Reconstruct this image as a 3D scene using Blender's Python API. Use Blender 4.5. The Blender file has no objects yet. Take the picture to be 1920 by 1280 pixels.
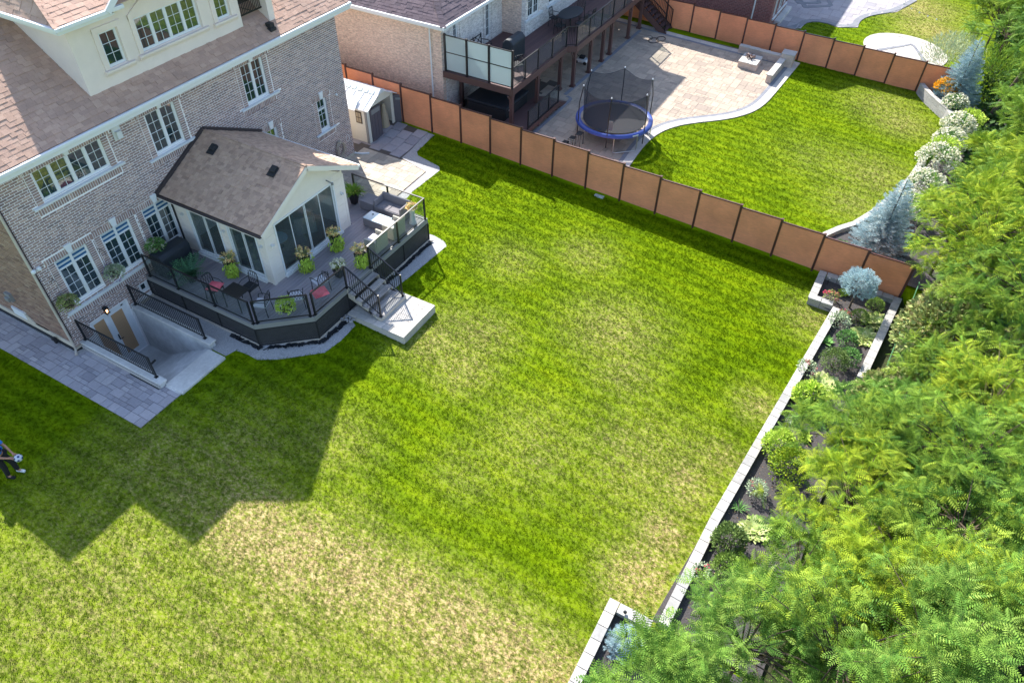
import bpy, bmesh, math, random
import numpy as np
from mathutils import Vector, Matrix, Euler

random.seed(7)
RNG = np.random.default_rng(11)
S = bpy.context.scene
COL = S.collection

# ------------------------------------------------------------------ camera
CAM_POS = (-8.4360, -22.2217, 18.6)
CAM_RIGHT = (0.4924, -0.8702, 0.0157)
CAM_DOWN = (-0.6041, -0.3547, -0.7136)
CAM_FWD = (0.6266, 0.3418, -0.7004)
cam_data = bpy.data.cameras.new('camera')
cam = bpy.data.objects.new('camera', cam_data)
COL.objects.link(cam)
_r = Vector(CAM_RIGHT).normalized()
_f = Vector(CAM_FWD).normalized()
_u = _r.cross(_f).normalized()
_r = _f.cross(_u).normalized()
_m = Matrix((( _r.x, _u.x, -_f.x, CAM_POS[0]), (_r.y, _u.y, -_f.y, CAM_POS[1]), (_r.z, _u.z, -_f.z, CAM_POS[2]), (0, 0, 0, 1)))
cam.matrix_world = _m
cam_data.sensor_width = 36.0
cam_data.lens = 1363.93 / 1920 * 36.0
cam_data.clip_end = 500
S.camera = cam

# ------------------------------------------------------------------ light
SUN_TRAVEL = Vector((-0.68, -0.86, -1.0)).normalized()
SUN_EL = math.asin(-SUN_TRAVEL.z)
SUN_AZ = math.atan2(-SUN_TRAVEL.x, -SUN_TRAVEL.y)
world = bpy.data.worlds.new('World')
S.world = world
world.use_nodes = True
wn = world.node_tree
bg = wn.nodes['Background']
sky = wn.nodes.new('ShaderNodeTexSky')
sky.sky_type = 'NISHITA'
sky.sun_disc = False
sky.sun_elevation = SUN_EL
sky.sun_rotation = SUN_AZ
sky.air_density = 1.0
sky.dust_density = 1.0
wn.links.new(sky.outputs[0], bg.inputs[0])
bg.inputs[1].default_value = 0.14
sun_data = bpy.data.lights.new('sun', 'SUN')
sun_data.energy = 4.4
sun_data.angle = math.radians(0.5)
sun_data.color = (1.0, 0.955, 0.88)
sun = bpy.data.objects.new('sun', sun_data)
COL.objects.link(sun)
sun.rotation_euler = SUN_TRAVEL.to_track_quat('-Z', 'Y').to_euler()
S.view_settings.view_transform = 'Standard'
S.view_settings.look = 'None'
S.view_settings.gamma = 1
S.view_settings.exposure = 1.26
S.view_settings.use_curve_mapping = False
S.render.engine = 'CYCLES'

# ------------------------------------------------------------------ helpers
def tag(o, label=None, cat=None, group=None, kind=None):
    if label: o['label'] = label
    if cat: o['category'] = cat
    if group: o['group'] = group
    if kind: o['kind'] = kind
    return o

LOCS = {}
def empty(name, loc=(0, 0, 0), label=None, cat=None, group=None):
    o = bpy.data.objects.new(name, None)
    o.empty_display_size = 0.1
    COL.objects.link(o)
    o.location = loc
    LOCS[o.name] = Vector(loc)
    tag(o, label, cat, group)
    return o

def wloc(o):
    return LOCS.get(o.name, Vector((0, 0, 0)))

class MB:
    """collects polygons; build() links them as one mesh object"""
    def __init__(s):
        s.v = []; s.f = []; s.r = []
    def add(s, vs, fs, rnd=0.0):
        b = len(s.v)
        s.v.extend([tuple(p) for p in vs])
        s.f.extend([tuple(i + b for i in f) for f in fs])
        s.r.extend([rnd] * len(fs))
    def box(s, x0, y0, z0, x1, y1, z1, rnd=0.0):
        vs = [(x0, y0, z0), (x1, y0, z0), (x1, y1, z0), (x0, y1, z0), (x0, y0, z1), (x1, y0, z1), (x1, y1, z1), (x0, y1, z1)]
        s.add(vs, [(0, 3, 2, 1), (4, 5, 6, 7), (0, 1, 5, 4), (1, 2, 6, 5), (2, 3, 7, 6), (3, 0, 4, 7)], rnd)
    def obox(s, c, a, b, d, rnd=0.0):
        c = Vector(c); a = Vector(a); b = Vector(b); d = Vector(d)
        vs = [c - a - b - d, c + a - b - d, c + a + b - d, c - a + b - d, c - a - b + d, c + a - b + d, c + a + b + d, c - a + b + d]
        s.add(vs, [(0, 3, 2, 1), (4, 5, 6, 7), (0, 1, 5, 4), (1, 2, 6, 5), (2, 3, 7, 6), (3, 0, 4, 7)], rnd)
    def bar(s, p0, p1, w, h=None, up=(0, 0, 1), rnd=0.0):
        h = w if h is None else h
        p0 = Vector(p0); p1 = Vector(p1); d = (p1 - p0)
        L = d.length
        if L < 1e-6: return
        d = d / L; u = Vector(up)
        if abs(d.dot(u)) > 0.98: u = Vector((1, 0, 0))
        sd = d.cross(u).normalized(); u2 = sd.cross(d)
        s.obox((p0 + p1) / 2, d * L / 2, sd * w / 2, u2 * h / 2, rnd)
    def tube(s, pts, r, n=6, rnd=0.0, cap=True):
        pts = [Vector(p) for p in pts]
        rs = r if isinstance(r, (list, tuple)) else [r] * len(pts)
        rings = []; vs = []; fs = []
        for i, p in enumerate(pts):
            t = (pts[min(i + 1, len(pts) - 1)] - pts[max(i - 1, 0)])
            t = t.normalized() if t.length > 1e-9 else Vector((0, 0, 1))
            a = Vector((0, 0, 1)) if abs(t.z) < 0.9 else Vector((1, 0, 0))
            x = t.cross(a).normalized(); y = t.cross(x)
            for k in range(n):
                an = 2 * math.pi * k / n
                vs.append(p + (x * math.cos(an) + y * math.sin(an)) * rs[i])
        for i in range(len(pts) - 1):
            for k in range(n):
                k2 = (k + 1) % n
                fs.append((i * n + k, i * n + k2, (i + 1) * n + k2, (i + 1) * n + k))
        if cap:
            fs.append(tuple(range(n))[::-1]); fs.append(tuple((len(pts) - 1) * n + k for k in range(n)))
        s.add(vs, fs, rnd)
    def lathe(s, c, prof, n=16, rnd=0.0, sq=1.0):
        vs = []; fs = []
        for (r, z) in prof:
            for k in range(n):
                an = 2 * math.pi * k / n
                vs.append((c[0] + r * math.cos(an), c[1] + r * sq * math.sin(an), c[2] + z))
        for i in range(len(prof) - 1):
            for k in range(n):
                k2 = (k + 1) % n
                fs.append((i * n + k, i * n + k2, (i + 1) * n + k2, (i + 1) * n + k))
        fs.append(tuple(range(n))[::-1]); fs.append(tuple((len(prof) - 1) * n + k for k in range(n)))
        s.add(vs, fs, rnd)
    def prism(s, poly, z0, z1, rnd=0.0):
        """poly: list of (x,y); z0/z1 numbers or functions"""
        n = len(poly)
        a = [(p[0], p[1], z0(p[0], p[1]) if callable(z0) else z0) for p in poly]
        b = [(p[0], p[1], z1(p[0], p[1]) if callable(z1) else z1) for p in poly]
        fs = [tuple(range(n))[::-1], tuple(range(n, 2 * n))]
        for i in range(n):
            j = (i + 1) % n
            fs.append((i, j, n + j, n + i))
        s.add(a + b, fs, rnd)
    def extr(s, pts, off, rnd=0.0):
        """extrude a 3D polygon by an offset vector"""
        off = Vector(off); n = len(pts)
        a = [Vector(p) for p in pts]; b = [p + off for p in a]
        fs = [tuple(range(n))[::-1], tuple(range(n, 2 * n))]
        for i in range(n):
            j = (i + 1) % n
            fs.append((i, j, n + j, n + i))
        s.add(a + b, fs, rnd)
    def poly(s, pts, rnd=0.0):
        s.add(pts, [tuple(range(len(pts)))], rnd)
    def build(s, name, mat, parent=None, smooth=False, kind=None, bevel=0):
        me = bpy.data.meshes.new(name)
        L = wloc(parent) if parent is not None else Vector((0, 0, 0))
        vs = s.v if L.length == 0 else [(p[0] - L.x, p[1] - L.y, p[2] - L.z) for p in s.v]
        me.from_pydata(vs, [], s.f)
        if any(s.r):
            at = me.attributes.new('rnd', 'FLOAT', 'FACE')
            at.data.foreach_set('value', s.r)
        if mat: me.materials.append(mat)
        if smooth: me.polygons.foreach_set('use_smooth', [True] * len(me.polygons))
        me.update()
        o = bpy.data.objects.new(name, me)
        COL.objects.link(o)
        if parent is not None:
            o.parent = parent
            LOCS[o.name] = L
        if kind: o['kind'] = kind
        if bevel:
            b = o.modifiers.new('b', 'BEVEL'); b.width = bevel; b.segments = 2; b.limit_method = 'ANGLE'
        return o

def box(name, mat, parent, x0, y0, z0, x1, y1, z1, bevel=0, kind=None):
    m = MB(); m.box(x0, y0, z0, x1, y1, z1)
    return m.build(name, mat, parent, bevel=bevel, kind=kind)

def copy_tree(o, parent=None):
    c = o.copy(); COL.objects.link(c)
    if parent is not None: c.parent = parent
    for ch in list(o.children): copy_tree(ch, c)
    return c

def dup(root, loc, rz=None, label=None, scale=None):
    c = copy_tree(root); c.location = loc
    if rz is not None: c.rotation_euler = (0, 0, rz)
    if scale is not None: c.scale = (scale, scale, scale)
    if label: c['label'] = label
    return c

def np_mesh(name, verts, faces4, mat, parent=None, rnd=None, kind=None, smooth=False):
    """verts (n,3) array, faces (m,k) array"""
    me = bpy.data.meshes.new(name)
    L = wloc(parent) if parent is not None else Vector((0, 0, 0))
    verts = np.asarray(verts, np.float32) - np.array([L.x, L.y, L.z], np.float32)
    nf, k = faces4.shape
    me.vertices.add(len(verts)); me.vertices.foreach_set('co', verts.ravel())
    me.loops.add(nf * k); me.loops.foreach_set('vertex_index', faces4.ravel().astype(np.int32))
    me.polygons.add(nf)
    me.polygons.foreach_set('loop_start', np.arange(0, nf * k, k, dtype=np.int32))
    me.polygons.foreach_set('loop_total', np.full(nf, k, np.int32))
    me.update(calc_edges=True)
    if rnd is not None:
        at = me.attributes.new('rnd', 'FLOAT', 'FACE'); at.data.foreach_set('value', np.asarray(rnd, np.float32))
    me.materials.append(mat)
    if smooth: me.polygons.foreach_set('use_smooth', [True] * nf)
    o = bpy.data.objects.new(name, me); COL.objects.link(o)
    if parent is not None:
        o.parent = parent; LOCS[o.name] = L
    if kind: o['kind'] = kind
    return o

def inpoly(x, y, poly):
    c = False; n = len(poly); j = n - 1
    for i in range(n):
        xi, yi = poly[i][0], poly[i][1]; xj, yj = poly[j][0], poly[j][1]
        if (yi > y) != (yj > y) and x < (xj - xi) * (y - yi) / (yj - yi) + xi: c = not c
        j = i
    return c

def inpoly_np(x, y, poly):
    c = np.zeros(len(x), bool); n = len(poly); j = n - 1
    for i in range(n):
        xi, yi = poly[i][0], poly[i][1]; xj, yj = poly[j][0], poly[j][1]
        if yi != yj:
            t = ((yi > y) != (yj > y)) & (x < (xj - xi) * (y - yi) / (yj - yi) + xi)
            c ^= t
        j = i
    return c

def sstep(a, b, x):
    t = min(1.0, max(0.0, (x - a) / (b - a)))
    return t * t * (3 - 2 * t)

def ground_z(x, y):
    ours = 0.052 * (y + 5) if y < -5 else 0.0
    if y > -5.6:
        ours = max(ours, sstep(17.2, 19.1, x) * min(0.40, 0.052 * (y + 5.6)))
    if y < -25: ours = 0.052 * (-20) - 0.09 * (-25 - y)
    nb = 0.45 + 0.038 * (y + 5) if y < -5 else 0.45
    if y < -26: nb = 0.45 + 0.038 * (-21) - 0.09 * (-26 - y)
    t = min(1.0, max(0.0, (x - 19.12) / 0.16))
    return ours * (1 - t) + nb * t

# ------------------------------------------------------------------ materials
def srgb(r, g, b):
    f = lambda c: ((c / 255) / 12.92 if c / 255 <= 0.04045 else ((c / 255 + 0.055) / 1.055) ** 2.4)
    return (f(r), f(g), f(b), 1)

def newmat(name):
    m = bpy.data.materials.new(name); m.use_nodes = True
    nt = m.node_tree
    return m, nt, nt.nodes['Principled BSDF']

def N(nt, typ, **kw):
    n = nt.nodes.new(typ)
    for k, v in kw.items():
        if k.startswith('i_'): n.inputs[int(k[2:])].default_value = v
        else: setattr(n, k, v)
    return n

def col4(c):
    return tuple(c) if len(c) == 4 else (c[0], c[1], c[2], 1)

def mat(name, colors, rough=0.7, metal=0.0, scale=6.0, var=0.18, bump=0.0, bscale=60.0, spec=0.5, stretch=None, piece=False, transl=0.0, coat=0.0, dirt=0.0):
    """colour from per-piece random (or a noise), times a fine noise; bump noise"""
    m, nt, p = newmat(name)
    L = nt.links.new
    tc = N(nt, 'ShaderNodeNewGeometry')
    src = tc.outputs['Position']
    if stretch:
        mp = N(nt, 'ShaderNodeVectorMath', operation='MULTIPLY'); L(src, mp.inputs[0]); mp.inputs[1].default_value = stretch
        src = mp.outputs[0]
    nz = N(nt, 'ShaderNodeTexNoise'); nz.inputs['Scale'].default_value = scale; nz.inputs['Detail'].default_value = 5; nz.inputs['Roughness'].default_value = 0.65
    L(src, nz.inputs['Vector'])
    cols = [col4(c) for c in (colors if isinstance(colors, list) else [colors])]
    ramp = N(nt, 'ShaderNodeValToRGB')
    els = ramp.color_ramp.elements
    while len(els) < max(2, len(cols)): els.new(0.5)
    for i, c in enumerate(cols if len(cols) > 1 else cols * 2):
        els[i].position = i / (max(2, len(cols)) - 1); els[i].color = c
    if piece:
        at = N(nt, 'ShaderNodeAttribute', attribute_name='rnd')
        oi = N(nt, 'ShaderNodeObjectInfo')
        ad = N(nt, 'ShaderNodeMath', operation='ADD'); L(at.outputs['Fac'], ad.inputs[0]); L(oi.outputs['Random'], ad.inputs[1])
        fr = N(nt, 'ShaderNodeMath', operation='FRACT'); L(ad.outputs[0], fr.inputs[0])
        L(fr.outputs[0], ramp.inputs[0])
    else:
        n2 = N(nt, 'ShaderNodeTexNoise'); n2.inputs['Scale'].default_value = scale * 0.35; n2.inputs['Detail'].default_value = 3
        L(src, n2.inputs['Vector']); L(n2.outputs[0], ramp.inputs[0])
    mr = N(nt, 'ShaderNodeMapRange'); L(nz.outputs[0], mr.inputs[0])
    mr.inputs[1].default_value = 0.25; mr.inputs[2].default_value = 0.75
    mr.inputs[3].default_value = 1 - var; mr.inputs[4].default_value = 1 + var
    mx = N(nt, 'ShaderNodeVectorMath', operation='SCALE'); L(ramp.outputs[0], mx.inputs[0]); L(mr.outputs[0], mx.inputs['Scale'])
    outc = mx.outputs[0]
    if dirt:
        n3 = N(nt, 'ShaderNodeTexNoise'); n3.inputs['Scale'].default_value = 0.9; n3.inputs['Detail'].default_value = 6; L(tc.outputs['Position'], n3.inputs['Vector'])
        m3 = N(nt, 'ShaderNodeMapRange'); L(n3.outputs[0], m3.inputs[0]); m3.inputs[1].default_value = 0.35; m3.inputs[2].default_value = 0.65
        m3.inputs[3].default_value = 1 - dirt; m3.inputs[4].default_value = 1 + dirt * 0.5
        mx3 = N(nt, 'ShaderNodeVectorMath', operation='SCALE'); L(outc, mx3.inputs[0]); L(m3.outputs[0], mx3.inputs['Scale']); outc = mx3.outputs[0]
    L(outc, p.inputs['Base Color'])
    p.inputs['Roughness'].default_value = rough
    p.inputs['Metallic'].default_value = metal
    p.inputs['Specular IOR Level'].default_value = spec
    if coat: p.inputs['Coat Weight'].default_value = coat
    if bump:
        nb = N(nt, 'ShaderNodeTexNoise'); nb.inputs['Scale'].default_value = bscale; nb.inputs['Detail'].default_value = 3; L(src, nb.inputs['Vector'])
        bp = N(nt, 'ShaderNodeBump'); bp.inputs['Strength'].default_value = bump; bp.inputs['Distance'].default_value = 0.02
        L(nb.outputs[0], bp.inputs['Height']); L(bp.outputs[0], p.inputs['Normal'])
    if transl:
        out = nt.nodes['Material Output']
        tr = N(nt, 'ShaderNodeBsdfTranslucent'); L(outc, tr.inputs[0])
        ms = N(nt, 'ShaderNodeMixShader'); ms.inputs[0].default_value = transl
        L(p.outputs[0], ms.inputs[1]); L(tr.outputs[0], ms.inputs[2]); L(ms.outputs[0], out.inputs[0])
    return m

def glass_mat(name, tint, transp, rough=0.02):
    m, nt, p = newmat(name); L = nt.links.new
    out = nt.nodes['Material Output']
    p.inputs['Base Color'].default_value = col4(tint); p.inputs['Roughness'].default_value = rough
    p.inputs['Specular IOR Level'].default_value = 0.9
    tr = N(nt, 'ShaderNodeBsdfTransparent'); tr.inputs[0].default_value = (0.92, 0.95, 0.94, 1)
    lw = N(nt, 'ShaderNodeLayerWeight'); lw.inputs[0].default_value = 0.5
    fr = N(nt, 'ShaderNodeMath', operation='POWER'); L(lw.outputs['Facing'], fr.inputs[0]); fr.inputs[1].default_value = 4.0
    mr = N(nt, 'ShaderNodeMapRange'); L(fr.outputs[0], mr.inputs[0]); mr.inputs[1].default_value = 0; mr.inputs[2].default_value = 1
    mr.inputs[3].default_value = 1 - transp; mr.inputs[4].default_value = 1
    ms = N(nt, 'ShaderNodeMixShader'); L(mr.outputs[0], ms.inputs[0]); L(tr.outputs[0], ms.inputs[1]); L(p.outputs[0], ms.inputs[2])
    L(ms.outputs[0], out.inputs[0])
    return m

def net_mat(name, c, transp):
    m, nt, p = newmat(name); L = nt.links.new
    out = nt.nodes['Material Output']
    p.inputs['Base Color'].default_value = col4(c); p.inputs['Roughness'].default_value = 0.9
    tr = N(nt, 'ShaderNodeBsdfTransparent')
    ms = N(nt, 'ShaderNodeMixShader'); ms.inputs[0].default_value = 1 - transp; L(tr.outputs[0], ms.inputs[1]); L(p.outputs[0], ms.inputs[2])
    L(ms.outputs[0], out.inputs[0])
    return m

def brick_tex_mat(name, c1, c2, mortar, axis='y', scale=1.0):
    """far brick walls whose bricks are too small to pick apart"""
    m, nt, p = newmat(name); L = nt.links.new
    g = N(nt, 'ShaderNodeNewGeometry')
    sp = N(nt, 'ShaderNodeSeparateXYZ'); L(g.outputs['Position'], sp.inputs[0])
    cb = N(nt, 'ShaderNodeCombineXYZ')
    L(sp.outputs['X' if axis == 'y' else 'Y'], cb.inputs[0]); L(sp.outputs['Z'], cb.inputs[1])
    br = N(nt, 'ShaderNodeTexBrick'); L(cb.outputs[0], br.inputs['Vector'])
    br.inputs['Scale'].default_value = 1.0
    br.inputs['Brick Width'].default_value = 0.257 * scale; br.inputs['Row Height'].default_value = 0.086 * scale
    br.inputs['Mortar Size'].default_value = 0.007; br.inputs['Color1'].default_value = col4(c1); br.inputs['Color2'].default_value = col4(c2)
    br.inputs['Mortar'].default_value = col4(mortar); br.inputs['Bias'].default_value = -0.2
    nz = N(nt, 'ShaderNodeTexNoise'); nz.inputs['Scale'].default_value = 7; nz.inputs['Detail'].default_value = 6
    mp = N(nt, 'ShaderNodeVectorMath', operation='MULTIPLY'); L(g.outputs['Position'], mp.inputs[0]); mp.inputs[1].default_value = (1, 1, 3.2)
    L(mp.outputs[0], nz.inputs[0])
    mr = N(nt, 'ShaderNodeMapRange'); L(nz.outputs[0], mr.inputs[0]); mr.inputs[1].default_value = 0.35; mr.inputs[2].default_value = 0.65; mr.inputs[3].default_value = 0.72; mr.inputs[4].default_value = 1.15
    sc = N(nt, 'ShaderNodeVectorMath', operation='SCALE'); L(br.outputs[0], sc.inputs[0]); L(mr.outputs[0], sc.inputs['Scale'])
    L(sc.outputs[0], p.inputs['Base Color']); p.inputs['Roughness'].default_value = 0.9
    bp = N(nt, 'ShaderNodeBump'); bp.inputs['Strength'].default_value = 0.5; bp.inputs['Distance'].default_value = 0.01; bp.invert = True
    L(br.outputs['Fac'], bp.inputs['Height']); L(bp.outputs[0], p.inputs['Normal'])
    return m

M = {}
M['brick'] = mat('brick', [srgb(150, 126, 122), srgb(168, 142, 134), srgb(130, 112, 112), srgb(188, 162, 152), srgb(142, 122, 122), srgb(164, 138, 128)], 0.9, piece=True, scale=30, var=0.2, bump=0.35, bscale=90)
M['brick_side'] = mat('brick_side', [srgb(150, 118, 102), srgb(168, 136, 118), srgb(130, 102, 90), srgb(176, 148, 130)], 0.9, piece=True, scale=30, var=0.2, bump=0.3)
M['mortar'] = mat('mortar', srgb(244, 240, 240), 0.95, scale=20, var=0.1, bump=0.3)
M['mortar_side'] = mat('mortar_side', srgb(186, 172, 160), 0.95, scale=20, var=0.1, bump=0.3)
M['white'] = mat('white_paint', srgb(226, 228, 230), 0.45, var=0.03)
M['trim_stone'] = mat('trim_stone', srgb(214, 216, 218), 0.8, var=0.08, bump=0.2, bscale=40, dirt=0.06)
M['stucco'] = mat('stucco', srgb(236, 222, 212), 0.95, scale=3, var=0.03, bump=0.35, bscale=140, dirt=0.05)
M['siding'] = mat('siding', srgb(236, 226, 216), 0.6, scale=3, var=0.04)
M['shingle'] = mat('shingle', [srgb(186, 153, 135), srgb(194, 160, 141), srgb(176, 145, 129), srgb(200, 167, 148), srgb(190, 156, 138), srgb(180, 149, 133)], 0.95, piece=True, scale=60, var=0.22, bump=0.5, bscale=200, dirt=0.08)
M['shingle_sun'] = mat('shingle_sunroom', [srgb(184, 154, 134), srgb(196, 166, 144), srgb(166, 139, 122), srgb(202, 172, 150), srgb(176, 147, 128)], 0.95, piece=True, scale=60, var=0.22, bump=0.5, bscale=200)
M['shingle_nb'] = mat('shingle_neighbor', [srgb(96, 84, 92), srgb(112, 98, 104), srgb(84, 74, 82), srgb(104, 90, 96)], 0.95, piece=True, scale=60, var=0.2, bump=0.5, bscale=200)
M['lattice'] = mat('lattice_black', (0.055, 0.055, 0.06), 0.6, var=0.2)
M['black'] = mat('black_metal', (0.012, 0.013, 0.016), 0.35, var=0.1)
M['blackmat'] = mat('black_matte', (0.02, 0.021, 0.024), 0.8, var=0.25, scale=8, bump=0.2)
M['flash'] = mat('dark_flashing', srgb(62, 54, 56), 0.6, var=0.1)
M['win_glass'] = mat('window_glass', (0.02, 0.045, 0.055), 0.03, var=0.4, scale=1.2, spec=1.0)
M['win_glass'].node_tree.nodes['Principled BSDF'].inputs['IOR'].default_value = 1.9
M['clear'] = glass_mat('clear_glass', (0.10, 0.13, 0.14), 0.95)
M['clear2'] = glass_mat('sunroom_glass', (0.10, 0.15, 0.17), 0.80)
M['frost'] = mat('frosted_glass', srgb(206, 218, 218), 0.35, var=0.03, scale=1, transl=0.3)
M['concrete'] = mat('concrete', srgb(200, 200, 200), 0.95, scale=5, var=0.14, bump=0.4, bscale=120, dirt=0.2)
M['conc_light'] = mat('pale_concrete', srgb(206, 204, 200), 0.9, scale=9, var=0.14, bump=0.35, bscale=140, dirt=0.16)
M['foundation'] = mat('foundation', srgb(200, 190, 172), 0.9, scale=3, var=0.06, bump=0.2)
M['tar'] = mat('black_membrane', (0.01, 0.014, 0.02), 0.6, var=0.3)
M['paver_a'] = mat('paver_grey', [srgb(158, 153, 158), srgb(174, 168, 172), srgb(146, 142, 148), srgb(166, 162, 168), srgb(180, 174, 176)], 0.9, piece=True, scale=14, var=0.12, bump=0.3, bscale=110, dirt=0.08)
M['paver_b'] = mat('paver_buff', [srgb(180, 168, 152), srgb(194, 180, 162), srgb(164, 154, 142), srgb(188, 176, 160), srgb(200, 188, 172)], 0.9, piece=True, scale=14, var=0.12, bump=0.3, bscale=110, dirt=0.06)
M['paver_nb'] = mat('paver_cream', [srgb(174, 156, 140), srgb(186, 168, 150), srgb(160, 146, 132), srgb(178, 162, 144), srgb(152, 138, 126)], 0.9, piece=True, scale=14, var=0.12, bump=0.3, bscale=110, dirt=0.05)
M['paver_dark'] = mat('paver_charcoal', [srgb(124, 126, 134), srgb(134, 136, 142)], 0.9, piece=True, scale=14, var=0.12, bump=0.3)
M['paver_light'] = mat('paver_pale', [srgb(186, 180, 172), srgb(198, 190, 182), srgb(176, 172, 166)], 0.9, piece=True, scale=14, var=0.1, bump=0.3)
M['sand'] = mat('joint_sand', srgb(96, 88, 82), 1.0, var=0.2, scale=30)
M['gravel'] = mat('gravel', [srgb(120, 120, 124), srgb(190, 188, 188), srgb(150, 148, 150), srgb(210, 206, 202)], 0.95, scale=70, var=0.35, bump=1.0, bscale=45)
M['mulch'] = mat('mulch', [srgb(34, 34, 37), srgb(78, 74, 74), srgb(50, 48, 50)], 1.0, scale=34, var=0.5, bump=1.0, bscale=38)
M['soil'] = mat('undergrowth_soil', [srgb(48, 44, 30), srgb(60, 66, 34), srgb(32, 34, 22)], 1.0, scale=9, var=0.4, bump=0.8)
M['bedstone'] = mat('bed_stone', [srgb(172, 170, 166), srgb(186, 182, 176), srgb(156, 155, 154), srgb(178, 174, 166)], 0.85, piece=True, scale=9, var=0.16, bump=0.45, bscale=90, dirt=0.16)
M['bedstone_rough'] = mat('bed_stone_split', [srgb(170, 166, 164), srgb(190, 186, 182), srgb(154, 150, 148)], 0.95, piece=True, scale=20, var=0.25, bump=1.0, bscale=40)
M['natstone'] = mat('fireplace_stone', [srgb(196, 178, 166), srgb(210, 192, 178), srgb(184, 166, 156)], 0.9, piece=True, scale=16, var=0.15, bump=0.5)
M['deck'] = mat('deck_board', [srgb(152, 144, 150), srgb(160, 152, 156), srgb(144, 138, 144)], 0.7, piece=True, scale=12, var=0.08, stretch=(1, 14, 14), bump=0.1)
M['deck_nb'] = mat('deck_board_brown', [srgb(92, 66, 66), srgb(100, 72, 70), srgb(84, 60, 62)], 0.7, piece=True, scale=12, var=0.08, stretch=(1, 14, 14))
M['deck_tan'] = mat('deck_board_tan', [srgb(176, 138, 92), srgb(186, 148, 100)], 0.7, piece=True, scale=12, var=0.08)
M['grey_trim'] = mat('grey_trim', srgb(136, 136, 136), 0.6, var=0.06)
M['brown_trim'] = mat('brown_trim', srgb(94, 70, 66), 0.55, var=0.08)
M['old_wood'] = mat('weathered_wood', [srgb(150, 146, 144), srgb(172, 166, 160), srgb(136, 132, 132)], 0.9, piece=True, scale=9, var=0.18, stretch=(1.5, 22, 22), bump=0.3)
M['cream_wood'] = mat('cream_wood', srgb(190, 180, 168), 0.85, scale=5, var=0.1)
M['fence'] = mat('fence_panel', [srgb(234, 150, 108), srgb(238, 156, 114), srgb(228, 146, 106)], 0.75, piece=True, scale=10, var=0.16, stretch=(1, 0.5, 5), bump=0.4, bscale=8, dirt=0.14)
M['fence_post'] = mat('fence_post', srgb(84, 52, 46), 0.45, var=0.06)
M['wicker'] = mat('grey_wicker', srgb(136, 132, 136), 0.85, scale=90, var=0.35, bump=0.8, bscale=120)
M['wicker_l'] = mat('pale_wicker', srgb(190, 184, 170), 0.85, scale=90, var=0.3, bump=0.8, bscale=120)
M['tabletop'] = mat('frosted_tabletop', srgb(176, 196, 206), 0.15, var=0.03)
M['cushion'] = mat('pale_cushion', srgb(190, 190, 196), 0.95, var=0.1, scale=10)
M['redcloth'] = mat('pink_cushion', [srgb(206, 66, 92), srgb(226, 110, 120), srgb(190, 50, 76)], 0.95, var=0.15, scale=8)
M['pot'] = mat('black_pot', (0.015, 0.014, 0.016), 0.3, var=0.2)
M['chrome'] = mat('galvanised_steel', (0.6, 0.6, 0.62), 0.3, metal=1.0, var=0.05)
M['blue'] = mat('blue_pad', srgb(48, 74, 150), 0.45, var=0.12, scale=5)
M['net'] = net_mat('safety_net', (0.03, 0.035, 0.05), 0.42)
M['trampmat'] = mat('jump_mat', (0.05, 0.052, 0.06), 0.8, var=0.15, scale=20)
M['plastic_w'] = mat('cream_plastic', srgb(228, 222, 208), 0.5, var=0.03, scale=2)
M['plastic_g'] = mat('taupe_plastic', srgb(96, 90, 96), 0.6, var=0.08)
M['wood_in'] = mat('shed_interior', srgb(120, 88, 56), 0.9, var=0.3)
M['fog'] = mat('sheer_fabric', srgb(176, 160, 136), 0.95, var=0.12, scale=20)
M['door_glass'] = mat('obscured_door_glass', srgb(184, 148, 112), 0.35, scale=50, var=0.12)
M['blind_b'] = mat('blue_blind', srgb(40, 96, 140), 0.6, var=0.05)
M['blind_w'] = mat('white_blind', srgb(200, 208, 212), 0.6, var=0.05)
M['bark'] = mat('bark', [srgb(70, 58, 46), srgb(96, 84, 68)], 0.95, scale=20, var=0.3, bump=0.8, bscale=40)
M['skin'] = mat('skin', srgb(176, 130, 108), 0.6, var=0.05)
M['shirt'] = mat('blue_shirt', srgb(50, 120, 210), 0.9, var=0.1)
M['pants'] = mat('black_trousers', (0.012, 0.012, 0.014), 0.9, var=0.2)
M['hair'] = mat('dark_hair', (0.02, 0.014, 0.01), 0.7, var=0.3)
M['ball_w'] = mat('ball_white', srgb(200, 206, 222), 0.5, var=0.05)
M['ball_k'] = mat('ball_navy', srgb(40, 60, 110), 0.5, var=0.05)
M['rug'] = mat('rug', [srgb(150, 136, 118), srgb(176, 160, 140)], 1.0, scale=6, var=0.2)
M['floor_in'] = mat('indoor_floor', [srgb(130, 100, 78), srgb(150, 118, 92)], 0.4, scale=5, var=0.2, stretch=(1, 8, 1))
M['uph'] = mat('upholstery', srgb(140, 136, 130), 0.95, var=0.1)
M['uph_d'] = mat('dark_upholstery', srgb(56, 60, 70), 0.9, var=0.1)
M['rubber'] = mat('black_rubber', (0.02, 0.02, 0.022), 0.5, var=0.1)
M['hose'] = mat('beige_hose', srgb(176, 166, 152), 0.5, var=0.08)
M['cover'] = mat('charcoal_cover', srgb(40, 46, 54), 0.6, var=0.2, scale=4, bump=0.4, bscale=6)
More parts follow.
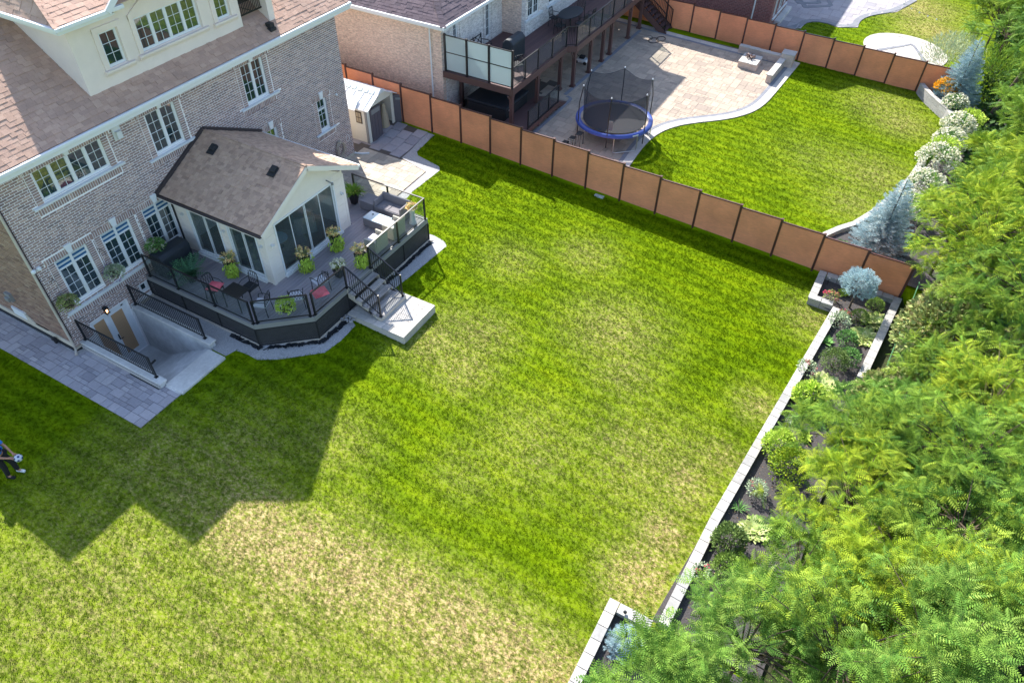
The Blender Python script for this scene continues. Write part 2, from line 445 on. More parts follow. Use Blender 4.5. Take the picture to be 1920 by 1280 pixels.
# plants
def leafm(name, cols, rough=0.65, transl=0.18, var=0.3):
    return mat(name, cols, rough, piece=True, scale=3, var=var, transl=transl, spec=0.12)
M['frond_y'] = leafm('frond_yellow_green', [srgb(128, 158, 42), srgb(158, 176, 44), srgb(104, 142, 46), srgb(174, 184, 50), srgb(90, 132, 48)])
M['frond_g'] = leafm('frond_green', [srgb(104, 142, 50), srgb(134, 164, 54), srgb(78, 122, 50), srgb(152, 172, 56), srgb(92, 134, 62)])
M['frond_b'] = leafm('frond_mid_green', [srgb(98, 140, 56), srgb(128, 160, 64), srgb(76, 120, 50), srgb(148, 174, 78)])
M['leaf_olive'] = leafm('leaf_olive', [srgb(138, 156, 92), srgb(166, 172, 106), srgb(120, 142, 88), srgb(174, 160, 112), srgb(146, 168, 100)])
M['leaf_dark'] = leafm('leaf_dark', [srgb(76, 118, 86), srgb(92, 138, 96), srgb(68, 104, 80), srgb(104, 148, 106)], rough=0.4)
M['leaf_box'] = leafm('leaf_boxwood', [srgb(120, 146, 68), srgb(138, 164, 74), srgb(104, 132, 68)])
M['leaf_conif'] = leafm('leaf_conifer', [srgb(104, 126, 70), srgb(124, 146, 78), srgb(88, 112, 68)])
M['leaf_hosta'] = leafm('leaf_hosta', [srgb(124, 160, 82), srgb(216, 218, 142), srgb(146, 178, 92), srgb(226, 226, 170)])
M['leaf_sage'] = leafm('leaf_sage', [srgb(162, 180, 146), srgb(184, 198, 164), srgb(140, 160, 126), srgb(200, 210, 180)])
M['leaf_lime'] = leafm('leaf_lime', [srgb(174, 202, 78), srgb(202, 224, 94), srgb(154, 184, 78)])
M['leaf_mid'] = leafm('leaf_mid', [srgb(100, 144, 78), srgb(118, 162, 86), srgb(88, 128, 76)])
M['petal_w'] = leafm('petal_white', [srgb(222, 218, 192), srgb(238, 236, 220), srgb(210, 210, 166)], 0.7)
M['petal_p'] = leafm('petal_pink', [srgb(212, 66, 102), srgb(226, 102, 126), srgb(224, 78, 104)], 0.7)
M['petal_y'] = leafm('petal_yellow', [srgb(230, 206, 116), srgb(240, 226, 166), srgb(224, 164, 114)], 0.7)
M['petal_o'] = leafm('petal_orange', [srgb(220, 156, 26), srgb(232, 174, 36), srgb(230, 164, 58)], 0.7)
M['needle_b'] = leafm('needle_blue', [srgb(164, 190, 198), srgb(188, 210, 214), srgb(138, 168, 180), srgb(210, 224, 224)], 0.7, 0.15)
M['needle_g'] = leafm('needle_green', [srgb(106, 138, 100), srgb(126, 156, 108), srgb(92, 122, 94), srgb(154, 174, 124)], 0.6, 0.2)
# ================================================================== GROUND
DRY = [(6.95, -10.47, 1.25, 1), (6.47, -12.16, 1.1, 1), (8.16, -11.81, 1.38, 0.8), (8.33, -10.52, 0.94, 0.6), (11.18, -15.94, 1.78, 0.9), (9.62, -17.06, 1.36, 0.7), (14.69, -13.14, 1.19, 0.7), (12.61, -10.67, 1.16, 0.6), (6.1, -19.34, 2.26, 0.75), (6.17, -20.6, 0.92, 1.1), (4.91, -15.84, 1.84, 0.6), (2.91, -14.6, 1.19, 0.4), (-2.19, -10.28, 1.25, 1.7), (-2.12, -12.01, 1.25, 1.7), (-1.86, -13.52, 1.2, 1.7), (-1.66, -15.2, 1.2, 1.6), (-1.53, -16.85, 1.2, 1.6), (-1.48, -18.32, 1.2, 1.6), (-1.5, -19.61, 1.1, 1.6), (-1.64, -9.12, 1.01, 0.8), (4.02, -20.71, 0.8, 1.5), (2.4, -20.68, 1.0, 1.6), (5.7, -20.96, 0.81, 0.9), (7.63, -21.38, 0.85, 0.8), (10.56, -21.8, 0.8, 0.8), (16.21, -22.57, 1.19, 0.7), (1.8, -20.61, 0.83, 1.1), (1.41, -10.27, 1.44, 0.5), (-0.41, -8.15, 1.88, 0.6), (-1.85, -6.23, 1.72, 0.5), (-2.38, -7.93, 1.23, 0.6), (-5.51, -8.26, 3.18, 0.45), (-4.19, -12.72, 3.29, 0.5), (-6.17, -11.0, 2.98, 0.4), (-3.52, -15.7, 2.11, 0.45), (-0.68, -12.39, 1.15, 0.5), (33.82, -22.92, 1.56, 0.8), (27.38, -22.64, 2.05, 0.6), (35.23, -21.84, 2.0, 0.6), (24.4, -22.2, 1.6, 0.5), (27.36, -20.05, 2.05, 0.3), (48.47, -22.6, 2.02, 1.2), (52.08, -21.1, 2.67, 1.2), (46.06, -21.26, 1.21, 0.7), (46.8, -24.09, 1.47, 1.1)]

def dry_np(x, y):
    d = np.zeros(len(x))
    for bx, by, r, s in DRY:
        q = ((x - bx) ** 2 + (y - by) ** 2) / (r * r * 1.1)
        d = np.maximum(d, s * np.exp(-q * 0.9))
    d = d * np.where((x > 2.6) & (x < 19) & (y > -20.2), .8, 1.0)
    d = d + 0.16 * ((x < -0.5) & (y < -3))
    return d

# polygons of things on the ground where no grass grows
SIDE_PAVING = [(-1.33, 9), (-1.33, -4.78), (2.3, -4.72), (2.3, -4.1), (0.2, -4.1), (0.2, -0.25), (-0.12, -0.25), (-0.12, 9)]
STAIRWELL = (0.42, 2.42, -4.12, 0.0)
GRAVEL_W = [(2.42, 0), (2.42, -4.75), (2.8, -4.86), (2.92, -5.7), (3.3, -6.35), (4.4, -7.55), (5.2, -7.66), (6.09, -7.61), (6.3, -7.2), (6.4, -6.9), (4.9, -6.8), (3.6, -5.3), (3.6, 0)]
GRAVEL_S = [(8.1, -6.95), (8.1, -7.55), (9.5, -7.7), (11.95, -7.85), (12.15, -7.6), (12.25, -7.0), (12.2, -6.7), (11.8, -6.9)]
NE_PAVING = [(10.3, 0.0), (10.3, -3.6), (12.0, -4.05), (16.15, -3.95), (16.6, -2.2), (19.05, -2.05), (19.05, 8), (15.9, 8), (15.9, 0.0)]
GRAVEL_NE = [(11.9, -3.9), (12.0, -5.1), (12.6, -4.75), (13.6, -4.5), (14.4, -4.36), (16.6, -4.42), (16.88, -4.2), (17.2, -2.75), (17.45, -2.5), (19.05, -2.5), (19.05, -2.0), (16.6, -2.1), (16.1, -3.9)]
SLAB = [(6.28, -7.2), (6.28, -9.72), (8.36, -9.72), (8.36, -7.2)]
BED = [(1.2, -21.33), (5.1, -21.78), (9.67, -22.24), (16.82, -22.97), (16.95, -21.94), (18.95, -21.94), (18.98, -25.25), (15.0, -24.9), (1.0, -24.3)]
BED2 = [(1.22, -20.2), (1.22, -24.3), (-9, -24.3), (-9, -20.2)]
NB_PATIO = [(19.3, -2), (19.3, -12.32), (21.4, -12.2), (23.0, -12.08), (24.2, -12.1), (25.2, -12.28), (26.0, -12.58), (26.8, -13.1), (27.6, -13.84), (28.4, -14.62), (29.2, -15.22), (30.1, -15.7), (31.2, -16.0), (32.4, -16.12), (35, -16.25), (37.95, -16.38), (37.5, -8.6), (37.7, -2)]
NB_BED = [(19.3, -21.0), (21.2, -21.95), (22.6, -22.95), (26.8, -24.22), (31, -24.75), (34.4, -25.3), (35.4, -25.2), (36.4, -24.5), (37.3, -23.8), (38.2, -23.35), (38.2, -33), (19.3, -33)]
T_PATIO = [(39.5, -4), (41.5, -13.5), (43.3, -15.1), (44.7, -15.2), (45.3, -16.1), (45.0, -17.2), (45.8, -18.3), (47.2, -18.2), (48.6, -18.7), (50.4, -20.1), (53.5, -21.0), (57.5, -19), (60, -12), (58, -4)]
HOUSE_FP = [(-0.02, -0.02), (15.9, -0.02), (15.9, 14), (-0.02, 14)]
DECK_FP = [(3.42, 0.1), (3.42, -5.43), (4.82, -6.98), (11.82, -7.02), (11.82, -3.2), (10.0, -3.2), (10.0, 0.1)]
T_CIRC = (43.9, -21.6, 2.55)
NOGRASS = [SIDE_PAVING, GRAVEL_W, GRAVEL_S, NE_PAVING, GRAVEL_NE, SLAB, BED, BED2, NB_PATIO, NB_BED, T_PATIO, HOUSE_FP, DECK_FP, [(0.2, -4.9), (0.2, 0.1), (2.7, 0.1), (2.7, -4.9)]]

def grass_mat(name, attr_type):
    m, nt, p = newmat(name); L = nt.links.new
    g = N(nt, 'ShaderNodeNewGeometry')
    a = N(nt, 'ShaderNodeAttribute', attribute_name='dry', attribute_type=attr_type)
    n1 = N(nt, 'ShaderNodeTexNoise'); n1.inputs['Scale'].default_value = 13; n1.inputs['Detail'].default_value = 7; n1.inputs['Roughness'].default_value = 0.75
    n2 = N(nt, 'ShaderNodeTexNoise'); n2.inputs['Scale'].default_value = 0.55; n2.inputs['Detail'].default_value = 5
    sq = N(nt, 'ShaderNodeVectorMath', operation='MULTIPLY'); sq.inputs[1].default_value = (1.0, 0.55, 0.3)
    L(g.outputs['Position'], sq.inputs[0]); L(sq.outputs[0], n1.inputs[0]); L(g.outputs['Position'], n2.inputs[0])
    # dry = attr * noise
    m1 = N(nt, 'ShaderNodeMapRange'); L(n1.outputs[0], m1.inputs[0]); m1.inputs[1].default_value = 0.44; m1.inputs[2].default_value = 0.66
    mul = N(nt, 'ShaderNodeMath', operation='MULTIPLY_ADD'); L(m1.outputs[0], mul.inputs[0]); mul.inputs[1].default_value = 0.78; mul.inputs[2].default_value = 0.26
    dr = N(nt, 'ShaderNodeMath', operation='MULTIPLY', use_clamp=True); L(mul.outputs[0], dr.inputs[0]); L(a.outputs['Fac'], dr.inputs[1])
    # green variation and mowing bands
    m2 = N(nt, 'ShaderNodeMapRange'); L(n2.outputs[0], m2.inputs[0]); m2.inputs[1].default_value = 0.1; m2.inputs[2].default_value = 0.9
    sx = N(nt, 'ShaderNodeSeparateXYZ'); L(g.outputs['Position'], sx.inputs[0])
    w = N(nt, 'ShaderNodeMath', operation='MULTIPLY_ADD'); L(sx.outputs[0], w.inputs[0]); w.inputs[1].default_value = 9.5
    w2 = N(nt, 'ShaderNodeMath', operation='MULTIPLY'); L(n2.outputs[0], w2.inputs[0]); w2.inputs[1].default_value = 3.0; L(w2.outputs[0], w.inputs[2])
    sn = N(nt, 'ShaderNodeMath', operation='SINE'); L(w.outputs[0], sn.inputs[0])
    band = N(nt, 'ShaderNodeMath', operation='MULTIPLY_ADD', use_clamp=True); L(sn.outputs[0], band.inputs[0]); band.inputs[1].default_value = 0.2; L(m2.outputs[0], band.inputs[2])
    rg = N(nt, 'ShaderNodeValToRGB'); L(band.outputs[0], rg.inputs[0])
    rg.color_ramp.elements[0].color = GR_A; rg.color_ramp.elements[1].color = GR_B
    e = rg.color_ramp.elements.new(0.5); e.color = GR_M
    mx = N(nt, 'ShaderNodeMix', data_type='RGBA'); L(dr.outputs[0], mx.inputs[0]); L(rg.outputs[0], mx.inputs[6])
    m3 = N(nt, 'ShaderNodeMix', data_type='RGBA'); L(m1.outputs[0], m3.inputs[0]); m3.inputs[6].default_value = srgb(150, 140, 84); m3.inputs[7].default_value = srgb(198, 174, 128)
    L(m3.outputs[2], mx.inputs[7])
    # fine value noise
    n3 = N(nt, 'ShaderNodeTexNoise'); n3.inputs['Scale'].default_value = 26; n3.inputs['Detail'].default_value = 3; L(g.outputs['Position'], n3.inputs[0])
    mr = N(nt, 'ShaderNodeMapRange'); L(n3.outputs[0], mr.inputs[0]); mr.inputs[1].default_value = 0.3; mr.inputs[2].default_value = 0.7; mr.inputs[3].default_value = 0.84; mr.inputs[4].default_value = 1.15
    sc = N(nt, 'ShaderNodeVectorMath', operation='SCALE'); L(mx.outputs[2], sc.inputs[0]); L(mr.outputs[0], sc.inputs['Scale'])
    L(sc.outputs[0], p.inputs['Base Color']); p.inputs['Roughness'].default_value = 0.9; p.inputs['Specular IOR Level'].default_value = 0.06
    if attr_type == 'GEOMETRY':
        bp = N(nt, 'ShaderNodeBump'); bp.inputs['Strength'].default_value = 0.8; bp.inputs['Distance'].default_value = 0.03; L(n3.outputs[0], bp.inputs['Height']); L(bp.outputs[0], p.inputs['Normal'])
    else:
        out = nt.nodes['Material Output']
        tr = N(nt, 'ShaderNodeBsdfTranslucent'); L(sc.outputs[0], tr.inputs[0])
        ms = N(nt, 'ShaderNodeMixShader'); ms.inputs[0].default_value = 0.3
        L(p.outputs[0], ms.inputs[1]); L(tr.outputs[0], ms.inputs[2]); L(ms.outputs[0], out.inputs[0])
    return m
GR_A = srgb(72, 98, 0); GR_M = srgb(99, 124, 0); GR_B = srgb(122, 142, 4)
M['lawn'] = grass_mat('lawn', 'GEOMETRY')
M['tuft'] = grass_mat('grass_blades', 'INSTANCER')

# terrain as one sheet; fine grid near, coarse to the horizon; stairwell left open
def build_ground():
    xs = sorted(set([round(v, 3) for v in list(np.arange(-14, 66.01, 0.5)) + [0.42, 2.42, 19.12, 19.28] + [-300, -120, -60, -30, 80, 120, 300]]))
    ys = sorted(set([round(v, 3) for v in list(np.arange(-40, 16.01, 0.5)) + [-4.12, 0.25] + [-300, -120, -60, 30, 60, 120, 300]]))
    nx, ny = len(xs), len(ys)
    X, Y = np.meshgrid(xs, ys, indexing='ij')
    Z = np.array([[ground_z(x, max(y, -45)) for y in ys] for x in xs])
    V = np.stack([X.ravel(), Y.ravel(), Z.ravel()], 1)
    F = []
    for i in range(nx - 1):
        for j in range(ny - 1):
            cx, cy = (xs[i] + xs[i + 1]) / 2, (ys[j] + ys[j + 1]) / 2
            if 0.42 < cx < 2.42 and -4.12 < cy < 0.25: continue
            F.append((i * ny + j, (i + 1) * ny + j, (i + 1) * ny + j + 1, i * ny + j + 1))
    o = np_mesh('ground', V, np.array(F), M['lawn'], smooth=True)
    at = o.data.attributes.new('dry', 'FLOAT', 'POINT')
    at.data.foreach_set('value', dry_np(V[:, 0], V[:, 1]).astype(np.float32))
    o['kind'] = 'structure'
    return o
build_ground()

def sheet(name, poly, off, m, res=0.5, zf=None, thick=None):
    """a thin paved or loose sheet draped over the ground"""
    bm = bmesh.new()
    vs = [bm.verts.new((p[0], p[1], 0)) for p in poly]
    bm.faces.new(vs)
    x0, x1 = min(p[0] for p in poly), max(p[0] for p in poly); y0, y1 = min(p[1] for p in poly), max(p[1] for p in poly)
    for v in np.arange(y0 + 1, y1, 1.0):
        bmesh.ops.bisect_plane(bm, geom=bm.verts[:] + bm.edges[:] + bm.faces[:], plane_co=(0, v, 0), plane_no=(0, 1, 0))
    for v in [-5.0, -5.6, -25.0]:
        if y0 < v < y1: bmesh.ops.bisect_plane(bm, geom=bm.verts[:] + bm.edges[:] + bm.faces[:], plane_co=(0, v, 0), plane_no=(0, 1, 0))
    if x1 > 17.2 and x0 < 19:
        for v in np.arange(17.2, 19.2, 0.25): bmesh.ops.bisect_plane(bm, geom=bm.verts[:] + bm.edges[:] + bm.faces[:], plane_co=(v, 0, 0), plane_no=(1, 0, 0))
    zf = zf or ground_z
    for v in bm.verts: v.co.z = zf(v.co.x, v.co.y) + off
    bmesh.ops.triangulate(bm, faces=bm.faces[:])
    bmesh.ops.recalc_face_normals(bm, faces=bm.faces[:])
    for f in bm.faces:
        if f.normal.z < 0: f.normal_flip()
    me = bpy.data.meshes.new(name); bm.to_mesh(me); bm.free(); me.materials.append(m)
    o = bpy.data.objects.new(name, me); COL.objects.link(o); o['kind'] = 'structure'
    return o
sheet('gravel_strip', GRAVEL_W, 0.006, M['gravel'])
sheet('gravel_strip', [(2.85, -5.0), (2.85, -5.8), (3.3, -6.45), (4.35, -7.5), (5.0, -7.0), (4.2, -6.0), (3.6, -5.0)], 0.01, M['gravel'])
sheet('gravel_strip', GRAVEL_S, 0.006, M['gravel'])
sheet('gravel_strip', GRAVEL_NE, 0.006, M['gravel'])
sheet('gravel_strip', [(0.0, 6), (0.0, -0.1), (0.25, -0.25), (0.25, -4.1), (0.08, -4.1), (0.02, -0.35), (-0.2, -0.35), (-0.2, 6)], 0.03, M['gravel'])
sheet('garden_bed_soil', [(1.3, -21.45), (16.9, -23.0), (17.1, -22.0), (18.9, -22.0), (18.9, -25.1), (15, -24.8), (1.3, -24.5)], 0.14, M['mulch'])
sheet('garden_bed_soil', [(1.1, -20.35), (1.1, -24.2), (-9, -24.2), (-9, -20.35)], 0.14, M['mulch'])
sheet('garden_bed_soil', [(19.35, -21.2), (21.2, -22.05), (22.6, -23.05), (26.8, -24.35), (31, -24.9), (34.4, -25.4), (35.4, -25.35), (36.4, -24.7), (38.1, -23.6), (38.1, -28), (19.35, -28)], 0.12, M['mulch'])
sheet('woodland_floor', [(-14, -23.6), (12, -24.3), (15, -24.9), (19.2, -25.3), (38.2, -26.8), (60, -28.5), (110, -30), (110, -44.5), (-14, -44.5)], 0.02, M['soil'])

# grass blades: points placed here, one tuft of blades on each
def tuft_mesh():
    m = MB(); r = random.Random(3)
    for i in range(7):
        a = r.uniform(0, 6.28); rr = r.uniform(0.0, 0.035); x, y = rr * math.cos(a), rr * math.sin(a)
        d = Vector((math.cos(a + r.uniform(-1, 1)), math.sin(a + r.uniform(-1, 1)), 0)); sdv = Vector((-d.y, d.x, 0)) * 0.0055
        h = r.uniform(0.02, 0.042); b = Vector((x, y, -0.005)); mid = b + Vector((0, 0, h * 0.75)) + d * h * 0.3; tip = b + Vector((0, 0, h)) + d * h * 1.0
        m.add([b - sdv, b + sdv, mid + sdv * 0.8, mid - sdv * 0.8, tip], [(0, 1, 2, 3), (3, 2, 4)])
    me = bpy.data.meshes.new('grass_tuft'); me.from_pydata(m.v, [], m.f); me.materials.append(M['tuft']); me.update()
    return bpy.data.objects.new('grass_tuft', me)
TUFT = tuft_mesh()

def grass_field(name, bounds, dens, excl, inside=None, circ=None):
    x0, x1, y0, y1 = bounds
    n = int((x1 - x0) * (y1 - y0) * dens)
    x = RNG.uniform(x0, x1, n); y = RNG.uniform(y0, y1, n)
    keep = np.ones(n, bool)
    if inside: keep &= inpoly_np(x, y, inside)
    for p in excl: keep &= ~inpoly_np(x, y, p)
    if circ: keep &= ((x - circ[0]) ** 2 + (y - circ[1]) ** 2) > circ[2] ** 2
    x, y = x[keep], y[keep]; n = len(x)
    z = np.array([ground_z(a, b) for a, b in zip(x, y)])
    me = bpy.data.meshes.new(name); me.vertices.add(n)
    me.vertices.foreach_set('co', np.stack([x, y, z], 1).astype(np.float32).ravel())
    at = me.attributes.new('dry', 'FLOAT', 'POINT'); at.data.foreach_set('value', dry_np(x, y).astype(np.float32))
    at = me.attributes.new('rz', 'FLOAT', 'POINT'); at.data.foreach_set('value', RNG.uniform(0, 6.28, n).astype(np.float32))
    at = me.attributes.new('sc', 'FLOAT', 'POINT'); at.data.foreach_set('value', RNG.uniform(0.7, 1.5, n).astype(np.float32))
    me.update()
    o = bpy.data.objects.new(name, me); COL.objects.link(o); o['kind'] = 'stuff'
    ng = bpy.data.node_groups.new('scatter_tufts', 'GeometryNodeTree')
    ng.interface.new_socket('Geometry', in_out='INPUT', socket_type='NodeSocketGeometry')
    ng.interface.new_socket('Geometry', in_out='OUTPUT', socket_type='NodeSocketGeometry')
    gi = ng.nodes.new('NodeGroupInput'); go = ng.nodes.new('NodeGroupOutput')
    mp = ng.nodes.new('GeometryNodeMeshToPoints'); ip = ng.nodes.new('GeometryNodeInstanceOnPoints')
    oi = ng.nodes.new('GeometryNodeObjectInfo'); oi.inputs['Object'].default_value = TUFT; oi.inputs['As Instance'].default_value = True
    r1 = ng.nodes.new('GeometryNodeInputNamedAttribute'); r1.data_type = 'FLOAT'; r1.inputs[0].default_value = 'rz'
    r2 = ng.nodes.new('GeometryNodeInputNamedAttribute'); r2.data_type = 'FLOAT'; r2.inputs[0].default_value = 'sc'
    cx = ng.nodes.new('ShaderNodeCombineXYZ')
    L = ng.links.new
    L(gi.outputs[0], mp.inputs[0]); L(mp.outputs[0], ip.inputs['Points']); L(oi.outputs['Geometry'], ip.inputs['Instance'])
    L(r1.outputs[0], cx.inputs[2]); L(cx.outputs[0], ip.inputs['Rotation']); L(r2.outputs[0], ip.inputs['Scale'])
    L(ip.outputs[0], go.inputs[0])
    md = o.modifiers.new('scatter', 'NODES'); md.node_group = ng
    return o
GRASS_DENS = 190
grass_field('lawn_grass', (-9.5, 19.1, -24, 3.0), GRASS_DENS, NOGRASS)
grass_field('lawn_grass', (19.3, 38.2, -25.3, -12), GRASS_DENS * 0.75, NOGRASS)
grass_field('lawn_grass', (38.4, 62, -25.5, -12), GRASS_DENS * 0.4, NOGRASS, circ=T_CIRC)
# ================================================================== BUILDING HELPERS
class FR:
    """wall frame: u runs along the wall, n points out of it, z up"""
    def __init__(s, O, U, Nn):
        s.O = Vector(O); s.U = Vector(U); s.N = Vector(Nn)
    def p(s, u, n, z): return s.O + s.U * u + s.N * n + Vector((0, 0, z))
    def box(s, mb, u0, u1, n0, n1, z0, z1, rnd=0.0):
        c = s.p((u0 + u1) / 2, (n0 + n1) / 2, (z0 + z1) / 2)
        mb.obox(c, s.U * (u1 - u0) / 2, s.N * (n1 - n0) / 2, Vector((0, 0, (z1 - z0) / 2)), rnd)

def wall_cells(mb, fr, u0, u1, z0, z1, holes, n0, n1):
    us = sorted(set([u0, u1] + [h[0] for h in holes] + [h[1] for h in holes])); us = [u for u in us if u0 <= u <= u1]
    zs = sorted(set([z0, z1] + [h[2] for h in holes] + [h[3] for h in holes])); zs = [z for z in zs if z0 <= z <= z1]
    for i in range(len(us) - 1):
        run = None
        for j in range(len(zs) - 1):
            cu, cz = (us[i] + us[i + 1]) / 2, (zs[j] + zs[j + 1]) / 2
            solid = not any(h[0] < cu < h[1] and h[2] < cz < h[3] for h in holes)
            if solid:
                if run is None: run = zs[j]
            if (not solid or j == len(zs) - 2) and run is not None:
                e = zs[j + 1] if solid else zs[j]
                fr.box(mb, us[i], us[i + 1], n0, n1, run, e); run = None

def window(parent, fr, u0, u1, z0, z1, cols=2, rows=4, mun=2, sill=None, key=False, recess=0.07, transom=0, glass=None, frame='white', fw=0.06, label=None, keyw=0.11):
    """frame, panes with muntins between the sashes, sill and keystone"""
    m = MB(); r = -recess
    fr.box(m, u0, u1, r - 0.05, r, z0, z0 + fw); fr.box(m, u0, u1, r - 0.05, r, z1 - fw, z1)
    fr.box(m, u0, u0 + fw, r - 0.05, r - 0.001, z0 + fw, z1 - fw); fr.box(m, u1 - fw, u1, r - 0.05, r - 0.001, z0 + fw, z1 - fw)
    cw = (u1 - u0) / cols
    for c in range(1, cols):
        fr.box(m, u0 + c * cw - fw * .75, u0 + c * cw + fw * .75, r - 0.05, r + 0.012, z0 + fw, z1 - fw)
    zt = z1 - transom if transom else z1
    if transom: fr.box(m, u0 + fw, u1 - fw, r - 0.05, r - 0.003, zt - 0.04, zt + 0.03)
    w = m.build('window', M[frame], parent)
    if label: w['label'] = label
    for c in range(cols):
        a = u0 + c * cw + (fw if c == 0 else fw * .75); b = u0 + (c + 1) * cw - (fw if c == cols - 1 else fw * .75)
        g = MB(); fr.box(g, a, b, r - 0.04, r - 0.03, z0 + fw, zt - (0.04 if transom else fw)); g.build('pane', M[glass or 'win_glass'], w)
        s = MB()
        if mun:
            for k in range(1, mun):
                uu = a + (b - a) * k / mun; fr.box(s, uu - 0.007, uu + 0.007, r - 0.03, r - 0.014, z0 + fw, zt - (0.04 if transom else fw))
            for k in range(1, rows):
                zz = z0 + fw + (zt - z0 - fw * 2) * k / rows; fr.box(s, a, b, r - 0.03, r - 0.017, zz - 0.007, zz + 0.007)
        s2 = MB()
        fr.box(s2, a, a + 0.022, r - 0.03, r - 0.002, z0 + fw, zt - fw); fr.box(s2, b - 0.022, b, r - 0.03, r - 0.002, z0 + fw, zt - fw)
        fr.box(s2, a + .022, b - .022, r - 0.03, r - 0.004, z0 + fw, z0 + fw + 0.022)
        s2.build('sash', M[frame], w)
        if mun: s.build('muntin', M[frame], w)
        if transom:
            for k in range(4):
                t = MB(); h = (transom - 0.03 - fw) / 4
                fr.box(t, a, b, r - 0.04, r - 0.02 + 0.004 * k, zt + 0.03 + k * h, zt + 0.03 + (k + 1) * h - 0.012)
                t.build('blind_slat', M['blind_b' if k % 2 == 0 else 'blind_w'], w)
            t = MB(); fr.box(t, a, b, r - 0.045, r - 0.041, zt + 0.03, z1 - fw); t.build('pane', M['win_glass'], w)
    if sill:
        s = MB(); su0, su1, st, sh = sill
        s.extr([fr.p(su0, -0.05, st - sh), fr.p(su0, 0.09, st - sh), fr.p(su0, 0.09, st - 0.03), fr.p(su0, -0.05, st)], fr.U * (su1 - su0))
        s.build('sill', M['trim_stone'], w, bevel=0.008)
    if key:
        k = MB(); uc = (u0 + u1) / 2
        k.extr([fr.p(uc - keyw * .7, 0.0, z1 + 0.02), fr.p(uc + keyw * .7, 0.0, z1 + 0.02), fr.p(uc + keyw * 1.25, 0.0, z1 + 0.34), fr.p(uc - keyw * 1.25, 0.0, z1 + 0.34)], fr.N * 0.06)
        k.build('keystone', M['white'], w, bevel=0.006)
    return w

CAMV = Vector(CAM_POS)
def place_bricks(parent, name, items, m, limit=300, many=None):
    """items: (centre, halfU, halfN, halfZ as vectors). The nearest ones are objects of their own, the rest one part"""
    items = sorted(items, key=lambda t: (t[0] - CAMV).length)
    near, rest = items[:limit], items[limit:]
    cache = {}
    L = wloc(parent)
    for c, a, b, d in near:
        key = (round(a.x, 3), round(a.y, 3), round(a.z, 3), round(b.x, 3), round(b.y, 3), round(b.z, 3), round(d.x, 3), round(d.y, 3), round(d.z, 3))
        if key not in cache:
            mb = MB(); mb.obox((0, 0, 0), a, b, d)
            me = bpy.data.meshes.new(name); me.from_pydata(mb.v, [], mb.f); me.materials.append(m); cache[key] = me
        o = bpy.data.objects.new(name, cache[key]); COL.objects.link(o); o.parent = parent; o.location = c - L
    if rest:
        mb = MB()
        for c, a, b, d in rest: mb.obox(c, a, b, d, random.random())
        mb.build(many or name, m, parent, kind='stuff')

def brick_items(fr, u0, u1, z0, z1, holes, bands, depth=0.012, bw=0.257, bh=0.0857, joint=0.024, jit=0.0025):
    """running bond with soldier and stack bond bands round the openings"""
    out = []
    blk = list(holes) + [b[:4] for b in bands]
    row = 0; z = z0
    def addb(a, b, zz0, zz1):
        if b - a < 0.02 or zz1 - zz0 < 0.02: return
        j = random.uniform(-jit, jit)
        out.append((fr.p((a + b) / 2, (depth + j - 0.03) / 2, (zz0 + zz1) / 2), fr.U * ((b - a) / 2), fr.N * ((depth + j + 0.03) / 2), Vector((0, 0, (zz1 - zz0) / 2))))
    while z < z1 - 0.03:
        zz1 = min(z + bh - joint, z1)
        u = u0 - (bw / 2 if row % 2 else 0)
        while u < u1:
            segs = [(max(u, u0), min(u + bw - joint, u1))]
            for h in blk:
                if h[2] < z + bh * 0.55 and h[3] > z + bh * 0.25:
                    ns = []
                    for a, b in segs:
                        if b <= h[0] or a >= h[1]: ns.append((a, b))
                        else:
                            if a < h[0]: ns.append((a, h[0] - joint))
                            if b > h[1]: ns.append((h[1] + joint, b))
                    segs = ns
            for a, b in segs: addb(a, b, z, zz1)
            u += bw
        z += bh; row += 1
    for (a0, a1, b0, b1, kind) in bands:
        if kind == 'soldier':
            n = max(1, round((a1 - a0) / bh)); w = (a1 - a0) / n
            for i in range(n):
                ua, ub = a0 + i * w, a0 + (i + 1) * w - joint
                if any(h[0] < (ua + ub) / 2 < h[1] and h[2] < (b0 + b1) / 2 < h[3] for h in holes): continue
                addb(ua, ub, b0, b1 - joint)
        else:
            n = max(1, round((b1 - b0) / bh)); w = (b1 - b0) / n
            for i in range(n):
                zc = b0 + (i + .5) * w
                if any(h[0] < (a0 + a1) / 2 < h[1] and h[2] < zc < h[3] for h in holes): continue
                addb(a0, a1 - joint, b0 + i * w, b0 + (i + 1) * w - joint)
    return out

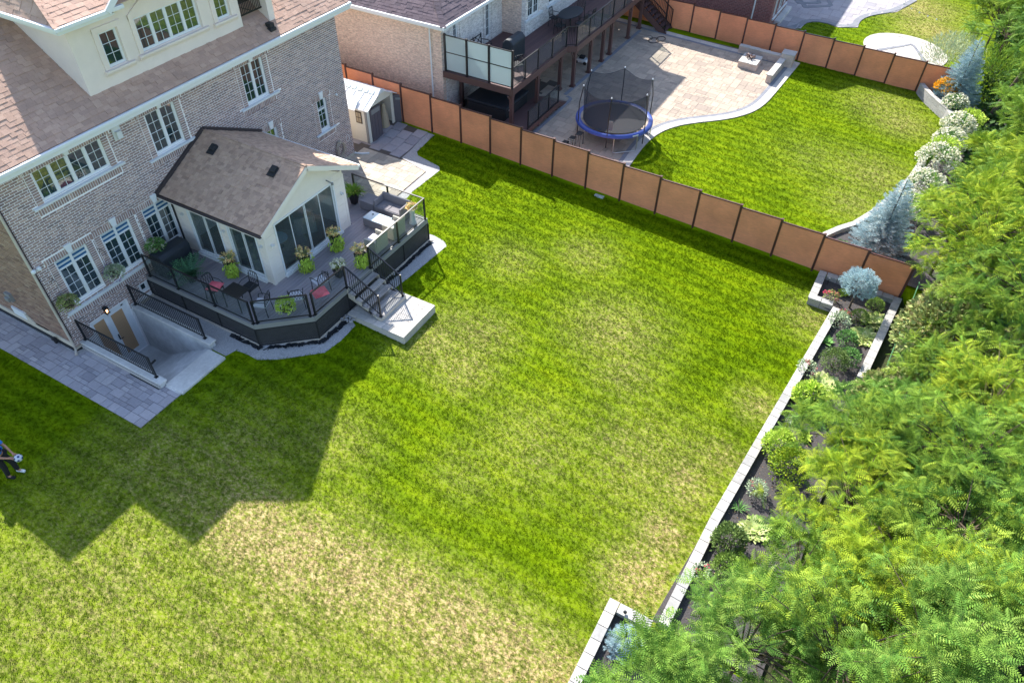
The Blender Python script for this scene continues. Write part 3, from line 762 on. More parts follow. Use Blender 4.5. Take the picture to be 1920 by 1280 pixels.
def shingle_items(o, U, V, Nn, poly, expo=0.15, tab=0.25, u_rng=None, seed=1, thick=0.012):
    """tabs on a roof plane. o origin, U along the eave, V up the slope, poly in (u,v)"""
    r = random.Random(seed)
    us = [p[0] for p in poly]; vs = [p[1] for p in poly]
    out = []; row = 0; v = min(vs)
    while v < max(vs):
        u = min(us) - r.uniform(0, tab)
        while u < max(us):
            w = tab * r.uniform(0.72, 1.25)
            # clip the row against the polygon at three heights
            cu = u + w / 2; vc = v + expo / 2
            xs = []
            n = len(poly)
            for i in range(n):
                a, b = poly[i], poly[(i + 1) % n]
                if (a[1] > vc) != (b[1] > vc): xs.append(a[0] + (b[0] - a[0]) * (vc - a[1]) / (b[1] - a[1]))
            xs.sort()
            if len(xs) >= 2 and u < xs[-1] and u + w > xs[0]:
                a = max(u, xs[0]); b = min(u + w - 0.006, xs[-1])
                if b - a > 0.02:
                    th = thick * r.choice([0.6, 1.0, 1.5])
                    tilt = 0.045
                    e2 = expo * r.uniform(1.0, 1.06)
                    vv = V * 1.0
                    d = (V - Nn * tilt).normalized()
                    nn = (Nn + V * tilt).normalized()
                    c = o + U * ((a + b) / 2) + V * (v + expo * 0.5) + Nn * (0.012 + th * .5)
                    out.append((c, U * ((b - a) / 2), d * (e2 / 2 + 0.01), nn * (th / 2 + 0.002)))
            u += w
        v += expo; row += 1
    return out

# ================================================================== OUR HOUSE
HX0, HX1, HD = 0.0, 15.75, 12.0
WALL_T = 6.95
house = empty('brick_house', (8, 5, 0), 'large grey brown brick house with white windows and a stucco dormer, at the upper left', 'house')
RW = FR((0, 0, 0), (1, 0, 0), (0, -1, 0))
SW = FR((0, 0, 0), (0, 1, 0), (-1, 0, 0))
W_UP = [(1.33, 3.85, 5.43, 6.47, 4), (5.62, 6.9, 4.95, 6.47, 2), (10.12, 11.3, 4.93, 6.47, 2)]
W_LO = [(0.72, 1.92, 1.62, 3.46), (2.48, 3.68, 1.60, 3.44), (4.24, 5.44, 1.58, 3.42)]
holes = [(a, b, c, d) for a, b, c, d, n in W_UP] + list(W_LO)
holes += [(13.8, 14.4, 2.06, 3.52), (10.66, 11.26, 2.06, 3.52), (0.8, 2.36, -1.8, 0.6), (3.0, 3.66, 0.42, 0.8)]
bands = []
for a, b, c, d, n in W_UP:
    bands += [(a - .36, b + .36, d, d + .23, 'soldier'), (a - .30, b + .30, c - .36, c - .13, 'soldier'), (a - .24, a, c - .10, d, 'stack'), (b, b + .24, c - .10, d, 'stack')]
for a, b, c, d in W_LO:
    bands += [(a - .30, b + .30, d, d + .23, 'soldier'), (a - .24, a, c - .05, d, 'stack'), (b, b + .24, c - .05, d, 'stack')]
bands += [(0.3, 3.95, 1.16, 1.38, 'soldier')]
for a, b, c, d in ((13.8, 14.4, 2.06, 3.52), (10.66, 11.26, 2.06, 3.52)):
    bands += [(a - .3, b + .3, d, d + .23, 'soldier'), (a - .3, b + .3, c - .36, c - .12, 'soldier'), (a - .24, a, c - .1, d, 'stack'), (b, b + .24, c - .1, d, 'stack')]
sillholes = [(0.28, 3.98, 1.38, 1.54), (4.1, 5.5, 1.38, 1.54), (0.9, 4.3, 5.30, 5.42), (5.22, 7.4, 4.83, 4.94), (9.7, 11.85, 4.82, 4.92), (13.4, 14.95, 1.94, 2.05), (10.3, 11.6, 1.94, 2.05)]
m = MB(); wall_cells(m, RW, 0.012, HX1 - .012, -2.0, WALL_T, holes, -0.22, -0.0)
m.build('mortar_wall', M['mortar'], house)
items = brick_items(RW, 0.0, HX1, 0.14, WALL_T, holes, bands)
items = [t for t in items if not any(h[0] < t[0].x < h[1] and h[2] < t[0].z < h[3] for h in sillholes)]
# the courses covered by the sunroom are left out, nothing shows there
items = [t for t in items if not (5.6 < t[0].x < 10.0 and t[0].z < 3.5) and not (2.5 < t[0].x < 10 and t[0].z < 0.3)]
place_bricks(house, 'brick', items, M['brick'])
# left side wall
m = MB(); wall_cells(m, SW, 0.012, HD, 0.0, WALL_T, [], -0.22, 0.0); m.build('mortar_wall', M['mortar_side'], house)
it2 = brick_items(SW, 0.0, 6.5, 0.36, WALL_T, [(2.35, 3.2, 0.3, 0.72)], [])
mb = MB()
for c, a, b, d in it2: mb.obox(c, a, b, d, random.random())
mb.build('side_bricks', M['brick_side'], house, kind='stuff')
# other walls and foundation
m = MB(); m.box(HX1 - .2, 0.22, 0, HX1, HD, WALL_T); m.box(0.2, HD - .2, 0, HX1 - .2, HD, WALL_T); m.build('wall', M['mortar_side'], house)
m = MB(); m.box(-0.05, -0.05, -0.1, 0.45, 0.0, 0.13); m.box(2.66, -0.05, -0.1, 15.8, -0.014, 0.13); m.box(-0.05, 0.0, -0.1, -0.014, HD, 0.34)
m.build('foundation', M['foundation'], house)
m = MB(); m.extr([(-0.05, 1.3, 0.34), (-0.05, 2.0, 0.34), (-0.05, 2.35, 0.62), (-0.05, 3.2, 0.62), (-0.05, 3.2, 0.34)], (0.036, 0, 0)); m.build('foundation_step', M['foundation'], house)
m = MB(); m.box(-0.11, -0.11, -0.05, 0.2, -0.051, 0.05); m.box(-0.11, -0.051, -0.05, -0.051, 9, 0.12); m.build('waterproof_membrane', M['tar'], house)
m = MB(); m.box(-0.07, 2.42, 0.36, 0.0, 3.14, 0.7); m.build('side_window_well', M['white'], house)

for a, b, c, d, n in W_UP:
    sl = {4: (0.9, 4.3, 5.42, 0.1), 2: (a - .42, b + .5, c - .01, 0.1)}[n]
    window(house, RW, a, b, c, d, cols=n, rows=3 if n == 4 else 4, mun=2, sill=sl, key=True)
for i, (a, b, c, d) in enumerate(W_LO):
    window(house, RW, a, b, c, d, cols=2, rows=4, mun=2, sill=((0.28, 3.98, 1.54, .14) if i == 0 else ((4.1, 5.48, 1.52, .14) if i == 2 else None)), key=True, transom=0.42)
for a in (13.8, 10.66):
    w = window(house, RW, a, a + .6, 2.06, 3.52, cols=1, rows=4, mun=2, sill=(a - .4, a + .95, 2.05, .1), key=True, fw=0.07)
    t = MB(); RW.box(t, a + .07, a + .53, -0.1, -0.06, 3.0, 3.07); t.build('transom_bar', M['white'], w)
window(house, RW, 3.0, 3.66, 0.42, 0.8, cols=2, rows=1, mun=0, recess=0.02)
# vertical pale joints beside the windows
m = MB()
for a, b, c, d, n in W_UP: m.box(a - .262, -0.016, c - .1, a - .245, -0.002, d + .26); m.box(b + .245, -0.016, c - .1, b + .262, -0.002, d + .26)
m.build('pale_joint', M['mortar'], house)

# basement door in the stairwell
door = MB()
RW.box(door, 0.80, 2.36, -0.10, -0.05, 0.5, 0.6); RW.box(door, 0.80, 0.9, -0.10, -0.051, -1.8, 0.5); RW.box(door, 2.2, 2.36, -0.10, -0.05, -1.8, 0.5)
RW.box(door, 1.34, 1.5, -0.10, -0.048, -1.8, 0.5); RW.box(door, 0.9, 1.34, -0.10, -0.06, -1.8, -1.62); RW.box(door, 1.5, 2.2, -0.10, -0.06, -1.8, -1.6)
RW.box(door, 0.9, 1.34, -0.10, -0.06, 0.42, 0.5); RW.box(door, 1.5, 1.6, -0.10, -0.062, -1.6, 0.42); RW.box(door, 2.1, 2.2, -0.10, -0.062, -1.6, 0.42); RW.box(door, 1.6, 2.1, -0.1, -0.06, 0.34, 0.5)
door = door.build('basement_door', M['white'], house)
for a, b, c in ((0.9, 1.34, 0.42), (1.6, 2.1, 0.34)):
    g = MB(); RW.box(g, a, b, -0.09, -0.075, -1.62, c); g.build('door_pane', M['door_glass'], door)
g = MB(); g.tube([RW.p(1.55, -0.05, -0.75), RW.p(1.55, 0.02, -0.75), RW.p(1.66, 0.02, -0.75)], 0.014); RW.box(g, 1.53, 1.57, -0.06, -0.03, -0.8, -0.55); g.build('door_handle', M['blackmat'], door)

# main roof: 45 degree slope to the garden, hip on both ends
EZ, EO = 7.15, 0.5
s2 = 1 / math.sqrt(2)
ex0, ex1, ey0, ey1 = -EO, HX1 + EO, -EO, HD + EO
rh = (ey1 - ey0) / 2
m = MB()
A = [(ex0, ey0, EZ), (ex1, ey0, EZ), (ex1, ey1, EZ), (ex0, ey1, EZ)]
RP = 0.72
R0, R1 = (ex0 + rh, ey0 + rh, EZ + rh * RP), (ex1 - rh, ey0 + rh, EZ + rh * RP)
RL = math.hypot(1, RP)
m.add(A + [R0, R1], [(0, 1, 5, 4), (1, 2, 5), (2, 3, 4, 5), (3, 0, 4), (3, 2, 1, 0)])
m.build('roof', M['shingle'], house)
o = Vector((ex0, ey0, EZ)); U = Vector((1, 0, 0)); V = Vector((0, 1, RP)) / RL; Nn = Vector((0, -RP, 1)) / RL
Lr = ex1 - ex0
it = shingle_items(o, U, V, Nn, [(0, 0), (Lr, 0), (Lr - 5, 5 * RL), (5, 5 * RL)], seed=4)
def hid(c):   # under the dormer
    return 4.3 < c.x < 12.2 and c.y > 0.35
it = [t for t in it if not hid(t[0]) and t[0].y < 5.5]
place_bricks(house, 'shingle', it, M['shingle'])
m = MB(); m.box(ex0, ey0 - 0.12, EZ - 0.13, ex1 + 0.02, ey0, EZ - 0.01); m.build('gutter', M['white'], house, bevel=0.02)
m = MB(); m.box(ex0, ey0 - .01, EZ - 0.30, ex1, ey0 + .02, EZ - 0.131); m.box(ex0, ey0 + .021, EZ - 0.3, ex1, -0.012, EZ - 0.27); m.box(ex0 - .02, ey0, EZ - .3, ex0 - .001, ey1, EZ - 0.02); m.box(ex1 + .001, ey0, EZ - .3, ex1 + .02, ey1, EZ - 0.02)
m.build('fascia', M['white'], house)
m = MB(); m.box(ex0 - 0.14, ey0 - .1, EZ - 0.13, ex0 - .021, ey1, EZ - 0.01); m.build('gutter', M['white'], house)

# dormer
DX0, DX1, DY = 4.22, 10.95, 0.2
DE = 10.12
DF = FR((0, DY, 0), (1, 0, 0), (0, -1, 0))
dw = [(5.2, 5.88, 8.24, 9.33, 1, 3), (6.55, 9.12, 8.28, 9.36, 4, 3), (9.86, 10.5, 8.24, 9.33, 1, 3)]
m = MB(); wall_cells(m, DF, DX0, DX1, 7.3, DE - .05, [w[:4] for w in dw], -0.2, 0.0)
m.box(DX0, DY + .2, 7.3, DX0 + .2, 5.5, DE - .05); m.box(DX1 - .15, DY + .2, 7.3, DX1, 1.5, DE - .05); m.box(DX1, 1.35, 7.3, 13.2, 1.5, DE - .05)
m.box(12.12, 0.0, 7.4, 12.42, 1.35, DE - .05); m.box(12.42, 1.2, 7.4, 13.0, 5.5, DE - .05)
m.add([(5.9, DY - .01, DE - .06), (9.7, DY - .01, DE - .06), (7.8, DY - .01, 11.5), (5.9, DY + .2, DE - .06), (9.7, DY + .2, DE - .06), (7.8, DY + .2, 11.5)], [(0, 1, 2), (3, 5, 4), (0, 2, 5, 3), (1, 4, 5, 2), (0, 3, 4, 1)])
dorm = m.build('dormer_wall', M['stucco'], house)
for i, w in enumerate(dw):
    window(house, DF, w[0], w[1], w[2], w[3], cols=w[4], rows=w[5], mun=2, recess=0.05, fw=0.055)
    m = MB(); a, b, c, d = w[:4]; k = 0.19 if i != 1 else 0.17
    DF.box(m, a - k, a - .01, 0.0, 0.045, c - .02, d + .17); DF.box(m, b + .01, b + k, 0.0, 0.045, c - .02, d + .17)
    if i != 1: DF.box(m, a - k, b + k, 0.0, 0.05, d + .02, d + .2)
    m.build('stucco_surround', M['stucco'], house, bevel=0.008)
    if i == 1:
        m = MB(); n = 14; ring = []
        for j in range(n + 1):
            t = j / n; u = a - k + (b - a + 2 * k) * t; z = d + .16 + 0.55 * math.sin(math.pi * t)
            ring.append((u, z))
        for j in range(n):
            (u0, z0), (u1, z1) = ring[j], ring[j + 1]
            m.extr([DF.p(u0, 0, z0), DF.p(u1, 0, z1), DF.p(u1, 0, z1 - .15), DF.p(u0, 0, z0 - .15)], DF.N * 0.05)
        m.build('arched_surround', M['stucco'], house)
    m = MB(); e = 0.24
    m.extr([DF.p(a - e, 0.0, c - .2), DF.p(a - e, 0.05, c - .2), DF.p(a - e, 0.11, c - .1), DF.p(a - e, 0.11, c - .04), DF.p(a - e, 0.0, c - .03)], DF.U * (b - a + 2 * e))
    m.build('stucco_sill', M['stucco'], house)
# dormer roof: hip, and a gable over the wide window
dx0, dx1, dy0 = 3.72, 13.35, -0.32
pz, plf, hp = 0.45, 1.25, 4.2
ha = pz / plf
m = MB()
m.add([(dx0, dy0, DE), (dx1, dy0, DE), (dx1, 9, DE), (dx0, 9, DE), (dx0 + hp * ha, dy0 + hp, DE + hp * pz), (dx1 - hp * ha, dy0 + hp, DE + hp * pz), (dx1 - hp * ha, 9, DE + hp * pz), (dx0 + hp * ha, 9, DE + hp * pz)],
      [(0, 1, 5, 4), (1, 2, 6, 5), (4, 5, 6, 7), (3, 0, 4, 7), (0, 3, 2, 1)])
gp = [(5.5, dy0 - .1, DE), (10.1, dy0 - .1, DE), (7.8, dy0 - .1, 12.0), (7.8, 3.9, 12.0), (5.5, 0.0, DE), (10.1, 0.0, DE)]
m.add(gp, [(0, 2, 3, 4), (1, 5, 3, 2)])
m.build('dormer_roof', M['shingle'], house)
L2 = math.hypot(1, pz); Vd = Vector((0, 1, pz)) / L2; Nd = Vector((0, -pz, 1)) / L2
it = shingle_items(Vector((dx0, dy0, DE)), Vector((1, 0, 0)), Vd, Nd, [(0, 0), (1.95, 0), (3.6, 3.0), (4.1, hp * L2), (hp * ha, hp * L2)], seed=5, expo=0.18)
L3 = math.hypot(1, plf); Vl = Vector((1, 0, plf)) / L3; Nl = Vector((-plf, 0, 1)) / L3
it += shingle_items(Vector((dx0, 9, DE)), Vector((0, -1, 0)), Vl, Nl, [(3.5, 0), (9 - dy0, 0), (9 - dy0 - hp, hp * ha * L3), (3.5, hp * ha * L3)], seed=6, expo=0.16)
gl = 1.88 / 2.3; Lg = math.hypot(1, gl)
it += shingle_items(Vector((5.5, 2.0, DE)), Vector((0, -1, 0)), Vector((1, 0, gl)) / Lg, Vector((-gl, 0, 1)) / Lg, [(0.6, 0), (2.42, 0), (2.42, 2.3 * Lg), (-1, 2.3 * Lg)], seed=7)
mb = MB()
for c, a, b, d in it: mb.obox(c, a, b, d, random.random())
mb.build('dormer_shingles', M['shingle'], house, kind='stuff')
m = MB()   # ridge caps on the hip
k = 0
while k < 25:
    t = k * 0.16
    c = Vector((dx0 + t * ha, dy0 + t, DE + t * pz + 0.03)); d = Vector((ha, 1, pz)).normalized(); s = Vector((1, -ha, -.35)).normalized()
    m.obox(c, d * 0.11, s * 0.1, Vector((0, 0, .014)), random.random()); k += 1
m.build('hip_caps', M['shingle'], house, kind='stuff')
m = MB(); m.box(dx0 - .12, dy0 - .12, DE - .12, 6.0, dy0, DE); m.box(9.6, dy0 - .12, DE - .12, dx1 + .1, dy0, DE); m.box(dx0 - .12, dy0, DE - .12, dx0, 9, DE); m.build('gutter', M['white'], house, bevel=0.015)
m = MB(); m.box(dx0, dy0 + .001, DE - .24, 5.6, dy0 + .03, DE - .121); m.box(10.0, dy0 + .001, DE - .24, dx1, dy0 + .03, DE - .121); m.box(dx0, dy0 + .031, DE - .24, 5.7, DY, DE - .2); m.box(9.9, dy0 + .031, DE - .24, dx1, DY, DE - .2); m.box(dx0, DY, DE - .24, DX0, 6, DE - .2)
m.build('fascia', M['white'], house)
m = MB()
for a, b in (((5.4, DE - .06), (7.8, 11.96)), ((10.2, DE - .06), (7.8, 11.96))):
    m.bar((a[0], dy0 - .12, a[1]), (b[0], dy0 - .12, b[1]), 0.05, 0.2)
m.build('gable_board', M['white'], house)
# balcony rail in the recess
m = MB(); z0 = 8.0
for i in range(14): m.box(11.0 + i * .08, 0.28, z0, 11.02 + i * .08, 0.30, z0 + 1.15)
m.box(10.96, 0.27, z0 + 1.12, 12.11, .31, z0 + 1.17); m.box(10.96, 0.27, z0, 12.11, .31, z0 + .05); m.bar((11.0, .26, z0 + .35), (11.6, .26, z0 + .05), .03)
m.build('balcony_railing', M['black'], house)
box('recess_wall', M['flash'], house, 10.96, 0.9, 7.8, 12.11, 1.2, 10.0)
m = MB(); m.box(11.78, -.32, 7.42, 12.0, -.08, 7.6); m.box(11.74, -.36, 7.32, 12.04, -.04, 7.43); m.build('roof_vent', M['blackmat'], house)

# fittings on the wall
def wall_lamp(parent, fr, u, z, s=1.0, name='wall_light'):
    m = MB(); fr.box(m, u - .05 * s, u + .05 * s, 0.0, 0.02, z - .06 * s, z + .06 * s); fr.box(m, u - .035 * s, u + .035 * s, 0.02, 0.09 * s, z - .025 * s, z + .025 * s)
    for q in (-.04, .04): m.lathe(fr.p(u + q * s, 0.09 * s, z - .03 * s), [(0.022 * s, 0), (0.028 * s, .02), (0.028 * s, .06), (.02 * s, .065)], 8)
    return m.build(name, M['trim_stone'], parent)
m = MB()
for q in (-.1, .1): m.lathe(RW.p(.07 + q, 0.1, 3.6), [(0.02, -.05), (.07, -.04), (.075, .03), (.04, .07), (.02, .08)], 10)
RW.box(m, -.05, .2, 0.0, 0.05, 3.53, 3.6); m.build('floodlight', M['white'], house)
m = MB(); RW.box(m, 4.3, 4.62, 0.0, 0.05, 6.15, 6.6); RW.box(m, 4.36, 4.56, 0.05, 0.16, 6.2, 6.46); m.build('wall_vent', M['trim_stone'], house, bevel=0.01)
m = MB(); SW.box(m, 2.6, 2.9, 0.0, 0.12, 1.15, 1.5); SW.box(m, 2.64, 2.86, 0.12, 0.2, 1.2, 1.36); m.build('dryer_vent', M['grey_trim'], house, bevel=0.01)
m = MB(); m.tube([(-0.06, -0.06, 6.8), (-0.06, -0.06, 0.3), (-0.1, -0.12, 0.12), (-0.22, -0.28, 0.08)], 0.042, 8); m.build('downspout', M['cream_wood'], house)
m = MB(); m.tube([(0.02, -0.05, 5.9), (0.02, -0.05, 0.6)], 0.012, 6); m.build('conduit', M['blackmat'], house)
m = MB(); m.tube([(15.68, -.06, .1), (15.85, -.35, .07), (16.1, -.62, .05)], 0.045, 8); m.build('downspout_outlet', M['white'], house)
m = MB(); m.lathe(RW.p(15.07, .05, 3.3), [(.02, 0), (.06, .02), (.06, .07), (.02, .1)], 10); m.build('security_camera', M['white'], house)
m = MB(); m.lathe(RW.p(14.9, .04, 1.0), [(.02, 0), (.05, .01), (.05, .03), (.02, .04)], 10); m.build('hose_bib', M['white'], house)
lamp = MB(); RW.box(lamp, 1.42, 1.54, 0, .03, .72, .92); RW.box(lamp, 1.4, 1.56, .03, .19, .86, .9); RW.box(lamp, 1.42, 1.44, .05, .17, .68, .86); RW.box(lamp, 1.52, 1.54, .05, .17, .68, .86); RW.box(lamp, 1.4, 1.56, .03, .19, .66, .68)
lamp = lamp.build('door_lamp', M['blackmat'], house)
ml, nt, p = newmat('warm_bulb'); p.inputs['Emission Color'].default_value = (1, .55, .25, 1); p.inputs['Emission Strength'].default_value = 6.0; p.inputs['Base Color'].default_value = (1, .8, .6, 1)
M['bulb'] = ml
m = MB(); m.lathe(RW.p(1.48, .11, .69), [(.015, 0), (.035, .03), (.035, .1), (.015, .14)], 8); m.build('bulb', M['bulb'], lamp)
# gas or outlet box by the side path
m = MB(); m.box(-.2, .85, 0, -.12, .93, .3); m.box(-.23, .82, .2, -.09, .96, .26); m.build('standpipe', M['blackmat'], house)

# hose on the wall
hose = empty('garden_hose', (14.7, -0.08, 0.9), 'coiled beige garden hose hanging low on the brick wall near its corner', 'hose')
for k in range(5):
    m = MB(); a0 = k * .5; pts = []
    for j in range(25):
        a = j / 24 * 2 * math.pi; rx = .24 + .015 * k * (-1) ** k; rz = .36 + .012 * k
        pts.append((14.7 + rx * math.cos(a) + .01 * k, -0.09 - .018 * k, 0.82 + rz * math.sin(a) - (.03 * k)))
    m.tube(pts, 0.018, 6, cap=False); m.build('coil', M['hose'], hose)
m = MB(); m.box(14.64, -.16, 1.1, 14.76, -.012, 1.2); m.build('hose_hook', M['hose'], hose)
hose2 = MB()
hose2.tube([(15.35 + .11 * math.cos(a), -.06, 1.05 + .17 * math.sin(a)) for a in np.linspace(-1.2, 4.3, 16)], .012, 6)
tag(hose2.build('garden_hose', M['white']), 'small loop of white cable hung on the brick wall beside the hose', 'cable')
# ================================================================== STAIRWELL
well = empty('basement_stairwell', (1.4, -2, 0), 'sunken concrete stairwell with steps leading down to the basement door', 'stairwell')
m = MB(); m.box(0.2, -4.05, -1.95, 0.42, -0.06, 0.2); m.build('retaining_wall', M['concrete'], well)
m = MB(); m.box(2.42, -4.05, -1.95, 2.64, -0.06, 0.2); m.build('retaining_wall', M['concrete'], well)
m = MB(); m.box(0.16, -4.1, 0.2, 0.47, -0.02, 0.27); m.build('coping', M['conc_light'], well, bevel=0.02)
m = MB(); m.box(2.38, -4.1, 0.2, 2.7, -0.02, 0.27); m.build('coping', M['conc_light'], well, bevel=0.02)
m = MB(); m.box(0.14, -4.03, -0.1, 0.199, -0.12, 0.16); m.build('rough_wall_face', M['bedstone_rough'], well)
m = MB(); m.box(0.1, -4.02, -.02, 0.139, -2.6, 0.05); m.build('membrane', M['tar'], well)
m = MB(); m.box(0.42, -1.35, -1.95, 2.42, 0.0, -1.8); m.build('floor', M['concrete'], well)
ns = 9
for i in range(ns):
    y0 = -1.35 - i * 0.3; z1 = -1.8 + (i + 1) * (1.9 / (ns + 1))
    box('step', M['concrete'], well, 0.42, y0 - 0.3, -1.95, 2.42, y0 - 0.001, z1, bevel=0.012)
m = MB(); m.box(0.36, -4.86, -0.05, 2.32, -4.06, 0.1); m.build('landing_slab', M['conc_light'], well, bevel=0.02)
m = MB(); m.box(0.3, -4.8, -0.03, 0.359, -4.1, 0.06); m.box(0.9, -0.95, -1.8, 1.05, -.8, -1.79); m.build('slab_edging', M['concrete'], well)

def picket_rail(parent, p0, p1, h=0.95, gap=0.115, post='railing_post', ends=(True, True), drop=0.08, pick='baluster', r=0.009, pw=0.055):
    p0 = Vector(p0); p1 = Vector(p1)
    for k, p in enumerate((p0, p1)):
        if ends[k]:
            m = MB(); m.box(p.x - pw / 2, p.y - pw / 2, p.z, p.x + pw / 2, p.y + pw / 2, p.z + h + 0.03); m.box(p.x - .06, p.y - .06, p.z, p.x + .06, p.y + .06, p.z + .015)
            m.build(post, M['black'], parent)
    up = Vector((0, 0, 1))
    m = MB(); m.bar(p0 + up * h, p1 + up * h, 0.05, 0.04); m.build('top_rail', M['black'], parent)
    m = MB(); m.bar(p0 + up * drop, p1 + up * drop, 0.03, 0.03); m.build('bottom_rail', M['black'], parent)
    n = max(2, int((p1 - p0).length / gap))
    cache = None
    for i in range(1, n):
        q = p0.lerp(p1, i / n)
        if cache is None:
            mb = MB(); mb.box(-r, -r, drop, r, r, h - .02); cache = bpy.data.meshes.new(pick); cache.from_pydata(mb.v, [], mb.f); cache.materials.append(M['black'])
        o = bpy.data.objects.new(pick, cache); COL.objects.link(o); o.parent = parent; o.location = q - wloc(parent)
for x, lab in ((0.36, 'black picket railing along the outer left wall of the stairwell'), (2.54, 'black picket railing along the stairwell wall beside the deck skirt')):
    r = empty('picket_railing', (x, -1.9, .27), lab, 'railing', 'picket railings of the stairwell')
    picket_rail(r, (x, -0.14, 0.27), (x, -3.72, 0.27), 0.92)
    if x < 1:
        m = MB(); m.bar((x, -3.6, 0.75), (x + .3, -3.55, 0.75), 0.05); m.build('handrail_stub', M['black'], r)

# ================================================================== SUNROOM
sunr = empty('sunroom', (7.7, -2.3, 1.02), 'sunroom extension with shingled gable roof and sliding glass doors, on the deck', 'sunroom')
X0, X1, Y1, FZ = 5.45, 9.85, -4.6, 1.02
EAV = 3.66; RZ = 4.98; RX = 7.72
F_S = FR((0, Y1, 0), (1, 0, 0), (0, -1, 0)); F_W = FR((X0, 0, 0), (0, -1, 0), (-1, 0, 0))
front_hole = (6.0, 9.28, 1.14, 3.40)
w_holes = [(0.78, 2.4, 1.14, 3.2), (2.78, 4.25, 1.14, 3.2)]
m = MB(); wall_cells(m, F_S, X0, X1, FZ, 3.5, [front_hole], -0.2, 0.0)
m.extr([F_S.p(X0, 0, 3.5), F_S.p(X1, 0, 3.5), F_S.p(RX, 0, 4.82)], (0, 0.2, 0)); m.build('gable_wall', M['siding'], sunr)
m = MB(); wall_cells(m, F_W, 0.0, -Y1 - .2, FZ, 3.62, w_holes, -0.2, 0.0); m.build('side_wall', M['siding'], sunr)
m = MB(); m.box(X1 - .2, Y1 + .2, FZ, X1, 0, 3.62); m.build('side_wall', M['siding'], sunr)
for fr, us in ((F_S, [(X0 + .02, 5.98), (9.3, X1 - .02)]), (F_W, [(0.02, .76), (2.42, 2.76), (4.27, 4.58)])):
    for a, b in us:   # panel joints: thin proud lap boards
        z = FZ + .05
        while z < 3.5:
            m = MB(); fr.box(m, a, b, 0.0, 0.012, z, z + .27); m.build('siding_board', M['siding'], sunr); z += .285
def slider(fr, a, b, z0, z1, n, lab=None):
    m = MB(); f = .07
    fr.box(m, a, b, -0.12, 0.03, z0, z0 + .06); fr.box(m, a, b, -0.12, 0.03, z1 - f, z1); fr.box(m, a, a + f, -0.12, 0.029, z0 + .06, z1 - f); fr.box(m, b - f, b, -0.12, 0.029, z0 + .06, z1 - f)
    fr.box(m, a - .02, b + .02, 0.0, 0.12, z0 - .1, z0)
    w = m.build('sliding_door', M['white'], sunr)
    W = (b - a - 2 * f) / n
    for i in range(n):
        u0 = a + f + i * W; u1 = u0 + W; nn = -0.06 if i % 2 else -0.02
        s = MB(); k = .03
        fr.box(s, u0, u0 + k, nn - .03, nn, z0 + .06, z1 - f); fr.box(s, u1 - k, u1, nn - .03, nn, z0 + .06, z1 - f); fr.box(s, u0 + k, u1 - k, nn - .03, nn - .001, z0 + .06, z0 + .11); fr.box(s, u0 + k, u1 - k, nn - .03, nn - .001, z1 - f - .04, z1 - f)
        s.build('door_sash', M['white'], w)
        g = MB(); fr.box(g, u0 + k, u1 - k, nn - .018, nn - .012, z0 + .11, z1 - f - .04); g.build('pane', M['clear2'], w)
    return w
slider(F_S, front_hole[0], front_hole[1], front_hole[2], front_hole[3], 4)
for a, b, c, d in w_holes: slider(F_W, a, b, c, d, 2)
# corner and rake trim
m = MB(); F_S.box(m, X0 - .02, X0 + .1, 0.0, .02, FZ, 3.45); F_W.box(m, 4.5, 4.6, 0.0, .02, FZ, 3.6); m.build('corner_board', M['siding'], sunr); m = MB(); F_S.box(m, X1 - .1, X1 + .02, 0, .02, FZ, 3.45); m.build('corner_board', M['siding'], sunr)
# roof
ev = 5.08; evr = 10.36
pzl = (RZ - EAV) / (RX - ev); YB, YF = -0.01, -5.02
m = MB()
T = 0.06
for s, e in ((-1, ev), (1, evr)):
    pts = [(e, YB, EAV), (e, YF, EAV), (RX, YF, RZ), (RX, YB, RZ)]
    m.extr([Vector(p) for p in pts], (0, 0, -T))
m.build('roof', M['shingle_sun'], sunr)
Ll = math.hypot(RX - ev, RZ - EAV); Vl = Vector((RX - ev, 0, RZ - EAV)) / Ll; Nl = Vector((-(RZ - EAV), 0, RX - ev)) / Ll
it = shingle_items(Vector((ev, YF, EAV)), Vector((0, 1, 0)), Vl, Nl, [(0, 0), (-YF, 0), (-YF, Ll), (0, Ll)], expo=0.143, tab=0.165, seed=9, thick=.014)
Lr2 = math.hypot(evr - RX, RZ - EAV); Vr = Vector((RX - evr, 0, RZ - EAV)) / Lr2; Nr = Vector(((RZ - EAV), 0, evr - RX)) / Lr2
it2 = shingle_items(Vector((evr, YF, EAV)), Vector((0, 1, 0)), Vr, Nr, [(0, 0), (-YF, 0), (-YF, Lr2), (0, Lr2)], expo=0.143, tab=0.165, seed=10, thick=.014)
place_bricks(sunr, 'shingle', it + it2, M['shingle_sun'])
for k in range(34):
    m = MB(); y = YF + .1 + k * .147
    for s, nn, vv in ((-1, Nl, Vl), (1, Nr, Vr)):
        c = Vector((RX, y, RZ + .03)) - vv * .07 + Vector((0, 0, .004 * (k % 2)))
        m.obox(c, vv * .075, Vector((0, .085, .004)), nn * .008, random.random())
    m.build('ridge_cap', M['shingle_sun'], sunr)
for y in (-1.02, -3.95):
    z = RZ - (RX - 7.22) * pzl + .02
    m = MB(); m.obox((7.2, y, z + .05), Vl * .13, Vector((0, .12, 0)), Nl * .06); m.obox((7.12, y, z - .01), Vl * .2, Vector((0, .17, 0)), Nl * .012); m.build('roof_vent', M['blackmat'], sunr, bevel=0.01)
m = MB()   # rake boards on the gable
for s, e in ((-1, ev), (1, evr)):
    a = Vector((e, YF - .012, EAV - .09)); b = Vector((RX, YF - .012, RZ - .09)); m.bar(a, b, 0.025, 0.17, up=(0, 0, 1))
m.build('rake_board', M['siding'], sunr)
m = MB()
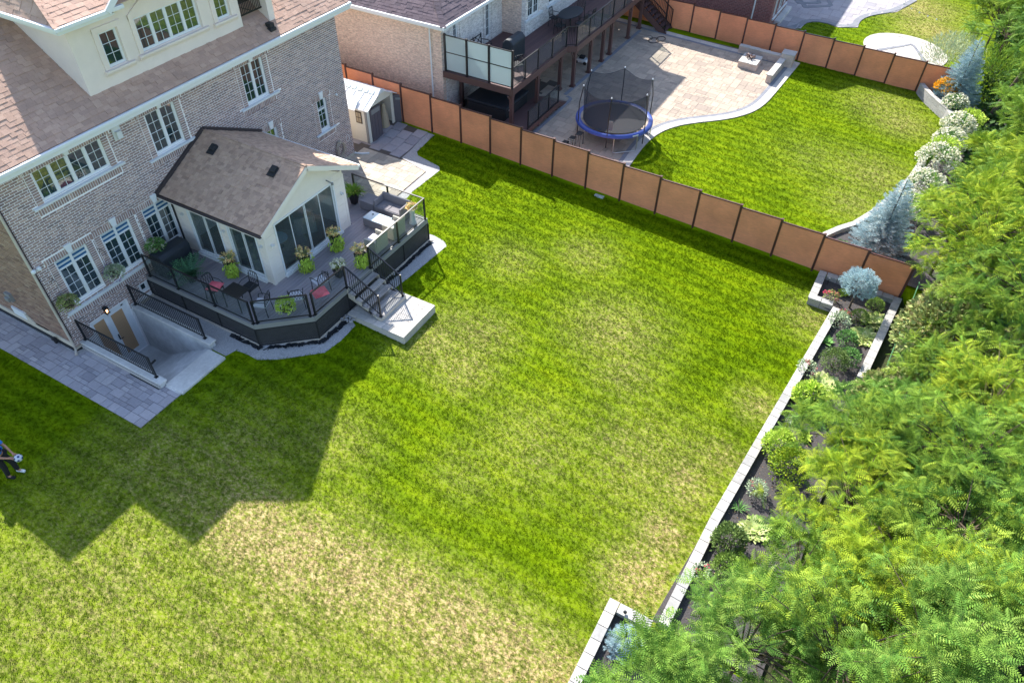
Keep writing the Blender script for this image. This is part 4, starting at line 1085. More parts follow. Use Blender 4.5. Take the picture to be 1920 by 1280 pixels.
for e, sx in ((ev, 1), (evr, -1)):
    m.extr([(e, YF, EAV - .07), (e, Y1, EAV - .07), (e + sx * (RX - ev) , Y1, RZ - .07), (e + sx * (RX - ev), YF, RZ - .07)], (0, 0, -.02))
m.build('soffit', M['siding'], sunr)
m = MB(); m.box(ev - .1, YF, EAV - .1, ev, 0, EAV - .015); m.build('gutter', M['flash'], sunr, bevel=0.015)
m = MB(); m.box(evr, YF - .02, EAV - .1, evr + .11, 0, EAV + .0); m.build('gutter', M['white'], sunr, bevel=0.02)
m = MB(); m.box(ev - .1, YF - .02, EAV - .13, ev + .1, 0, EAV - .101); m.build('fascia', M['siding'], sunr)
m = MB()   # dark flashing where the roof meets the bricks
m.bar((ev - .1, -.05, EAV + .04), (RX, -.05, RZ + .06), .1, .16, up=(0, 0, 1)); m.bar((RX, -.05, RZ + .06), (evr, -.05, EAV + .06), .1, .16, up=(0, 0, 1)); m.build('flashing', M['flash'], sunr)
m = MB(); m.tube([(ev - .02, -.12, EAV - .1), (5.4, -.1, 3.3), (5.4, -.1, 1.1)], .035, 6); m.build('downspout', M['blackmat'], sunr)
for u in (.5, 2.6, 4.42): wall_lamp(sunr, F_W, u, 2.74)
for u in (5.72, 9.6): wall_lamp(sunr, F_S, u, 2.68)
m = MB(); m.tube([F_S.p(8.95, 0, 3.62), F_S.p(8.95, .1, 3.6), F_S.p(9.02, .22, 3.52)], .025, 6); m.lathe(F_S.p(9.02, .22, 3.44), [(.02, 0), (.05, .02), (.05, .09), (.02, .12)], 8); m.build('security_camera', M['grey_trim'], sunr)
# interior
m = MB(); m.box(X0 + .2, Y1 + .2, FZ - .05, X1 - .2, 0, FZ + .08); m.build('floor', M['floor_in'], sunr)
room = (X0 + .2, X1 - .2)
rug = MB(); rug.lathe((7.2, -3.2, FZ + .081), [(1.15, 0), (1.15, .012)], 28); tag(rug.build('rug', M['rug']), 'round beige rug on the sunroom floor behind the glass', 'rug')
def armchair(x, y, rz, mt, lab):
    t = empty('armchair', (x, y, FZ + .08), lab, 'armchair', 'armchairs inside the sunroom')
    def bx(n, *a):
        mm = MB(); mm.box(*[a[0] + x, a[1] + y, a[2] + FZ + .08, a[3] + x, a[4] + y, a[5] + FZ + .08]); mm.build(n, M[mt], t, bevel=.04)
    bx('seat', -.35, -.35, .12, .35, .35, .42); bx('backrest', -.38, .3, .1, .38, .48, .85); bx('armrest', -.46, -.35, .1, -.352, .45, .6); bx('armrest', .352, -.35, .1, .46, .45, .6)
    t.rotation_euler = (0, 0, rz)
armchair(8.6, -3.3, 2.4, 'uph', 'light armchair behind the right panes of the sunroom gable doors')
armchair(7.7, -1.6, 3.0, 'uph_d', 'dark armchair at the back of the sunroom')
armchair(6.2, -2.3, 1.2, 'uph', 'light armchair behind the left side doors of the sunroom')
armchair(6.15, -3.7, 0.5, 'uph', 'light armchair in the front left corner of the sunroom')
t = empty('side_table', (7.2, -3.2, FZ + .1), 'round glass side table in the middle of the sunroom', 'table')
m = MB(); m.lathe((7.2, -3.2, FZ + .5), [(.4, 0), (.4, .03)], 20); m.build('table_top', M['tabletop'], t); m = MB(); m.lathe((7.2, -3.2, FZ + .1), [(.2, 0), (.05, .05), (.05, .4)], 10); m.build('pedestal', M['blackmat'], t)
# ================================================================== OUR DECK
DZ = 1.02
deck = empty('deck', (7.5, -5, 0), 'grey composite deck wrapped round the sunroom, with black lattice skirt and glass railing', 'deck')
DP = [(3.42, -0.02), (3.42, -5.43), (4.82, -6.98), (11.84, -7.02), (11.84, -3.2), (9.86, -3.2), (9.86, -4.61), (5.44, -4.61), (5.44, -0.02)]
y = -7.0; bw = 0.142
while y < -0.05:
    yc = y + bw / 2; xs = []
    n = len(DP)
    for i in range(n):
        a, b = DP[i], DP[(i + 1) % n]
        if (a[1] > yc) != (b[1] > yc): xs.append(a[0] + (b[0] - a[0]) * (yc - a[1]) / (b[1] - a[1]))
    xs.sort()
    for k in range(0, len(xs) - 1, 2):
        m = MB(); m.box(xs[k] + .1, y, DZ - .03, xs[k + 1] - (.1 if xs[k + 1] > 11 else .002), y + bw - .014, DZ + random.uniform(-.001, .001), random.random())
        m.build('deck_board', M['deck'], deck)
    y += bw
outer = [(3.42, -0.02), (3.42, -5.43), (4.82, -6.98), (11.84, -7.02), (11.84, -3.2)]
m = MB(); m.prism([(3.5, -.05), (3.5, -5.38), (4.86, -6.9), (11.75, -6.93), (11.75, -3.25), (9.9, -3.25), (9.9, -4.5), (5.5, -4.5), (5.5, -.05)], DZ - .12, DZ - .035); m.build('deck_frame', M['blackmat'], deck)
for i in range(4):
    a, b = outer[i], outer[i + 1]
    A = Vector((a[0], a[1], 0)); B = Vector((b[0], b[1], 0)); d = (B - A).normalized(); nin = Vector((-d.y, d.x, 0))
    m = MB(); m.bar(A + nin * .05 + Vector((0, 0, DZ - .012)), B + nin * .05 + Vector((0, 0, DZ - .012)), .135, .03); m.build('edge_board', M['grey_trim'], deck)
    m = MB(); m.bar(A + Vector((0, 0, DZ - .13)), B + Vector((0, 0, DZ - .13)), .03, .2); m.build('rim_joist', M['grey_trim'], deck)
    gz = min(ground_z(*a), ground_z(*b)) - .02
    # lattice skirt: crossed slats, a frame and a black sheet standing in for the shade under the deck
    L_ = (B - A).length; z0, z1 = gz + .12, DZ - .23
    sl = MB(); step = .062
    for sgn in (1, -1):
        t = -(z1 - z0)
        while t < L_:
            ua, za, ub, zb = (t, z0, t + (z1 - z0), z1) if sgn > 0 else (t, z1, t + (z1 - z0), z0)
            if ua < 0: za += (0 - ua) * (1 if sgn > 0 else -1); ua = 0
            if ub > L_: zb -= (ub - L_) * (1 if sgn > 0 else -1); ub = L_
            if ub > ua:
                off = .0 if sgn > 0 else .006
                sl.bar(A + d * ua - nin * off + Vector((0, 0, za)), A + d * ub - nin * off + Vector((0, 0, zb)), .005, .022, up=(0, 0, 1))
            t += step
    sl.build('lattice', M['lattice'], deck, kind='stuff')
    n = max(1, round(L_ / 1.9))
    for k in range(n + 1):
        p = A + d * (L_ * k / n) - nin * .012; m = MB(); m.bar(p + Vector((0, 0, z0)), p + Vector((0, 0, z1)), .07, .02, up=d); m.build('lattice_frame', M['blackmat'], deck)
    for z in (z0, z1):
        m = MB(); m.bar(A - nin * .012 + Vector((0, 0, z)), B - nin * .012 + Vector((0, 0, z)), .02, .05); m.build('lattice_frame', M['blackmat'], deck)
    m = MB(); m.bar(A + nin * .12 + Vector((0, 0, (z0 + z1) / 2)), B + nin * .12 + Vector((0, 0, (z0 + z1) / 2)), .01, z1 - z0); m.build('skirt_shade_sheet', M['tar'], deck)
    m = MB(); m.bar(A - nin * .02 + Vector((0, 0, gz + .07)), B - nin * .02 + Vector((0, 0, gz + .07)), .06, .09); m.build('kick_board', M['cream_wood'], deck)
# crumpled black fabric along the foot of the skirt
m = MB(); r = random.Random(5)
for (a, b) in (((3.3, -4.2), (3.3, -5.5)), ((3.32, -5.5), (4.78, -7.1)), ((4.8, -7.1), (6.4, -7.16)), ((8.2, -7.1), (11.9, -7.1))):
    n = int(math.hypot(b[0] - a[0], b[1] - a[1]) / .12)
    for k in range(n):
        t = k / n; x = a[0] + (b[0] - a[0]) * t; yy = a[1] + (b[1] - a[1]) * t - .04
        m.obox((x, yy, ground_z(x, yy) + r.uniform(0, .06)), Vector((.09, r.uniform(-.04, .04), r.uniform(-.02, .03))), Vector((0, .07 + r.uniform(0, .06), -.02)), Vector((0, 0, .008)))
m.build('landscape_fabric', M['tar'], deck, kind='stuff')

def glass_run(parent, pts, z, h=1.0, post_last=True, post_first=True, rail=M['black']):
    """posts with top and bottom rails and one glass panel per bay"""
    for i, p in enumerate(pts):
        if (i == 0 and not post_first) or (i == len(pts) - 1 and not post_last): continue
        m = MB(); m.box(p[0] - .03, p[1] - .03, z, p[0] + .03, p[1] + .03, z + h + .02); m.box(p[0] - .06, p[1] - .06, z, p[0] + .06, p[1] + .06, z + .015)
        m.build('railing_post', M['black'], parent)
    for i in range(len(pts) - 1):
        a = Vector((*pts[i], z)); b = Vector((*pts[i + 1], z)); d = (b - a).normalized()
        m = MB(); m.bar(a + Vector((0, 0, h)), b + Vector((0, 0, h)), .055, .035); m.build('top_rail', rail, parent)
        m = MB(); m.bar(a + Vector((0, 0, .07)), b + Vector((0, 0, .07)), .03, .03); m.build('bottom_rail', M['black'], parent)
        m = MB(); m.bar(a + d * .04 + Vector((0, 0, h * .53)), b - d * .04 + Vector((0, 0, h * .53)), .008, h * .86); m.build('glass_panel', M['clear'], parent)
rl = empty('glass_railing', (3.46, -2.5, DZ), 'glass and black metal railing along the left side of the deck above the stairwell', 'railing', 'glass railings of the deck')
glass_run(rl, [(3.47, -.22), (3.47, -1.7), (3.47, -3.55), (3.47, -5.38)], DZ)
rl = empty('glass_railing', (4.1, -6.2, DZ), 'short angled glass railing with a flower basket hung on it', 'railing', 'glass railings of the deck')
glass_run(rl, [(3.56, -5.48), (4.78, -6.84)], DZ)
rl = empty('glass_railing', (5.8, -6.93, DZ), 'glass railing bay left of the deck steps with a pink cushion behind', 'railing', 'glass railings of the deck')
glass_run(rl, [(4.93, -6.93), (6.66, -6.96)], DZ)
rl = empty('glass_railing', (9.9, -6.98, DZ), 'glass railing right of the deck steps, running round the lounge corner', 'railing', 'glass railings of the deck')
glass_run(rl, [(8.08, -6.97), (9.9, -6.97), (11.77, -6.97), (11.77, -5.14), (11.77, -3.33)], DZ)
m = MB(); m.box(10.0, -3.3, DZ, 10.08, -3.2, DZ + 1.3); m.box(11.72, -3.3, .3, 11.8, -3.22, DZ); m.build('service_post', M['blackmat'], deck)

# steps down to the stone landing
stp = empty('deck_steps', (7.35, -7.7, 0.1), 'weathered grey wooden steps from the deck down to the stone landing', 'steps')
nst = 5; run = 1.45 / nst; rise = (DZ - .1) / (nst + .0)
for i in range(nst):
    z = DZ - (i + 1) * rise + (rise * .15 if i == nst - 1 else 0); y0 = -7.03 - i * run
    if i == nst - 1: z = .1 + rise * .8
    for k in range(2):
        m = MB(); m.box(6.62, y0 - (k + 1) * run / 2 - .012, z - .035, 8.08, y0 - k * run / 2 - .02, z, random.random()); m.build('tread_board', M['old_wood'], stp)
    m = MB(); m.box(6.66, y0 - .016, z - rise if i < nst - 1 else .1, 8.04, y0 - .002, z - .036); m.build('riser', M['old_wood'], stp)
for k in range(2):
    m = MB(); m.box(6.62, -7.0 + k * .07 - .06, DZ + .001, 8.08, -7.0 + k * .07, DZ + .012, random.random()); m.build('nosing', M['old_wood'], stp)
for x in (6.585, 8.075):
    m = MB(); pts = [(x, -7.02, DZ - .02)]
    for i in range(nst):
        y0 = -7.03 - i * run; z = DZ - (i + 1) * rise - .035 if i < nst - 1 else .1 + rise * .8 - .035
        pts += [(x, y0 - .003 * i, z + (.0 if i else 0)), (x, y0 - run, z)]
    pts += [(x, -8.5, .1), (x, -8.35, .1), (x, -7.02, .62)]
    m.extr(pts, (.035, 0, 0)); m.build('stringer', M['cream_wood'], stp)
m = MB(); m.box(6.62, -8.52, .1, 8.11, -8.48, .1 + rise * .78); m.build('bottom_riser', M['cream_wood'], stp)
for x, lab in ((6.66, 'sloping picket railing on the left side of the deck steps'), (8.02, 'sloping picket railing on the right side of the deck steps')):
    r = empty('step_railing', (x, -7.7, .3), lab, 'railing', 'railings of the deck steps')
    picket_rail(r, (x, -7.03, DZ + .02), (x, -8.42, .26), h=1.0, gap=.115, ends=(x > 7, True))

# raised stone landing
land = empty('stone_landing', (7.3, -8.5, 0), 'raised pale stone landing at the foot of the deck steps', 'landing')
m = MB(); m.box(6.3, -9.66, -.35, 8.32, -7.2, .045); m.build('core', M['concrete'], land)
def pv(n, x0, y0, x1, y1, mt=M['paver_light']):
    m = MB(); g = .006; m.box(x0 + g, y0 + g, .046, x1 - g, y1 - g, .1 + random.uniform(-.0015, .0015), random.random()); return m.build(n, mt, land, bevel=.004)
xs = np.linspace(6.28, 8.34, 6); ys = [-7.12, -7.5, -7.9, -8.3, -8.7, -9.05, -9.4]
for i in range(5): pv('coping_stone', xs[i], -9.7, xs[i + 1], -9.4)
for j in range(6):
    pv('coping_stone', 8.04, ys[j + 1], 8.34, ys[j]); pv('coping_stone', 6.28, ys[j + 1], 6.58, ys[j])
y = -7.14; r = random.Random(2)
while y > -9.35:
    h = r.choice([.2, .32, .32]); h = min(h, y + 9.4)
    if h < .06: break
    x = 6.58
    while x < 8.04 - .01:
        w = min(r.choice([.25, .36, .48]), 8.04 - x)
        if 8.04 - x - w < .1: w = 8.04 - x
        pv('paver', x, y - h, x + w, y); x += w
    y -= h
m = MB(); m.box(6.28, -9.7, -.36, 6.34, -7.2, .044); m.build('edge_stone', M['paver_light'], land)
for k in range(5):
    m = MB(); m.box(6.285 + k * .41, -9.695, -.36, 6.285 + k * .41 + .403, -9.661, .044, random.random()); m.build('edge_stone', M['paver_light'], land)
m = MB()
for k in range(26):
    x = random.uniform(6.0, 6.5) ; y = random.uniform(-7.5, -7.05); m.obox((x, y, .02), Vector((random.uniform(.02, .05), 0, .01)), Vector((0, random.uniform(.02, .05), 0)), Vector((0, 0, .02)), random.random())
m.build('loose_stones', M['gravel'], land, kind='stuff')

# ================================================================== PAVING
def pack(x0, y0, x1, y1, u, sizes, seed):
    """random rectangular paver pattern on a grid of unit u"""
    r = random.Random(seed); nx, ny = int((x1 - x0) / u), int((y1 - y0) / u)
    occ = np.zeros((nx, ny), bool); out = []
    for j in range(ny):
        for i in range(nx):
            if occ[i, j]: continue
            ss = sizes[:]; r.shuffle(ss)
            for (a, b) in ss + [(1, 1)]:
                if i + a <= nx and j + b <= ny and not occ[i:i + a, j:j + b].any():
                    occ[i:i + a, j:j + b] = True; out.append((x0 + i * u, y0 + j * u, x0 + (i + a) * u, y0 + (j + b) * u)); break
    return out
def clip_rect(poly, x0, y0, x1, y1):
    def cl(P_, f, g):
        out = []
        for i in range(len(P_)):
            a, b = P_[i - 1], P_[i]; fa, fb = f(a), f(b)
            if (fa >= 0) != (fb >= 0): t = fa / (fa - fb); out.append((a[0] + (b[0] - a[0]) * t, a[1] + (b[1] - a[1]) * t))
            if fb >= 0: out.append(b)
        return out
    for f in (lambda p: p[0] - x0, lambda p: x1 - p[0], lambda p: p[1] - y0, lambda p: y1 - p[1]):
        poly = cl(poly, f, None)
        if len(poly) < 3: return []
    return poly
def lay(name, poly, u, sizes, mt, seed, label, cat='paving', zoff=0.035, limit=300, gap=.007, excl=None, allin=True, group=None, zf=ground_z, unit=None):
    root = empty(name, (sum(p[0] for p in poly) / len(poly), sum(p[1] for p in poly) / len(poly), 0), label, cat)
    del root['category']; del root['label']; root['kind'] = 'structure'
    x0, x1 = min(p[0] for p in poly), max(p[0] for p in poly); y0, y1 = min(p[1] for p in poly), max(p[1] for p in poly)
    items = []
    for a, b, c, d in pack(x0, y0, x1, y1, u, sizes, seed):
        cx, cy = (a + c) / 2, (b + d) / 2
        pts = [(a, b), (c, b), (c, d), (a, d)] if allin else [(cx, cy)]
        ins = [inpoly(px * .999 + cx * .001, py * .999 + cy * .001, poly) for px, py in pts]
        if not any(ins): continue
        if not all(ins):
            q = clip_rect(poly, a + gap, b + gap, c - gap, d - gap)
            ar = abs(sum(q[i - 1][0] * q[i][1] - q[i][0] * q[i - 1][1] for i in range(len(q)))) / 2 if q else 0
            if ar > .008 and not (excl and any(inpoly(cx, cy, e) for e in excl)):
                m = MB(); m.prism(q, zf(cx, cy) - .02, zf(cx, cy) + zoff + random.uniform(-.002, .002), random.random() + .01); m.build('paver', mt, root)
            continue
        if excl and any(inpoly(cx, cy, e) for e in excl): continue
        sy = (zf(cx, cy + .1) - zf(cx, cy - .1)) / .2; sx = (zf(cx + .1, cy) - zf(cx - .1, cy)) / .2
        items.append((Vector((cx, cy, zf(cx, cy) + zoff - .02 + random.uniform(-.002, .002))), Vector(((c - a) / 2 - gap, 0, sx * ((c - a) / 2 - gap))), Vector((0, (d - b) / 2 - gap, sy * ((d - b) / 2 - gap))), Vector((0, 0, .02))))
    place_bricks(root, 'paver', items, mt, limit=limit)
    return root
sheet('path_base', [(-1.33, 9), (-1.33, -4.78), (2.3, -4.74), (2.3, -4.12), (0.25, -4.12), (0.25, -.3), (-.1, -.3), (-.1, 9)], 0.012, M['sand'])
lay('side_path', [(-1.33, 9.0), (-1.33, -4.80), (2.27, -4.80), (2.27, -4.86), (0.3, -4.86), (0.3, -4.1), (0.12, -4.05), (0.12, -.35), (-.18, -.3), (-.18, 9.0)][::1] if False else [(-1.33, 9), (-1.33, -4.8), (2.28, -4.8), (2.28, -4.02), (0.14, -4.02), (0.14, -.32), (-.16, -.32), (-.16, 9)],
    0.162, [(2, 2), (3, 2), (2, 3), (3, 3), (2, 1), (1, 2), (3, 2), (2, 3)], M['paver_a'], 3, 'x')
sheet('patio_base', NE_PAVING, 0.012, M['sand'])
lay('patio', [(10.3, -.3), (10.3, -3.6), (12.0, -4.0), (16.1, -3.92), (16.3, -3.2), (16.5, -2.2), (16.5, 0.0), (15.95, .0), (15.95, -.0)], 0.18, [(2, 2), (3, 2), (2, 3), (3, 3), (2, 1), (1, 2)], M['paver_b'], 8, 'x')
# large slabs in front of the shed
items = []
for i in range(4):
    for j in range(9):
        x = 16.55 + i * .62 + (0.2 if j % 2 else 0); y = -2.1 + j * .62
        if x > 18.6 or (y > 0 and x > 16.9): continue
        c = Vector((x + .3, y + .3, ground_z(x + .3, y + .3) + .02)); items.append((c, Vector((.3, 0, (ground_z(x + .6, y) - ground_z(x, y)) / 2)), Vector((0, .3, 0)), Vector((0, 0, .02))))
sl = empty('shed_slabs', (17.5, -1, 0)); sl['kind'] = 'structure'; place_bricks(sl, 'slab', items, M['paver_a'])

# ================================================================== SHED
shed = empty('garden_shed', (17.7, 1.2, 0), 'small cream plastic garden shed with white roof and open grey doors beside the house', 'shed')
sx0, sx1, sy0, sy1 = 16.85, 19.0, -0.1, 2.2
def FRS(O, U, Nn): return FR(O, U, Nn)
sf = FR((0, sy0, 0), (1, 0, 0), (0, -1, 0)); sw = FR((sx0, 0, 0), (0, 1, 0), (-1, 0, 0))
m = MB(); sw.box(m, sy0, sy1, -.05, 0, 0.05, 1.82); m.build('side_wall', M['plastic_w'], shed)
for k in range(11): m = MB(); sw.box(m, sy0 + .12, sy1 - .1, 0, .012, .12 + k * .15, .255 + k * .15); m.build('wall_board', M['plastic_w'], shed)
m = MB(); m.box(sx1 - .05, sy0, 0.05, sx1, sy1, 1.82); m.build('side_wall', M['plastic_w'], shed)
m = MB(); m.box(sx0 + .05, sy1 - .05, 0.05, sx1 - .05, sy1, 1.82); m.build('back_wall', M['plastic_w'], shed)
m = MB(); sf.box(m, sx0, sx0 + .2, -.05, 0.02, 0.05, 1.85); m.build('front_pillar', M['plastic_w'], shed, bevel=.01); m = MB(); sf.box(m, sx1 - .2, sx1, -.05, 0.02, 0.05, 1.85); m.build('front_pillar', M['plastic_w'], shed, bevel=.01)
m = MB(); sw.box(m, sy0 - .02, sy0 + .12, 0.0, .03, 0.05, 1.82); m.build('corner_trim', M['grey_trim'], shed)
m = MB(); mid = (sx0 + sx1) / 2; m.extr([(sx0, sy0, 1.8), (sx1, sy0, 1.8), (sx1, sy0, 1.86), (mid, sy0, 2.36), (sx0, sy0, 1.86)], (0, .05, 0)); m.build('gable', M['plastic_w'], shed)
for sgn, e in ((1, sx0 - .12), (-1, sx1 + .12)):
    m = MB(); m.extr([(e, sy0 - .2, 1.80), (mid, sy0 - .2, 2.42), (mid, sy0 - .2, 2.46), (e, sy0 - .2, 1.84)], (0, sy1 - sy0 + .4, 0)); m.build('roof_panel', M['white'], shed)
    for k in range(5):
        y = sy0 + .1 + k * .5; m = MB(); a = Vector((e, y, 1.85)); b = Vector((mid - sgn * .35, y, 2.3)); m.bar(a, b, .03, .03); m.build('roof_rib', M['white'], shed)
for k in range(6):
    y = sy0 + .05 + k * .36; m = MB(); c = Vector((mid - .22, y + .14, 2.36)); m.obox(c, Vector((.1, 0, .053)), Vector((0, .13, 0)), Vector((-.01, 0, .015))); m.build('skylight', M['frost'], shed)
m = MB(); m.extr([(mid - .3, sy0 - .18, 2.3), (mid, sy0 - .18, 2.52), (mid + .3, sy0 - .18, 2.3)], (0, sy1 - sy0 + .3, 0)); m.build('ridge', M['white'], shed)
m = MB(); m.extr([(sx0 - .3, .35, 1.8), (sx0 - .3, 1.15, 1.8), (sx0 + .3, 1.0, 2.16), (sx0 + .3, .5, 2.16)], (0, 0, .04)); m.build('roof_scoop', M['white'], shed)
w = MB(); sw.box(w, .2, .56, .012, .045, 1.05, 1.66); w = w.build('window', M['bark'], shed)
for i in range(2):
    for j in range(2): m = MB(); sw.box(m, .24 + i * .155, .365 + i * .155, .046, .05, 1.1 + j * .27, 1.33 + j * .27); m.build('pane', M['fog'], w)
dl = MB(); dl.box(sx0 + .22, sy0 - .05, .06, mid - .05, sy0 - .01, 1.74); dl = dl.build('door', M['plastic_g'], shed)
for k in range(3): m = MB(); m.box(sx0 + .3 + k * .22, sy0 - .065, .2, sx0 + .46 + k * .22, sy0 - .051, 1.4); m.build('door_groove', M['plastic_g'], dl)
m = MB(); m.box(sx0 + .3, sy0 - .07, 1.45, mid - .12, sy0 - .051, 1.68); m.build('door_window', M['grey_trim'], dl)
dr = MB(); dr.obox((19.2, sy0 - .35, .9), Vector((.22, -.33, 0)), Vector((.02, .014, 0)), Vector((0, 0, .86))); dr = dr.build('door', M['plastic_g'], shed)
m = MB(); m.obox((19.17, sy0 - .37, 1.56), Vector((.15, -.23, 0)), Vector((.025, .017, 0)), Vector((0, 0, .05))); m.build('door_window', M['grey_trim'], dr)
m = MB(); m.box(sx0 + .06, sy1 - .8, .06, sx1 - .06, sy1 - .06, 1.7); m.build('stored_boards', M['wood_in'], shed)
bagm = MB(); bagm.lathe((18.45, .12, .05), [(.2, 0), (.24, .2), (.2, .6), (.14, 1.0), (.1, 1.3), (.04, 1.4)], 12); tag(bagm.build('storage_bag', M['fog']), 'beige fabric bundle standing in the open doorway of the shed', 'bag')
t = MB(); t.box(16.42, 1.6, 0, 16.6, 2.2, 1.5); tag(t.build('cabinet', M['bark'], bevel=.02), 'narrow brown cabinet between the house corner and the shed', 'cabinet')

# ================================================================== FENCES
def fence(name, x, ys, ztop, zbase, label, side=-1):
    root = empty(name, (x, ys[len(ys) // 2], 0), label, 'fence')
    n = len(ys)
    for i in range(n):
        m = MB(); m.box(x - .05, ys[i] - .045, zbase[i] - .15, x + .05, ys[i] + .045, ztop[i] + .05); m.box(x - .058, ys[i] - .053, ztop[i] + .05, x + .058, ys[i] + .053, ztop[i] + .075)
        m.build('fence_post', M['fence_post'], root)
    for i in range(n - 1):
        za = ztop[i] - .10; zb = min(zbase[i], zbase[i + 1]) + .04
        m = MB(); a, b = ys[i] - .046, ys[i + 1] + .046
        m.box(x - .022, b, zb, x + .022, a, za, random.random()); m.build('fence_panel', M['fence'], root)
        m = MB(); m.box(x - .034, b, za, x + .034, a, za + .05); m.build('cap_rail', M['fence_post'], root)
        m = MB(); m.box(x - .03, b, zb - .05, x + .03, a, zb); m.build('base_rail', M['fence_post'], root)
    return root
yA = [6.4, 4.6, 2.9, 1.2, -.52, -2.3, -4.03, -5.72, -7.42, -9.15, -10.92, -12.68, -14.45, -16.28, -18.12, -19.88, -21.66, -23.45, -25.2]
zA = []
for y in yA:
    if y > -5: zA.append(min(2.62, 2.05 + .062 * (y + 4.4)))
    else: zA.append(1.96 - .0582 * (-5.66 - y))
fence('boundary_fence', 19.18, yA, zA, [ground_z(19.1, y) for y in yA], 'reddish brown panel fence between our lawn and the neighbour, stepping down to the flower bed')
yB = [-.6, -2.4, -4.1, -5.8, -7.5, -9.2, -10.9, -12.62, -14.36, -16.1, -17.85, -19.55, -21.26, -23.0, -24.75]
fence('boundary_fence', 38.25, yB, [ground_z(38.2, y) + 1.72 for y in yB], [ground_z(38.2, y) for y in yB], 'reddish brown panel fence behind the stone fireplace at the top of the picture')
# ================================================================== NEIGHBOUR HOUSE
M['nb_brick_x'] = brick_tex_mat('neighbor_brick_side', srgb(236, 208, 190), srgb(214, 182, 166), srgb(226, 206, 192), 'x')
M['nb_brick_y'] = brick_tex_mat('neighbor_brick_rear', srgb(232, 226, 222), srgb(212, 202, 198), srgb(224, 218, 214), 'y')
M['red_brick_x'] = brick_tex_mat('far_brick_side', srgb(150, 96, 92), srgb(128, 82, 82), srgb(168, 150, 146), 'x')
M['red_brick_y'] = brick_tex_mat('far_brick_rear', srgb(150, 96, 92), srgb(128, 82, 82), srgb(168, 150, 146), 'y')
NZ = 2.76     # neighbour deck floor
NE_ = 5.08    # eaves
nb = empty('neighbor_house', (30, 4, .4), 'pale brick neighbour house with dark shingle hip roof, beyond the fence at the top', 'house')
NA = FR((0, -2.05, 0), (1, 0, 0), (0, -1, 0)); NB_ = FR((0, -3.5, 0), (1, 0, 0), (0, -1, 0)); NS = FR((20.7, 0, 0), (0, 1, 0), (-1, 0, 0))
m = MB(); NS.box(m, -2.05, 14, -.25, 0, .3, NE_); m.build('side_wall', M['nb_brick_x'], nb)
ha_ = [(21.78, 22.18, 3.7, 4.75), (24.9, 25.35, 2.95, 4.8)]
hb_ = [(25.9 + .95, 28.1, 3.62, 4.9), (29.3, 30.7, 3.6, 4.9), (32.0, 33.6, 3.5, 4.9)]
m = MB(); wall_cells(m, NA, 20.95, 26.6, .3, NE_, ha_, -.25, 0); m.build('rear_wall', M['nb_brick_y'], nb)
m = MB(); m.box(26.6, -3.25, .3, 26.85, -2.05, NE_); m.build('return_wall', M['nb_brick_x'], nb)
m = MB(); wall_cells(m, NB_, 26.6, 37.2, .3, NE_, hb_, -.25, 0); m.box(37.0, -3.25, .3, 37.2, 12, NE_); m.build('rear_wall', M['nb_brick_y'], nb)
for a, b, c, d in ha_: window(nb, NA, a, b, c, d, cols=1, rows=4 if d - c > 1.2 else 3, mun=2, fw=.06, recess=.04)
for a, b, c, d in hb_: window(nb, NB_, a, b, c, d, cols=2, rows=3, mun=2, fw=.07, recess=.04, sill=(a - .3, b + .35, c, .14))
for a, b in ((22.35, 22.5), (24.65, 24.8), (25.45, 25.6)):
    m = MB(); NA.box(m, a, b, 0, .04, NZ, 4.85); m.build('pilaster', M['nb_brick_y'], nb)
# upper storey over the right part
m = MB(); m.box(27.3, -3.24, NE_, 37.2, 12, 8.75); m.build('upper_wall', M['nb_brick_y'], nb)
m = MB(); m.add([(26.8, -3.9, 8.8), (37.8, -3.9, 8.8), (37.8, 12, 8.8), (26.8, 12, 8.8), (31.5, 1, 11.6), (33, 1, 11.6)], [(0, 1, 5, 4), (1, 2, 5), (2, 3, 4, 5), (3, 0, 4), (3, 2, 1, 0)]); m.build('upper_roof', M['shingle_nb'], nb)
# hip roof
nx0, nx1, ny0, ny1 = 20.25, 37.6, -2.5, 14
nr = .72; hw = 7.5
m = MB()
A = [(nx0, ny0, NE_ + .1), (nx1, ny0, NE_ + .1), (nx1, ny1, NE_ + .1), (nx0, ny1, NE_ + .1)]
m.add(A + [(nx0 + hw, ny0 + hw, NE_ + .1 + hw * nr), (nx1 - hw, ny0 + hw, NE_ + .1 + hw * nr)], [(0, 1, 5, 4), (1, 2, 5), (2, 3, 4, 5), (3, 0, 4), (3, 2, 1, 0)])
m.add([(26.2, -3.9, NE_ + .1), (37.6, -3.9, NE_ + .1), (37.6, -.5, NE_ + .1 + 3.4 * nr), (29.6, -.5, NE_ + .1 + 3.4 * nr), (26.2, 1, NE_ + .1)], [(0, 1, 2, 3), (0, 3, 4)])
m.build('roof', M['shingle_nb'], nb)
Ln = math.hypot(1, nr); Vx = Vector((1, 0, nr)) / Ln; Nx = Vector((-nr, 0, 1)) / Ln; Vy = Vector((0, 1, nr)) / Ln; Ny = Vector((0, -nr, 1)) / Ln
it = shingle_items(Vector((nx0, 9, NE_ + .1)), Vector((0, -1, 0)), Vx, Nx, [(0, 0), (9 - ny0, 0), (9 - ny0 - 5, 5 * Ln), (0, 5 * Ln)], seed=21, tab=.3, expo=.16)
it += shingle_items(Vector((nx0, ny0, NE_ + .1)), Vector((1, 0, 0)), Vy, Ny, [(0, 0), (6.2, 0), (8, 3 * Ln), (3, 3 * Ln)], seed=22, tab=.3, expo=.16)
mb = MB()
for c, a, b, d in it: mb.obox(c, a, b, d, random.random())
mb.build('shingles', M['shingle_nb'], nb, kind='stuff')
mb = MB()
